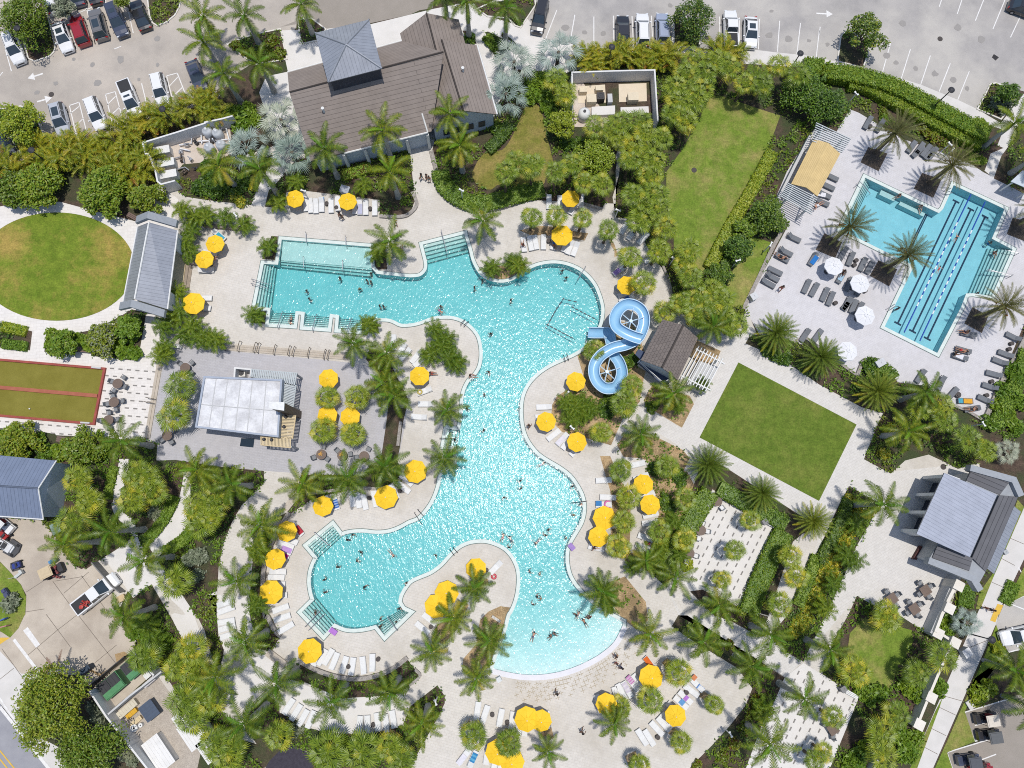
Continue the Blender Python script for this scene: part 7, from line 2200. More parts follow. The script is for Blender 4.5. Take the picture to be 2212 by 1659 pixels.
sets('21', '1258,1590 1485,1600 1720,1610', False, 'g', 3)
sets('21', '1800,850', False, 'g', 2)
sets('33', '1110,435 935,750 810,1000', False, 'w')
sets('34', '1150,1400 790,1490 1030,1600', True, 'g')
sets('44', '150,1240', True, 'g', 3)
bowl = MB(); bowl.lathe([(.001, 0), (.12, .02), (.2, .09), (.001, .1)], 10)
for u, v in T('21', '1250,1585 1475,1590'):
    p = P(u, v, .76); m = MB()
    for k in range(7): m.box((math.cos(k) * .12, math.sin(k * 1.7) * .15, .06 + .01 * k), (.30, .09, .03), k * .9)
    thing('food_tray', m.mesh('food_tray', M('snack_orange', (0.52, 0.28, 0.06), .7)), (p.x, p.y, .79), whole=True, cat='food', look='orange snack tray on a round table', at=(u, v), group='snack trays')
def bench(rc, a, mat, lab, w=.45):
    q = T(rc, a)[0]; p0, p1 = P(*q[:2], .45), P(*q[2:], .45)
    d = p1 - p0; m, l = MB(), MB()
    for k in (-1, 0, 1): m.box((0, k * w / 3, .45), (d.length, w / 3.6, .05))
    for x in (-.4, .4): l.box((x * d.length, 0, .21), (.08, w * .9, .42))
    c = (p0 + p1) / 2
    thing('bench', [('seat', m.mesh('seat', mat)), ('leg', l.mesh('leg', mat))], (c.x, c.y, .03), math.atan2(d.y, d.x), label=lab, cat='bench')
bw_ = M('bench_brown', (0.17, 0.115, 0.095), .8)
bench('20', '810,450>970,465', bw_, 'brown bench set into the planting above the bocce court', .7)
bench('20', '610,1420>780,1445', bw_, 'brown bench set into the planting below the bocce court', .7)
bench('10', '1380,650>1500,720', bw_, 'brown bench at the oval lawn path beside the pavilion', .6)
bench('20', '1140,220>1290,180', M('bench_pale', (0.60, 0.57, 0.52), .8), 'pale bench nook in the shrubs below the oval lawn', .6)
bench('33', '1660,670>1780,730', trim_w, 'white bench at the right corner of the dashed garden patio', .5)
bench('44', '290,830>420,900', trim_w, 'white bench at the upper corner of the lower garden patio', .5)
bench('42', '890,20>980,80', M('bench_pale', (0.60, 0.57, 0.52), .8), 'pale plank on the tan bed left of the beach entry', .3)
bench('20', '1890,415>1960,430', trim_w, 'white slab bench under the palms at the bar terrace corner', .5)
def crates(rc, u, v, sx, sy, sz, c, lab, name, cat, rz=.5):
    q = T(rc, '%d,%d' % (u, v))[0]; p = P(*q, sz)
    m = MB(); m.box((0, 0, sz / 2), (sx, sy, sz)); m.box((0, 0, sz + .03), (sx * 1.08, sy * 1.08, .06)); m.box((sx * .2, 0, sz + .08), (sx * .3, sy * .3, .05))
    thing(name, m.mesh(name, M(name + lab[:6], c, .6)), (p.x, p.y, .02), rz, whole=True, label=lab, cat=cat)
crates('13', 1510, 1540, .8, .8, 1.1, (0.55, 0.56, 0.57), 'pale grey waste bin at the lower left of the lap deck', 'waste_bin', 'bin')
crates('24', 665, 600, 1.1, .8, 1.1, (0.52, 0.53, 0.55), 'pale grey towel bin beside the jutting hedge of the lap deck', 'towel_bin', 'bin')
crates('33', 1630, 660, .6, .6, .9, (0.20, 0.2, 0.2), 'dark bin beside the white bench of the garden patio', 'waste_bin', 'bin')
crates('44', 265, 810, .6, .6, .9, (0.20, 0.2, 0.2), 'dark bin beside the white bench of the lower garden patio', 'waste_bin', 'bin')
crates('44', 1600, 415, .9, .9, .9, (0.62, 0.62, 0.62), 'white utility box on the sidewalk with dark side', 'utility_box', 'utility box')
crates('44', 1640, 970, .9, .9, .25, (0.58, 0.56, 0.53), 'low concrete pad with a hole on the verge', 'utility_pad', 'pad')
crates('34', 2015, 985, .5, .5, 1.2, (0.40, 0.42, 0.43), 'grey pay box beside the sidewalk by the restroom awning', 'pay_box', 'box')
crates('11', 1510, 385, 1.1, .9, .9, (0.35, 0.37, 0.42), 'grey cabinet in the bed above the umbrella row', 'cabinet', 'cabinet', -.3)
crates('42', 965, 705, .5, .5, .9, (0.60, 0.62, 0.62), 'white round topped bin left of the beach arc', 'waste_bin', 'bin')
crates('30', 1300, 1490, 1.0, .7, .5, (0.56, 0.42, 0.24), 'tan crate behind the pickup truck', 'crate', 'crate', .5)
crates('30', 600, 730, .9, 1.2, .7, (0.20, 0.28, 0.25), 'green utility box at the driveway palms', 'utility_box', 'utility box', .5)

# lamps, posts, covers
def lamp(rc, s, h, look, headr=.42):
    for q in T(rc, s):
        p = P(q[0], q[1], h)
        a, b, c = MB(), MB(), MB()
        a.tube([(0, 0, 0), (0, 0, h)], [.09, .06], 8)
        b.lathe([(.001, .18), (headr * .5, .16), (headr, .02), (headr, -.06), (headr * .3, -.1)], 16)
        c.lathe([(.16, 0), (.16, .35), (.1, .45)], 10)
        e = thing('lamp_post', [('pole', a.mesh('pole', dark_metal)), ('base', c.mesh('base', dark_metal))], (p.x, p.y, 0), cat='lamp post', look=look, at=q[:2], group='black lamp posts')
        o = link('lamp_head', b.mesh('lamp_head', dark_metal), e); o.location = (0, 0, h)
lamp('03', '2010,575', 5.2, 'black lamp post with round flat head')
lamp('04', '1430,970', 5.2, 'black lamp post with round flat head')
lamp('02', '2185,505', 4.6, 'black lamp post with round flat head')
lamp('00', '335,1620 1750,1175 180,300', 4.6, 'black lamp post with round flat head')
lamp('44', '1870,275', 5.0, 'black lamp post with round flat head')
def wlight(rc, s, h=2.6):
    for q in T(rc, s):
        p = P(q[0], q[1], h)
        a, b = MB(), MB()
        a.tube([(0, 0, 0), (0, 0, h)], .07, 6)
        b.box((0, 0, h), (.65, .14, .12)); b.box((.26, 0, h + .05), (.16, .24, .12)); b.box((-.26, 0, h + .05), (.16, .24, .12))
        thing('floodlight_post', [('pole', a.mesh('pole', trim_w)), ('lamp_head', b.mesh('lamp_head', trim_w))], (p.x, p.y, 0), frng.uniform(0, 3), cat='light post', look='slim white floodlight post', at=q[:2], group='white floodlight posts')
wlight('12', '560,395', 3.0)
wlight('13', '645,1130 1335,1155 40,610 1690,980')
wlight('04', '400,1010 1415,1555 1440,1620')
wlight('24', '1775,1260')
wlight('42', '280,950')
wlight('22', '1755,1300 1700,930')
wlight('11', '330,660 1065,400')
wlight('43', '1255,1295')
mh = MB(); mh.lathe([(.001, .02), (.34, .02), (.36, .0)], 18, cap=False)
MH = mh.mesh('manhole_cover', M('cast_iron', (0.07, 0.06, 0.055), .8))
for rc, s in (('00', '555,1020'), ('04', '1305,420'), ('13', '860,180'), ('03', '1005,410'), ('34', '1340,65'), ('44', '1640,972')):
    for u, v in T(rc, s):
        p = P(u, v); thing('manhole_cover', MH, (p.x, p.y, .055 if rc in ('13', '44') else .03), whole=True, cat='manhole cover', look='round dark manhole cover', at=(u, v), group='manhole covers')
gr = MB(); gr.prism([(q.x, q.y) for q in G(T('04', '1885,585 1940,620 1905,655 1865,620'))], .012, .03)
thing('storm_drain', gr.mesh('storm_drain', M('drain_dark', (0.03, 0.028, 0.03), .8)), whole=True, cat='drain', label='square dark storm drain grate in the guest parking')

# ================================================================ VEHICLES
tyre = M('tyre', (0.02, 0.02, 0.022), .8)
hub_m = M('wheel_hub', (0.35, 0.35, 0.36), .4, metal=.6)
lens_w = M('headlight', (0.62, 0.64, 0.66), .2)
lens_r = M('taillight', (0.35, 0.015, 0.015), .3)
PAINT = {'white': (0.72, 0.72, 0.72), 'silver': (0.42, 0.44, 0.48), 'grey': (0.15, 0.145, 0.145), 'black': (0.018, 0.018, 0.022), 'navy': (0.045, 0.055, 0.09), 'red': (0.28, 0.012, 0.02), 'blue silver': (0.30, 0.34, 0.44)}
def paint(c):
    return M('paint_' + c.replace(' ', '_'), PAINT[c], .28, tuple(x * .97 for x in PAINT[c]), 1, spec=.6, coat=.8)
def vehicle(kind, col, L=4.8, W=1.86, bed=None, roof=None, sunroof=False):
    """car pointing along +x"""
    h = {'sedan': 1.45, 'suv': 1.72, 'pickup': 1.85}[kind]
    belt = {'sedan': .92, 'suv': 1.05, 'pickup': 1.12}[kind]
    m = MB()
    st = [(-.5, .78, .62), (-.485, .90, .80), (-.42, .97, .93), (-.25, 1.0, .98), (.0, 1.0, 1.0), (.22, 1.0, .99), (.36, .97, .94), (.45, .90, .84), (.49, .78, .70), (.5, .66, .58)]
    rings = []
    for x, w, t in st:
        hw = W / 2 * w; top = belt * t
        rings.append([(x * L, -hw * .94, .22), (x * L, -hw, .45), (x * L, -hw * .985, top * .86), (x * L, -hw * .90, top), (x * L, 0, top * 1.025), (x * L, hw * .90, top), (x * L, hw * .985, top * .86), (x * L, hw, .45), (x * L, hw * .94, .22)])
    n = 9
    m.idx([p for r in rings for p in r], [(i * n + k, i * n + (k + 1) % n, (i + 1) * n + (k + 1) % n, (i + 1) * n + k) for i in range(len(rings) - 1) for k in range(n)] + [tuple(range(n)), tuple((len(rings) - 1) * n + k for k in reversed(range(n)))])
    if kind == 'sedan': xs = (-.40, -.24, .06, .24)
    elif kind == 'suv': xs = (-.475, -.40, .08, .25)
    else: xs = (-.12, -.08, .12, .27)
    z0, z1 = belt * .97, h
    bw, tw = W * .44, W * .355
    B = [(xs[0] * L, -bw, z0), (xs[3] * L, -bw, z0), (xs[3] * L, bw, z0), (xs[0] * L, bw, z0)]
    Tt = [(xs[1] * L, -tw, z1), (xs[2] * L, -tw, z1), (xs[2] * L, tw, z1), (xs[1] * L, tw, z1)]
    B, Tt = [Vector(q) for q in B], [Vector(q) for q in Tt]
    # cabin pillars and roof in body colour, glass panes set into them
    m.box(((xs[1] + xs[2]) / 2 * L, 0, z1), ((xs[2] - xs[1]) * L * 1.02, tw * 2.04, .07))
    m.box(((xs[1] + xs[2]) / 2 * L, 0, z1 + .04), ((xs[2] - xs[1]) * L * .9, tw * 1.7, .04))
    for b, t in zip(B, Tt): m.tube([b, t], .055, 5)
    g1, g2, g3, g4 = MB(), MB(), MB(), MB()
    g1.face([B[1], B[2], Tt[2], Tt[1]]); g2.face([B[3], B[0], Tt[0], Tt[3]])
    g3.face([B[0], B[1], Tt[1], Tt[0]]); g4.face([B[2], B[3], Tt[3], Tt[2]])
    for g in (g3,): m.box(((xs[1] + xs[2]) / 2 * L, -(bw + tw) / 2 - .005, (z0 + z1) / 2), (.09, .05, (z1 - z0) * .95), mat=Matrix.Rotation(math.atan2(bw - tw, z1 - z0), 3, 'X').inverted())
    m.box(((xs[1] + xs[2]) / 2 * L, (bw + tw) / 2 + .005, (z0 + z1) / 2), (.09, .05, (z1 - z0) * .95), mat=Matrix.Rotation(math.atan2(bw - tw, z1 - z0), 3, 'X'))
    pm = paint(col)
    parts = [('body', m.mesh('body', pm))]
    for nm, g in (('windscreen', g1), ('rear_window', g2), ('side_window', g3), ('side_window', g4)):
        parts.append((nm, g.mesh(nm, glass_d)))
    if sunroof:
        s = MB(); s.box(((xs[1] * .45 + xs[2] * .55) * L, 0, z1 + .065), ((xs[2] - xs[1]) * L * (.55 if sunroof == 'big' else .26), tw * 1.25, .02)); parts.append(('sunroof', s.mesh('sunroof', glass_d)))
    if kind == 'suv':
        r = MB()
        for y in (-tw * .9, tw * .9): r.box(((xs[1] + xs[2]) / 2 * L, y, z1 + .09), ((xs[2] - xs[1]) * L * .85, .04, .05))
        parts.append(('roof_rail', r.mesh('roof_rail', grey_fr)))
    if kind == 'pickup':
        bd = MB(); x0, x1 = -.485 * L, -.145 * L
        bd.box(((x0 + x1) / 2, 0, belt * 1.0), (x1 - x0, W * .78, .07))
        parts.append(('bed_cover' if bed == 'cover' else 'bed_floor', bd.mesh('bed', M('bed_black', (0.03, 0.03, 0.033), .7))))
        rl = MB()
        for y in (-W * .44, W * .44): rl.box(((x0 + x1) / 2, y, belt * 1.03), (x1 - x0, .14, .14))
        rl.box((x0, 0, belt * 1.02), (.1, W * .9, .14))
        parts.append(('bed_rail', rl.mesh('bed_rail', pm)))
    for sx in (-.31, .31):
        for sy in (-1, 1):
            w, hb = MB(), MB()
            w.tube([(sx * L, sy * W * .40, .33), (sx * L, sy * W * .505, .33)], .33, 14); hb.tube([(sx * L, sy * W * .505, .33), (sx * L, sy * W * .512, .33)], .19, 10)
            parts.append(('wheel', w.mesh('wheel', tyre), [('rim', hb.mesh('rim', hub_m))]))
    for sy in (-1, 1):
        a, b, c = MB(), MB(), MB()
        a.box((.475 * L, sy * W * .33, belt * .72), (.16, .38, .14), sy * -.35); b.box((-.488 * L, sy * W * .36, belt * .78), (.10, .34, .16), sy * .3)
        c.box((xs[3] * L - .30, sy * (W * .5 + .09), belt + .03), (.16, .22, .14))
        parts += [('headlight', a.mesh('headlight', lens_w)), ('taillight', b.mesh('taillight', lens_r)), ('mirror', c.mesh('mirror', pm))]
    g = MB(); g.box((.497 * L, 0, .5), (.04, W * .5, .22)); parts.append(('grille', g.mesh('grille', grey_fr)))
    return parts
def car(rc, s, kind, col, lab, L=4.7, **kw):
    q = T(rc, s)[0]
    a, b = P(q[0], q[1], .8), P(q[2], q[3], .8)
    d = b - a; c = (a + b) / 2
    return thing('pickup_truck' if kind == 'pickup' else 'parked_car', vehicle(kind, col, max(4.0, min(6.0, L)), **kw), (c.x, c.y, .02), math.atan2(d.y, d.x), label=lab, cat='pickup truck' if kind == 'pickup' else 'car', group='parked vehicles')
# rear > front
car('00', '615,225>735,560', 'sedan', 'white', 'white car with big dark glass roof nose down by the leafy island', sunroof='big')
car('00', '910,480>800,160', 'suv', 'red', 'dark red car parked among dark cars')
car('00', '1105,430>1010,85', 'suv', 'grey', 'charcoal car with dark sunroof beside the dark red car', sunroof='big')
car('00', '1190,40>1330,390', 'suv', 'navy', 'slate blue long car third from the dark red one', 5.1, sunroof='small')
car('00', '1570,310>1450,0', 'sedan', 'black', 'black car parked next to the grassy kerbed island')
car('00', '590,130>500,-180', 'suv', 'white', 'white car half hidden by the pale variegated tree')
car('00', '850,50>770,-260', 'sedan', 'navy', 'dark blue car cut by the upper edge above the dark red car')
car('00', '1040,30>960,-280', 'sedan', 'black', 'black car cut by the upper edge above the charcoal car')
car('00', '90,370>210,670', 'suv', 'white', 'white car under the leafy tree on the kerbed island')
car('00', '605,1115>695,1470', 'suv', 'silver', 'silver car with black sunroof in the lower parking row', sunroof='big')
car('00', '970,1060>1100,1400', 'suv', 'white', 'white car between two hatched bays in the lower parking row')
car('00', '1330,880>1485,1270', 'pickup', 'white', 'white pickup with black bed cover in the lower parking row', 5.7, bed='cover', sunroof='small')
car('00', '1690,800>1770,1145', 'suv', 'white', 'white car nearest the areca palms and the hatched end bay')
car('00', '2060,660>2180,960', 'sedan', 'navy', 'dark coupe half under the royal palms', sunroof='small')
car('00', '-60,1400>95,1650', 'sedan', 'navy', 'dark blue car cut by the left edge below the light green tree')
car('02', '1445,10>1370,350', 'suv', 'black', 'black car at the corner of the guest parking beside the palms', 4.9)
car('03', '95,490>90,170', 'sedan', 'black', 'black car leftmost in the guest parking row')
car('03', '310,505>300,140', 'suv', 'white', 'white car with plain roof in the guest parking row', 5.0)
car('03', '525,475>515,140', 'suv', 'blue silver', 'pale blue silver car beside the guest parking tree')
car('03', '1265,505>1250,125', 'pickup', 'white', 'white pickup with open dark bed in the guest parking', 5.7)
car('03', '1475,165>1475,520', 'sedan', 'white', 'white car with dark glass roof right of the open bed pickup', sunroof='big')
car('04', '2140,60>2330,130', 'sedan', 'black', 'dark car cut by the upper right picture corner')
car('44', '2330,190>2010,260', 'sedan', 'white', 'white car at the right edge below the yellow tactile strip')
pk = car('30', '830,1600>1245,1270', 'pickup', 'white', 'white pickup with red tools in its bed in the service yard', 5.8)
q = T('30', '930,1540')[0]; p = P(*q, 1.3)
m = MB()
for k in range(7): m.tube([(math.cos(k * 1.3) * .4, math.sin(k * 2.1) * .4, .05 * k), (math.cos(k * 1.3 + 2.5) * .6, math.sin(k * 2.1 + 2.2) * .4, .05 * k + .1)], .05, 5)
m.lathe([(.25, 0), (.25, .2), (.1, .25)], 10, (-.5, -.4, 0))
thing('garden_tools', m.mesh('garden_tools', M('tool_red', (0.45, 0.05, 0.04), .5)), (p.x, p.y, 1.2), whole=True, label='red garden tools lying in the bed of the service pickup', cat='tools')

def cart(rc, s, roofm, bodym, lab, seatm):
    q = T(rc, s)[0]; a, b = P(q[0], q[1], 1.0), P(q[2], q[3], 1.0)
    d = b - a; c = (a + b) / 2
    bd, rf, st_, ps, bg = MB(), MB(), MB(), MB(), MB()
    bd.box((0, 0, .42), (2.5, 1.1, .22)); bd.box((.98, 0, .68), (.55, 1.0, .40)); bd.box((-.85, 0, .70), (.8, 1.1, .35))
    rf.box((-.15, 0, 1.86), (1.5, 1.25, .09)); rf.box((-.15, 0, 1.93), (1.25, 1.0, .06))
    st_.box((-.2, 0, .80), (.5, 1.05, .14)); st_.box((-.48, 0, 1.08), (.14, 1.05, .45), mat=Matrix.Rotation(-.15, 3, 'Y'))
    for x, y in ((.55, .55), (.55, -.55), (-.8, .55), (-.8, -.55)): ps.tube([(x, y, .6), (x * .85, y, 1.85)], .03, 5)
    bg.tube([(.5, .25, .75), (.32, .25, 1.0)], .03, 5); bg.lathe([(.17, 0), (.19, .02), (.17, .04)], 10, (.32, .25, 1.0))
    parts = [('body', bd.mesh('body', bodym)), ('roof', rf.mesh('roof', roofm)), ('seat', st_.mesh('seat', seatm)), ('roof_post', ps.mesh('roof_post', dark_metal)), ('steering_wheel', bg.mesh('steering_wheel', dark_metal))]
    for x in (-.8, .85):
        for y in (-.55, .55):
            w = MB(); w.tube([(x, y - .1, .22), (x, y + .1, .22)], .22, 12); parts.append(('wheel', w.mesh('wheel', tyre)))
    thing('golf_cart', parts, (c.x, c.y, .02), math.atan2(d.y, d.x), label=lab, cat='golf cart', group='golf carts')
tanr = M('cart_tan', (0.55, 0.44, 0.28), .6); beige = M('cart_beige', (0.48, 0.40, 0.28), .6)
cart('44', '1960,1110>1670,1150', M('cart_cream', (0.62, 0.56, 0.48), .6), M('paint_black', PAINT['black'], .28), 'golf cart with cream roof in the cart bays', M('seat_red', (0.22, 0.03, 0.03), .6))
cart('44', '2000,1290>1690,1330', M('cart_charcoal', (0.10, 0.105, 0.11), .6), M('paint_black', PAINT['black'], .28), 'golf cart with charcoal roof next to the cream roofed one', beige)
cart('44', '1790,1560>1460,1600', M('cart_slate', (0.075, 0.08, 0.095), .6), M('paint_navy', PAINT['navy'], .28), 'golf cart with slate roof in the lowest cart bay', beige)
cart('44', '1870,1660>1640,1720', M('paint_red', PAINT['red'], .28), M('paint_red', PAINT['red'], .28), 'red golf cart cut by the lower picture edge', beige)
cart('30', '460,1240>640,1150', tanr, dark_metal, 'utility cart with tan roof on the driveway', M('seat_black', (0.03, 0.03, 0.03), .6))
q = T('30', '500,1220')[0]
m = MB(); p = P(*T('30', '600,1190')[0], .9)
for k in range(14): m.box((frng.uniform(-.4, .4), frng.uniform(-1.0, 1.0), .1 + frng.random() * .3), (.25, .2, .3), frng.random() * 3)
thing('tool_load', m.mesh('tool_load', M('load_mix', (0.05, 0.04, 0.05), .7, (0.30, 0.06, 0.05), 3)), (p.x, p.y, .8), R(25), whole=True, label='dark load of tools behind the tan roofed cart', cat='tools')
q = T('30', '570,1080')[0]; p = P(*q, .8); m = MB(); m.tube([(-.4, 0, 0), (.4, 0, .05)], [.24, .2], 10)
thing('barrel', m.mesh('barrel', M('barrel_blue', (0.08, 0.26, 0.50), .5)), (p.x, p.y, .8), .6, whole=True, label='blue barrel on the tan roofed cart', cat='barrel')
def mower(rc, u, v, rz, bodyc, lab, s=1.0):
    q = T(rc, '%d,%d' % (u, v))[0]; p = P(*q, .6)
    b, e, d_ = MB(), MB(), MB()
    b.box((0, 0, .55), (1.3, .9, .35)); b.box((-.5, 0, .85), (.5, .8, .35)); b.box((.5, 0, .45), (.6, .7, .2))
    e.box((-.1, 0, .85), (.45, .5, .12)); e.box((-.35, 0, 1.1), (.1, .5, .4))
    d_.prism([(-.1, -.8), (1.1, -.75), (1.3, 0), (1.1, .75), (-.1, .8)], .15, .3)
    for y in (-.35, .35): d_.tube([(-.4, y, .6), (.2, y, 1.05)], .03, 5)
    parts = [('body', b.mesh('body', M('mower' + lab[:5], bodyc, .5))), ('seat', e.mesh('seat', dark_metal)), ('deck', d_.mesh('deck', grey_fr))]
    for x, r in ((-.6, .32), (.9, .2)):
        for y in (-.55, .55):
            w = MB(); w.tube([(x, y - .12, r), (x, y + .12, r)], r, 12); parts.append(('wheel', w.mesh('wheel', tyre)))
    thing('ride_on_mower', parts, (p.x, p.y, .02), rz, s, label=lab, cat='mower')
mower('30', 70, 920, R(-30), (0.62, 0.62, 0.62), 'white topped ride-on mower in the service yard', 1.15)
mower('30', 170, 1130, R(200), (0.02, 0.04, 0.22), 'blue small mower below the white topped one', .7)
mower('30', 40, 800, R(140), (0.35, 0.02, 0.02), 'dark red mower above the white topped one', .8)
cart('30', '-60,620>110,760', M('cart_whitetop', (0.68, 0.68, 0.68), .5), M('paint_white', PAINT['white'], .28), 'white cart below the service building', M('seat_red', (0.22, 0.03, 0.03), .6))
m = MB(); p = P(*T('30', '190,1230')[0], .5)
m.box((0, 0, .3), (1.1, .3, .12)); m.box((.5, 0, .5), (.3, .5, .4)); m.tube([(-.5, 0, .3), (-.9, .2, .9)], .03, 5)
thing('edger', m.mesh('edger', M('edger_pale', (0.50, 0.52, 0.50), .6)), (p.x, p.y, .02), R(40), whole=True, label='pale lawn edger by the left driveway kerb', cat='machine')
m = MB(); p = P(*T('30', '80,1540')[0], 1.0)
thing('shrub', BU['silver'][0], (p.x, p.y, .02), 1, 1.3, whole=True, label='silvery round shrub on the left driveway island', cat='shrub')
m = MB(); p = P(*T('30', '60,1430')[0], .6); m.box((0, 0, .4), (1.2, .5, .5)); m.box((.3, 0, .75), (.4, .45, .2)); m.box((-.3, 0, .72), (.3, .4, .2))
thing('meter_box', m.mesh('meter_box', M('meter_navy', (0.06, 0.07, 0.14), .5)), (p.x, p.y, .0), R(-50), whole=True, label='navy utility meter on the left driveway island', cat='utility box')
bed_l = TT('30', '-200,880 100,1190 230,1340 285,1470 275,1659', '40', '260,20 200,150 110,250 20,190 -200,100')
sheet('planting_bed', bed_l, .05, lawn_b)
for rc, s, lab, c in (('40', '0,70>60,40', 'blue sign panel on the lowest driveway island', (0.05, 0.12, 0.40)), ('40', '0,140>80,120', 'red and white sign panel on the lowest driveway island', (0.45, 0.2, 0.2))):
    q = T(rc, s)[0]; a, b = P(*q[:2], .9), P(*q[2:], .9); m = MB(); m.wall([a, b], .12, .4, 1.1); m.wall([a.lerp(b, .45), a.lerp(b, .55)], .1, 0, .4)
    thing('sign_board', m.mesh('sign_board', M('sign' + lab[:4], c, .5)), whole=True, label=lab, cat='sign')
q = T('34', '1950,1560')[0]
# dead frond on the street tree
m = MB(); frond(m, (0, 0, 0), R(80), R(20), 2.2, R(30), 18, .3, random.Random(4)); frond(m, (-.4, 0, 0), R(125), R(20), 1.6, R(30), 14, .3, random.Random(6))
p = P(*T('40', '620,590')[0], 2.0); thing('dead_frond', m.mesh('dead_frond', MLEAF('dead_leaf', [(0.16, 0.09, 0.065), (0.21, 0.13, 0.095)])), (p.x, p.y, 1.9), whole=True, label='dead brown palm frond sticking out of the big round tree', cat='palm frond')
# ================================================================ PEOPLE
SKIN = [M('skin_%s' % n, c, .55) for n, c in (('light', (0.46, 0.25, 0.17)), ('tan', (0.34, 0.17, 0.10)), ('brown', (0.17, 0.085, 0.05)))]
HAIR = [M('hair_%s' % n, c, .5) for n, c in (('dark', (0.012, 0.010, 0.010)), ('brown', (0.05, 0.025, 0.015)), ('blond', (0.30, 0.20, 0.09)))]
CLOTH = {n: M('swim_%s' % n.replace(' ', '_'), c, .7) for n, c in (('black', (0.015, 0.015, 0.02)), ('navy', (0.02, 0.03, 0.10)), ('red', (0.42, 0.03, 0.03)), ('white', (0.62, 0.62, 0.64)), ('teal', (0.02, 0.22, 0.25)), ('pink', (0.5, 0.10, 0.28)), ('blue', (0.04, 0.14, 0.42)), ('grey', (0.22, 0.21, 0.22)), ('orange', (0.55, 0.18, 0.03)))}

def skin_mesh(name, verts, edges, radii, root=0, sub=1):
    me = bpy.data.meshes.new('tmp')
    me.from_pydata([tuple(v) for v in verts], edges, [])
    o = bpy.data.objects.new('tmp', me); COL.objects.link(o)
    sk = o.modifiers.new('s', 'SKIN'); sk.use_smooth_shade = True
    for i, r in enumerate(radii):
        d = me.skin_vertices[0].data[i]; d.radius = (r, r); d.use_root = (i == root)
    ss = o.modifiers.new('u', 'SUBSURF'); ss.levels = sub; ss.render_levels = sub
    dg = bpy.context.evaluated_depsgraph_get()
    out = bpy.data.meshes.new_from_object(o.evaluated_get(dg))
    out.name = name
    bpy.data.objects.remove(o); bpy.data.meshes.remove(me)
    return out

def figure(pose):
    """joints of a 1.7 m person: returns body mesh, hair mesh, swimwear mesh"""
    V, E, Rd = [], [], []
    def add(p, r, par=None):
        V.append(Vector(p)); Rd.append(r)
        if par is not None: E.append((par, len(V) - 1))
        return len(V) - 1
    pel = add(pose['pelvis'], .135)
    wst = add(pose['waist'], .125, pel)
    chs = add(pose['chest'], .145, wst)
    nk = add(pose['neck'], .058, chs)
    hd0 = add(Vector(pose['neck']).lerp(Vector(pose['head']), .55), .078, nk)
    hd = add(pose['head'], .105, hd0)
    fw = Vector(pose['face']).normalized()
    H = Vector(pose['head'])
    add(H + fw * .11 - UP * .02, .016, hd)                        # nose
    ends = []
    for s in ('l', 'r'):
        sh = add(pose['sh' + s], .062, chs); el = add(pose['el' + s], .045, sh); wr = add(pose['wr' + s], .032, el)
        d = (Vector(pose['wr' + s]) - Vector(pose['el' + s])).normalized()
        pm = add(Vector(pose['wr' + s]) + d * .06, .030, wr)
        sd = d.cross(UP); sd = sd.normalized() if sd.length > .1 else Vector((1, 0, 0))
        for k, (o, l) in enumerate(((-.026, .075), (-.009, .088), (.009, .082), (.026, .062))):
            a = add(Vector(pose['wr' + s]) + d * .10 + sd * o, .0095, pm)
            add(Vector(pose['wr' + s]) + d * (.10 + l) + sd * o * 1.3 - UP * .012, .008, a)
        add(Vector(pose['wr' + s]) + d * .075 + sd * -.062, .010, pm)
        hp = add(pose['hp' + s], .095, pel); kn = add(pose['kn' + s], .062, hp); an = add(pose['an' + s], .042, kn)
        f = pose.get('ft' + s) or Vector(pose['an' + s]) + fw * .17 - UP * .05
        add(f, .034, an)
    body = skin_mesh('person', V, E, Rd)
    nc = lambda ks, g: None
    hair = MB(); c = H - fw * .025 + UP * .02
    prof = [(.001, .125), (.07, .11), (.115, .06), (.125, 0), (.11, -.05), (.08, -.09)]
    zax = UP if abs(fw.z) < .8 else -Vector((pose['neck'])) .__class__(Vector(pose['neck']) - H).normalized()
    hair.lathe(list(reversed(prof)), 12)
    rot = zax.to_track_quat('Z', 'Y').to_matrix()
    hair.v = [tuple(rot @ Vector(p) + c - fw * (.02 if p[2] < .02 else 0)) for p in hair.v]
    sw = skin_mesh('swimwear', [pose['pelvis'], pose['waist'], pose['chest'], pose['hpl'], pose['hpr'], Vector(pose['hpl']).lerp(Vector(pose['knl']), .25), Vector(pose['hpr']).lerp(Vector(pose['knr']), .25)],
                   [(0, 1), (1, 2), (0, 3), (0, 4), (3, 5), (4, 6)], [.150, .138, .155, .11, .11, .10, .10])
    tr = skin_mesh('swimwear', [pose['pelvis'], Vector(pose['pelvis']).lerp(Vector(pose['waist']), .6), pose['hpl'], pose['hpr'], Vector(pose['hpl']).lerp(Vector(pose['knl']), .6), Vector(pose['hpr']).lerp(Vector(pose['knr']), .6)],
                   [(0, 1), (0, 2), (0, 3), (2, 4), (3, 5)], [.150, .140, .11, .11, .095, .095])
    return body, hair, sw, tr
STAND = dict(pelvis=(0, 0, .92), waist=(0, 0, 1.08), chest=(0, 0, 1.27), neck=(0.01, 0, 1.45), head=(0.03, 0, 1.60), face=(1, 0, 0), shl=(0, .19, 1.37), shr=(0, -.19, 1.37),
             ell=(-.02, .27, 1.10), elr=(-.02, -.27, 1.10), wrl=(.10, .28, .88), wrr=(.06, -.29, .86), hpl=(0, .10, .86), hpr=(0, -.10, .86), knl=(.03, .11, .48), knr=(.0, -.11, .48), anl=(0, .11, .08), anr=(-.02, -.11, .08))
WADE = dict(STAND, ell=(.10, .32, 1.14), elr=(.08, -.32, 1.12), wrl=(.26, .30, 1.02), wrr=(.24, -.30, 1.0))
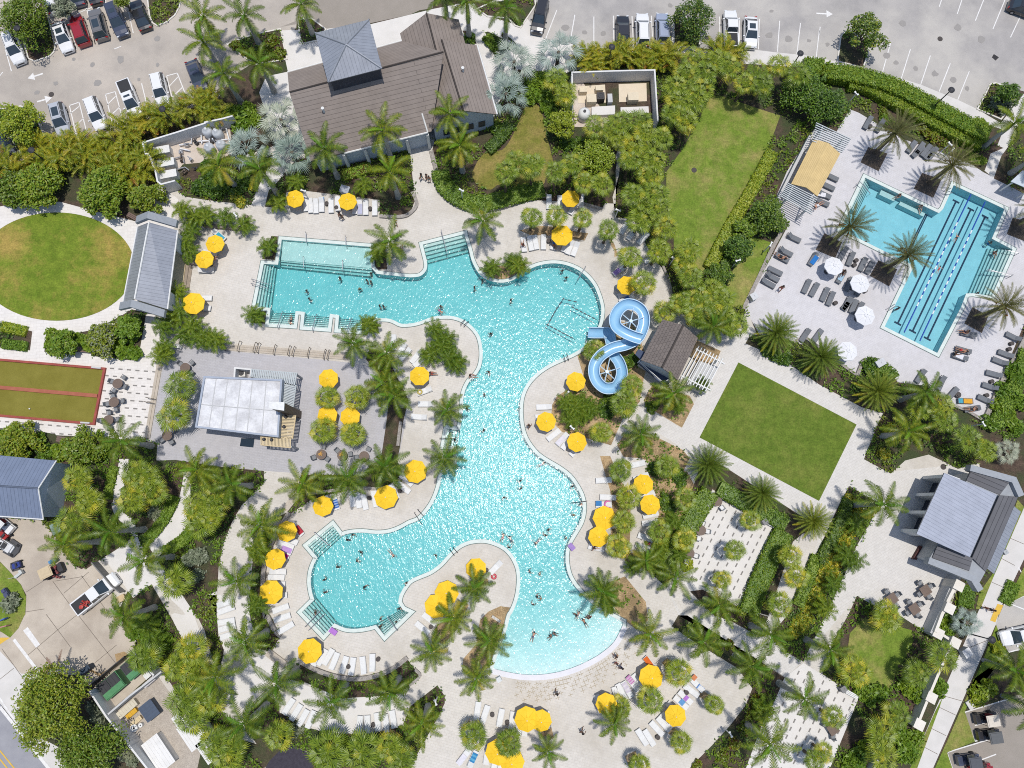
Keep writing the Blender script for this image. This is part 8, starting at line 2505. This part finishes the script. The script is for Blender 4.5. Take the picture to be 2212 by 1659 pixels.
WALK = dict(STAND, knl=(.22, .10, .50), anl=(.26, .10, .10), knr=(-.10, -.10, .48), anr=(-.36, -.10, .14), ell=(-.12, .26, 1.12), wrl=(-.10, .27, .87), elr=(.12, -.26, 1.11), wrr=(.28, -.24, .92))
SWIM = dict(pelvis=(-.45, 0, .0), waist=(-.28, 0, .02), chest=(-.06, 0, .04), neck=(.13, 0, .08), head=(.27, 0, .13), face=(.8, 0, -.5), shl=(0, .19, .05), shr=(0, -.19, .05),
            ell=(.25, .34, .02), elr=(.14, -.40, .02), wrl=(.48, .30, .02), wrr=(.02, -.62, .0), hpl=(-.50, .10, -.02), hpr=(-.50, -.10, -.02), knl=(-.90, .16, -.10), knr=(-.90, -.14, -.04), anl=(-1.28, .20, -.04), anr=(-1.30, -.16, -.12), ftl=(-1.45, .2, -.08), ftr=(-1.47, -.16, -.16))
SIT = dict(pelvis=(0, 0, .12), waist=(-.05, 0, .28), chest=(-.10, 0, .48), neck=(-.07, 0, .66), head=(-.03, 0, .81), face=(1, 0, -.1), shl=(-.1, .19, .58), shr=(-.1, -.19, .58),
           ell=(.02, .28, .33), elr=(-.22, -.30, .33), wrl=(.24, .22, .30), wrr=(-.24, -.32, .08), hpl=(.04, .10, .10), hpr=(.04, -.10, .10), knl=(.40, .13, .32), knr=(.43, -.12, .14), anl=(.62, .13, .04), anr=(.80, -.13, .06))
LIE = dict(pelvis=(0, 0, .14), waist=(-.16, 0, .15), chest=(-.36, 0, .19), neck=(-.54, 0, .26), head=(-.69, 0, .31), face=(.2, 0, 1), shl=(-.44, .19, .21), shr=(-.44, -.19, .21),
           ell=(-.20, .32, .13), elr=(-.62, -.36, .18), wrl=(.03, .30, .12), wrr=(-.80, -.20, .22), hpl=(.06, .10, .13), hpr=(.06, -.10, .13), knl=(.46, .14, .17), knr=(.46, -.10, .12), anl=(.86, .14, .10), anr=(.86, -.11, .10), ftl=(.93, .15, .2), ftr=(.93, -.12, .2))
FIG = {k: figure(p) for k, p in (('stand', STAND), ('wade', WADE), ('walk', WALK), ('swim', SWIM), ('sit', SIT), ('lie', LIE))}
_pv = {}
def vmesh(me, mat):
    k = (me.name, mat.name)
    if k not in _pv:
        c = me.copy(); c.name = me.name.split('.')[0]; c.materials.clear(); c.materials.append(mat); _pv[k] = c
    return _pv[k]
_hm = {k: FIG[k][1].mesh('hair', HAIR[0], True) for k in FIG}
hrng = random.Random(21)
DO = {'stand': 'standing', 'wade': 'wading with spread arms', 'walk': 'walking', 'swim': 'swimming', 'sit': 'sitting', 'lie': 'lying'}
NMC = list(CLOTH)
def people(rc, s, pose, z, where, sk=None, hr=None, cl=None, rz=None):
    for q in T(rc, s):
        p = P(q[0], q[1], max(0, z + (1.5 if pose in ('stand', 'walk', 'wade') else .2)))
        po = pose
        if pose == 'pool': po = hrng.choice(('wade',) * 5 + ('swim',)); zz = hrng.uniform(-1.5, -1.36) if po == 'wade' else -.16
        else: zz = z
        if pose == 'pool': p = P(q[0], q[1], .15)
        b, _, sw, tr = FIG[po]
        i = hrng.choices((0, 1, 2), (4, 4, 2))[0] if sk is None else sk
        h = hrng.choices((0, 1, 2), (6, 3, 1))[0] if hr is None else hr
        c = hrng.choice(NMC) if cl is None else cl
        suit = sw if hrng.random() < .6 else tr
        a = q[2] if len(q) > 2 else (hrng.uniform(0, 6.28) if rz is None else rz)
        thing('person', [('swimwear' if suit is sw else 'swim_shorts', vmesh(suit, CLOTH[c])), ('hair', vmesh(_hm[po], HAIR[h]))], (p.x, p.y, zz), a, hrng.uniform(.66, .76) if po == 'swim' else hrng.uniform(.82, .98) if zz < -.1 else hrng.uniform(.92, 1.04), cat='person', group='people ' + where,
              look='person in %s swimwear %s %s' % (c, DO[po], where), at=q[:2])
        e = RECS[-1][0]
        link('body', vmesh(b, SKIN[i]), e)
IN = 'in the pool'
people('11', '1455,1340 1090,1475 1120,1560 1665,1450 1745,1360 1790,1380 1790,1290 1885,1640 1925,1640', 'pool', 0, IN)
people('12', '785,1360 700,1440 1695,1330 1650,1255 335,1640', 'pool', 0, IN)
people('12', '1095,1575', 'wade', -1.34, IN, 0, 1, 'red')
people('22', '345,50 875,280 855,695 805,935 620,1090 800,1325 485,1425 1195,1090', 'pool', 0, IN)
people('32', '1020,395 1195,215 1205,295 1760,275 1450,25 1855,470 1775,585 1505,745 1470,805 1370,890 1015,800 1085,830 1075,935 280,1025 1695,835 1410,1225 1300,1200 1380,1470 1420,1490 1335,1555 1830,1645', 'pool', 0, IN)
people('31', '1590,800 1535,855 1680,990 2030,1025 1640,1085 1425,1150 1285,1285 1290,1425 1720,1365 1190,1640 2180,1320 2170,1350 2100,1600', 'pool', 0, IN)
people('41', '1890,55 1890,135 2065,85', 'pool', 0, IN)
people('42', '1345,210 1560,210 1525,230 1880,65', 'swim', -.12, IN)
people('42', '1950,30 1930,45 1800,10', 'stand', -.5, IN)
people('21', '925,140', 'lie', -.35, 'on the pool steps', 0, 0, 'black', 1.6)
LP = 'in the lap pool'
people('14', '865,450 1095,575 1905,1065', 'sit', -.45, LP)
people('14', '1500,885,1.0 1310,1225,1.1', 'swim', -.12, LP)
people('14', '1860,955 510,945 1720,1500', 'wade', -1.36, LP)
people('24', '870,5', 'wade', -1.36, LP)
ON = 'on the paving'
people('12', '120,225', 'walk', .03, ON, 1, 0, 'teal'); people('12', '175,225 205,250', 'stand', .03, ON, 1, 0)
people('11', '1445,640 2050,725', 'walk', .03, ON); people('11', '1470,665', 'stand', .03, ON, 2, 0, 'black')
people('13', '1825,1435', 'walk', .03, ON, 1, 0, 'red')
people('42', '1595,865 1870,1285', 'walk', .03, ON, 2, 0, 'grey')
people('43', '25,460', 'walk', .03, ON, 1, 1, 'navy'); people('43', '85,585', 'walk', .03, ON, 2, 0, 'blue'); people('43', '30,540', 'stand', .03, ON, 0, 1, 'red')
people('34', '1850,1600', 'stand', .03, ON, 1, 0, 'red'); people('34', '1905,1620', 'stand', .03, ON, 0, 0, 'navy')
people('22', '660,745', 'sit', .05, ON, 0, 0, 'white', 0); people('11', '2120,1050', 'sit', .05, ON, 0, 1, 'pink')
people('22', '1290,1275', 'walk', .03, ON, 1, 1, 'orange')
LG = 'on a sun lounger'
people('12', '1225,990', 'sit', .42, LG, 1, 0, 'red', 1.6); people('11', '115,1135', 'sit', .42, LG, 0, 1, 'pink', 3)
people('13', '1795,1105', 'lie', .42, LG, 1, 0, 'black', 2.6); people('14', '260,1280', 'sit', .42, LG, 2, 0, 'black', 4.2)
people('24', '1585,268', 'sit', .42, LG, 1, 0, 'navy', 3); people('24', '1545,462', 'lie', .42, LG, 1, 0, 'red', 2.8); people('24', '1470,500', 'sit', .42, LG, 2, 0, 'black', 0)
people('24', '1640,1098', 'lie', .42, LG, 1, 0, 'black', 3.1); people('32', '1990,940', 'sit', .42, LG, 0, 1, 'navy', 0); people('22', '230,715', 'sit', .42, ON, 1, 0, 'red', 0)
people('14', '-10,555', 'lie', .42, LG, 0, 0, 'white', .5); people('12', '1560,960', 'lie', .42, LG, 1, 0, 'blue', 1.6)

stack_sheets()
# ================================================================ LABELS
LAND = [('the clubhouse', 800, 215), ('the clubhouse cupola', 752, 110), ('the water slide', 1330, 745), ('the slide tower', 1450, 760), ('the poolside bar', 520, 875), ('the yellow cabana', 1765, 360), ('the oval lawn', 122, 576),
        ('the stage pavilion', 325, 570), ('the bocce court', 100, 845), ('the square lawn', 1680, 930), ('the beach entry', 1210, 1420), ('the pale wading shelf', 700, 545), ('the restroom building', 2070, 1125),
        ('the croton bed', 1790, 1240), ('the green dumpsters', 262, 1460), ('the service building', 40, 1050), ('the service pickup', 208, 1284), ('the transformer yard', 1330, 200), ('the equipment yard', 410, 320), ('the long lawn', 1560, 370),
        ('the small lap lawn', 1610, 570), ('the black playground surface', 625, 1640), ('the lower right lawn', 1920, 1400), ('the dashed garden patio', 1570, 1185), ('the lower garden patio', 1760, 1550), ('the cream roofed cart', 2130, 1552),
        ('the dark red car', 170, 64), ('the orange towel', 1400, 1430), ('the lower pool lobe', 770, 1250), ('the peninsula', 1040, 1180), ('the lap pool', 2060, 560), ('the square tables', 1960, 1290), ('the big round tree', 108, 1523),
        ('the white covered container', 342, 1627), ('the steps in the clubhouse inlet', 960, 528), ('the open bed pickup', 1578, 62), ('the orange lap towel', 2088, 866), ('the chess board', 390, 590), ('the lilac towel', 616, 1188),
        ('the bar terrace steps', 620, 750), ('the clubhouse garden lawn', 1110, 320), ('the lounge terrace', 740, 1540), ('the tan slide bed', 1260, 890), ('the teal towel', 1020, 1640), ('the jutting hedge', 1880, 790), ('the cream garden wall', 2030, 1480)]
ORD = ['nearest', 'second nearest', 'third nearest', 'fourth nearest', 'fifth nearest', 'sixth nearest', 'seventh nearest', 'eighth nearest', 'ninth nearest', 'tenth nearest', 'eleventh nearest', 'twelfth nearest']
SIDES = ('right of', 'below', 'left of', 'above')
def side(dx, dy):
    return SIDES[int(((math.atan2(dy, dx) + math.pi / 4) % (2 * math.pi)) // (math.pi / 2))]
groups = {}
for r in RECS:
    groups.setdefault(r[2], []).append(r)
for look, rs in groups.items():
    if len(rs) == 1:
        rs[0][0]['label'] = look if len(look.split()) >= 4 else look + ' seen from above'
        continue
    best = {}
    for ln, x, y in LAND:
        sec = {}
        for r in rs:
            dx, dy = r[3][0] - x, r[3][1] - y
            sec.setdefault(side(dx, dy), []).append((math.hypot(dx, dy), id(r), r))
        for sd, lst in sec.items():
            lst.sort(key=lambda t: t[:2])
            for k, (dd, i, r) in enumerate(lst[:12]):
                cost = k * 60 + dd
                if i not in best or cost < best[i][0]:
                    best[i] = (cost, k, sd, ln, r)
    for r in rs:
        c, k, sd, ln, _ = best[id(r)]
        words = look.split()
        tail = '%s %s, %s of its kind' % (sd, ln, ORD[k]) if k else '%s %s, nearest one' % (sd, ln)
        room = 16 - len(tail.split())
        if len(words) > room:
            words = words[:room]
            while words[-1] in ('with', 'a', 'of', 'and', 'in', 'on', 'big', 'the', 'at', 'round', 'grey', 'planted', 'by'): words.pop()
        r[0]['label'] = ' '.join(words) + ' ' + tail
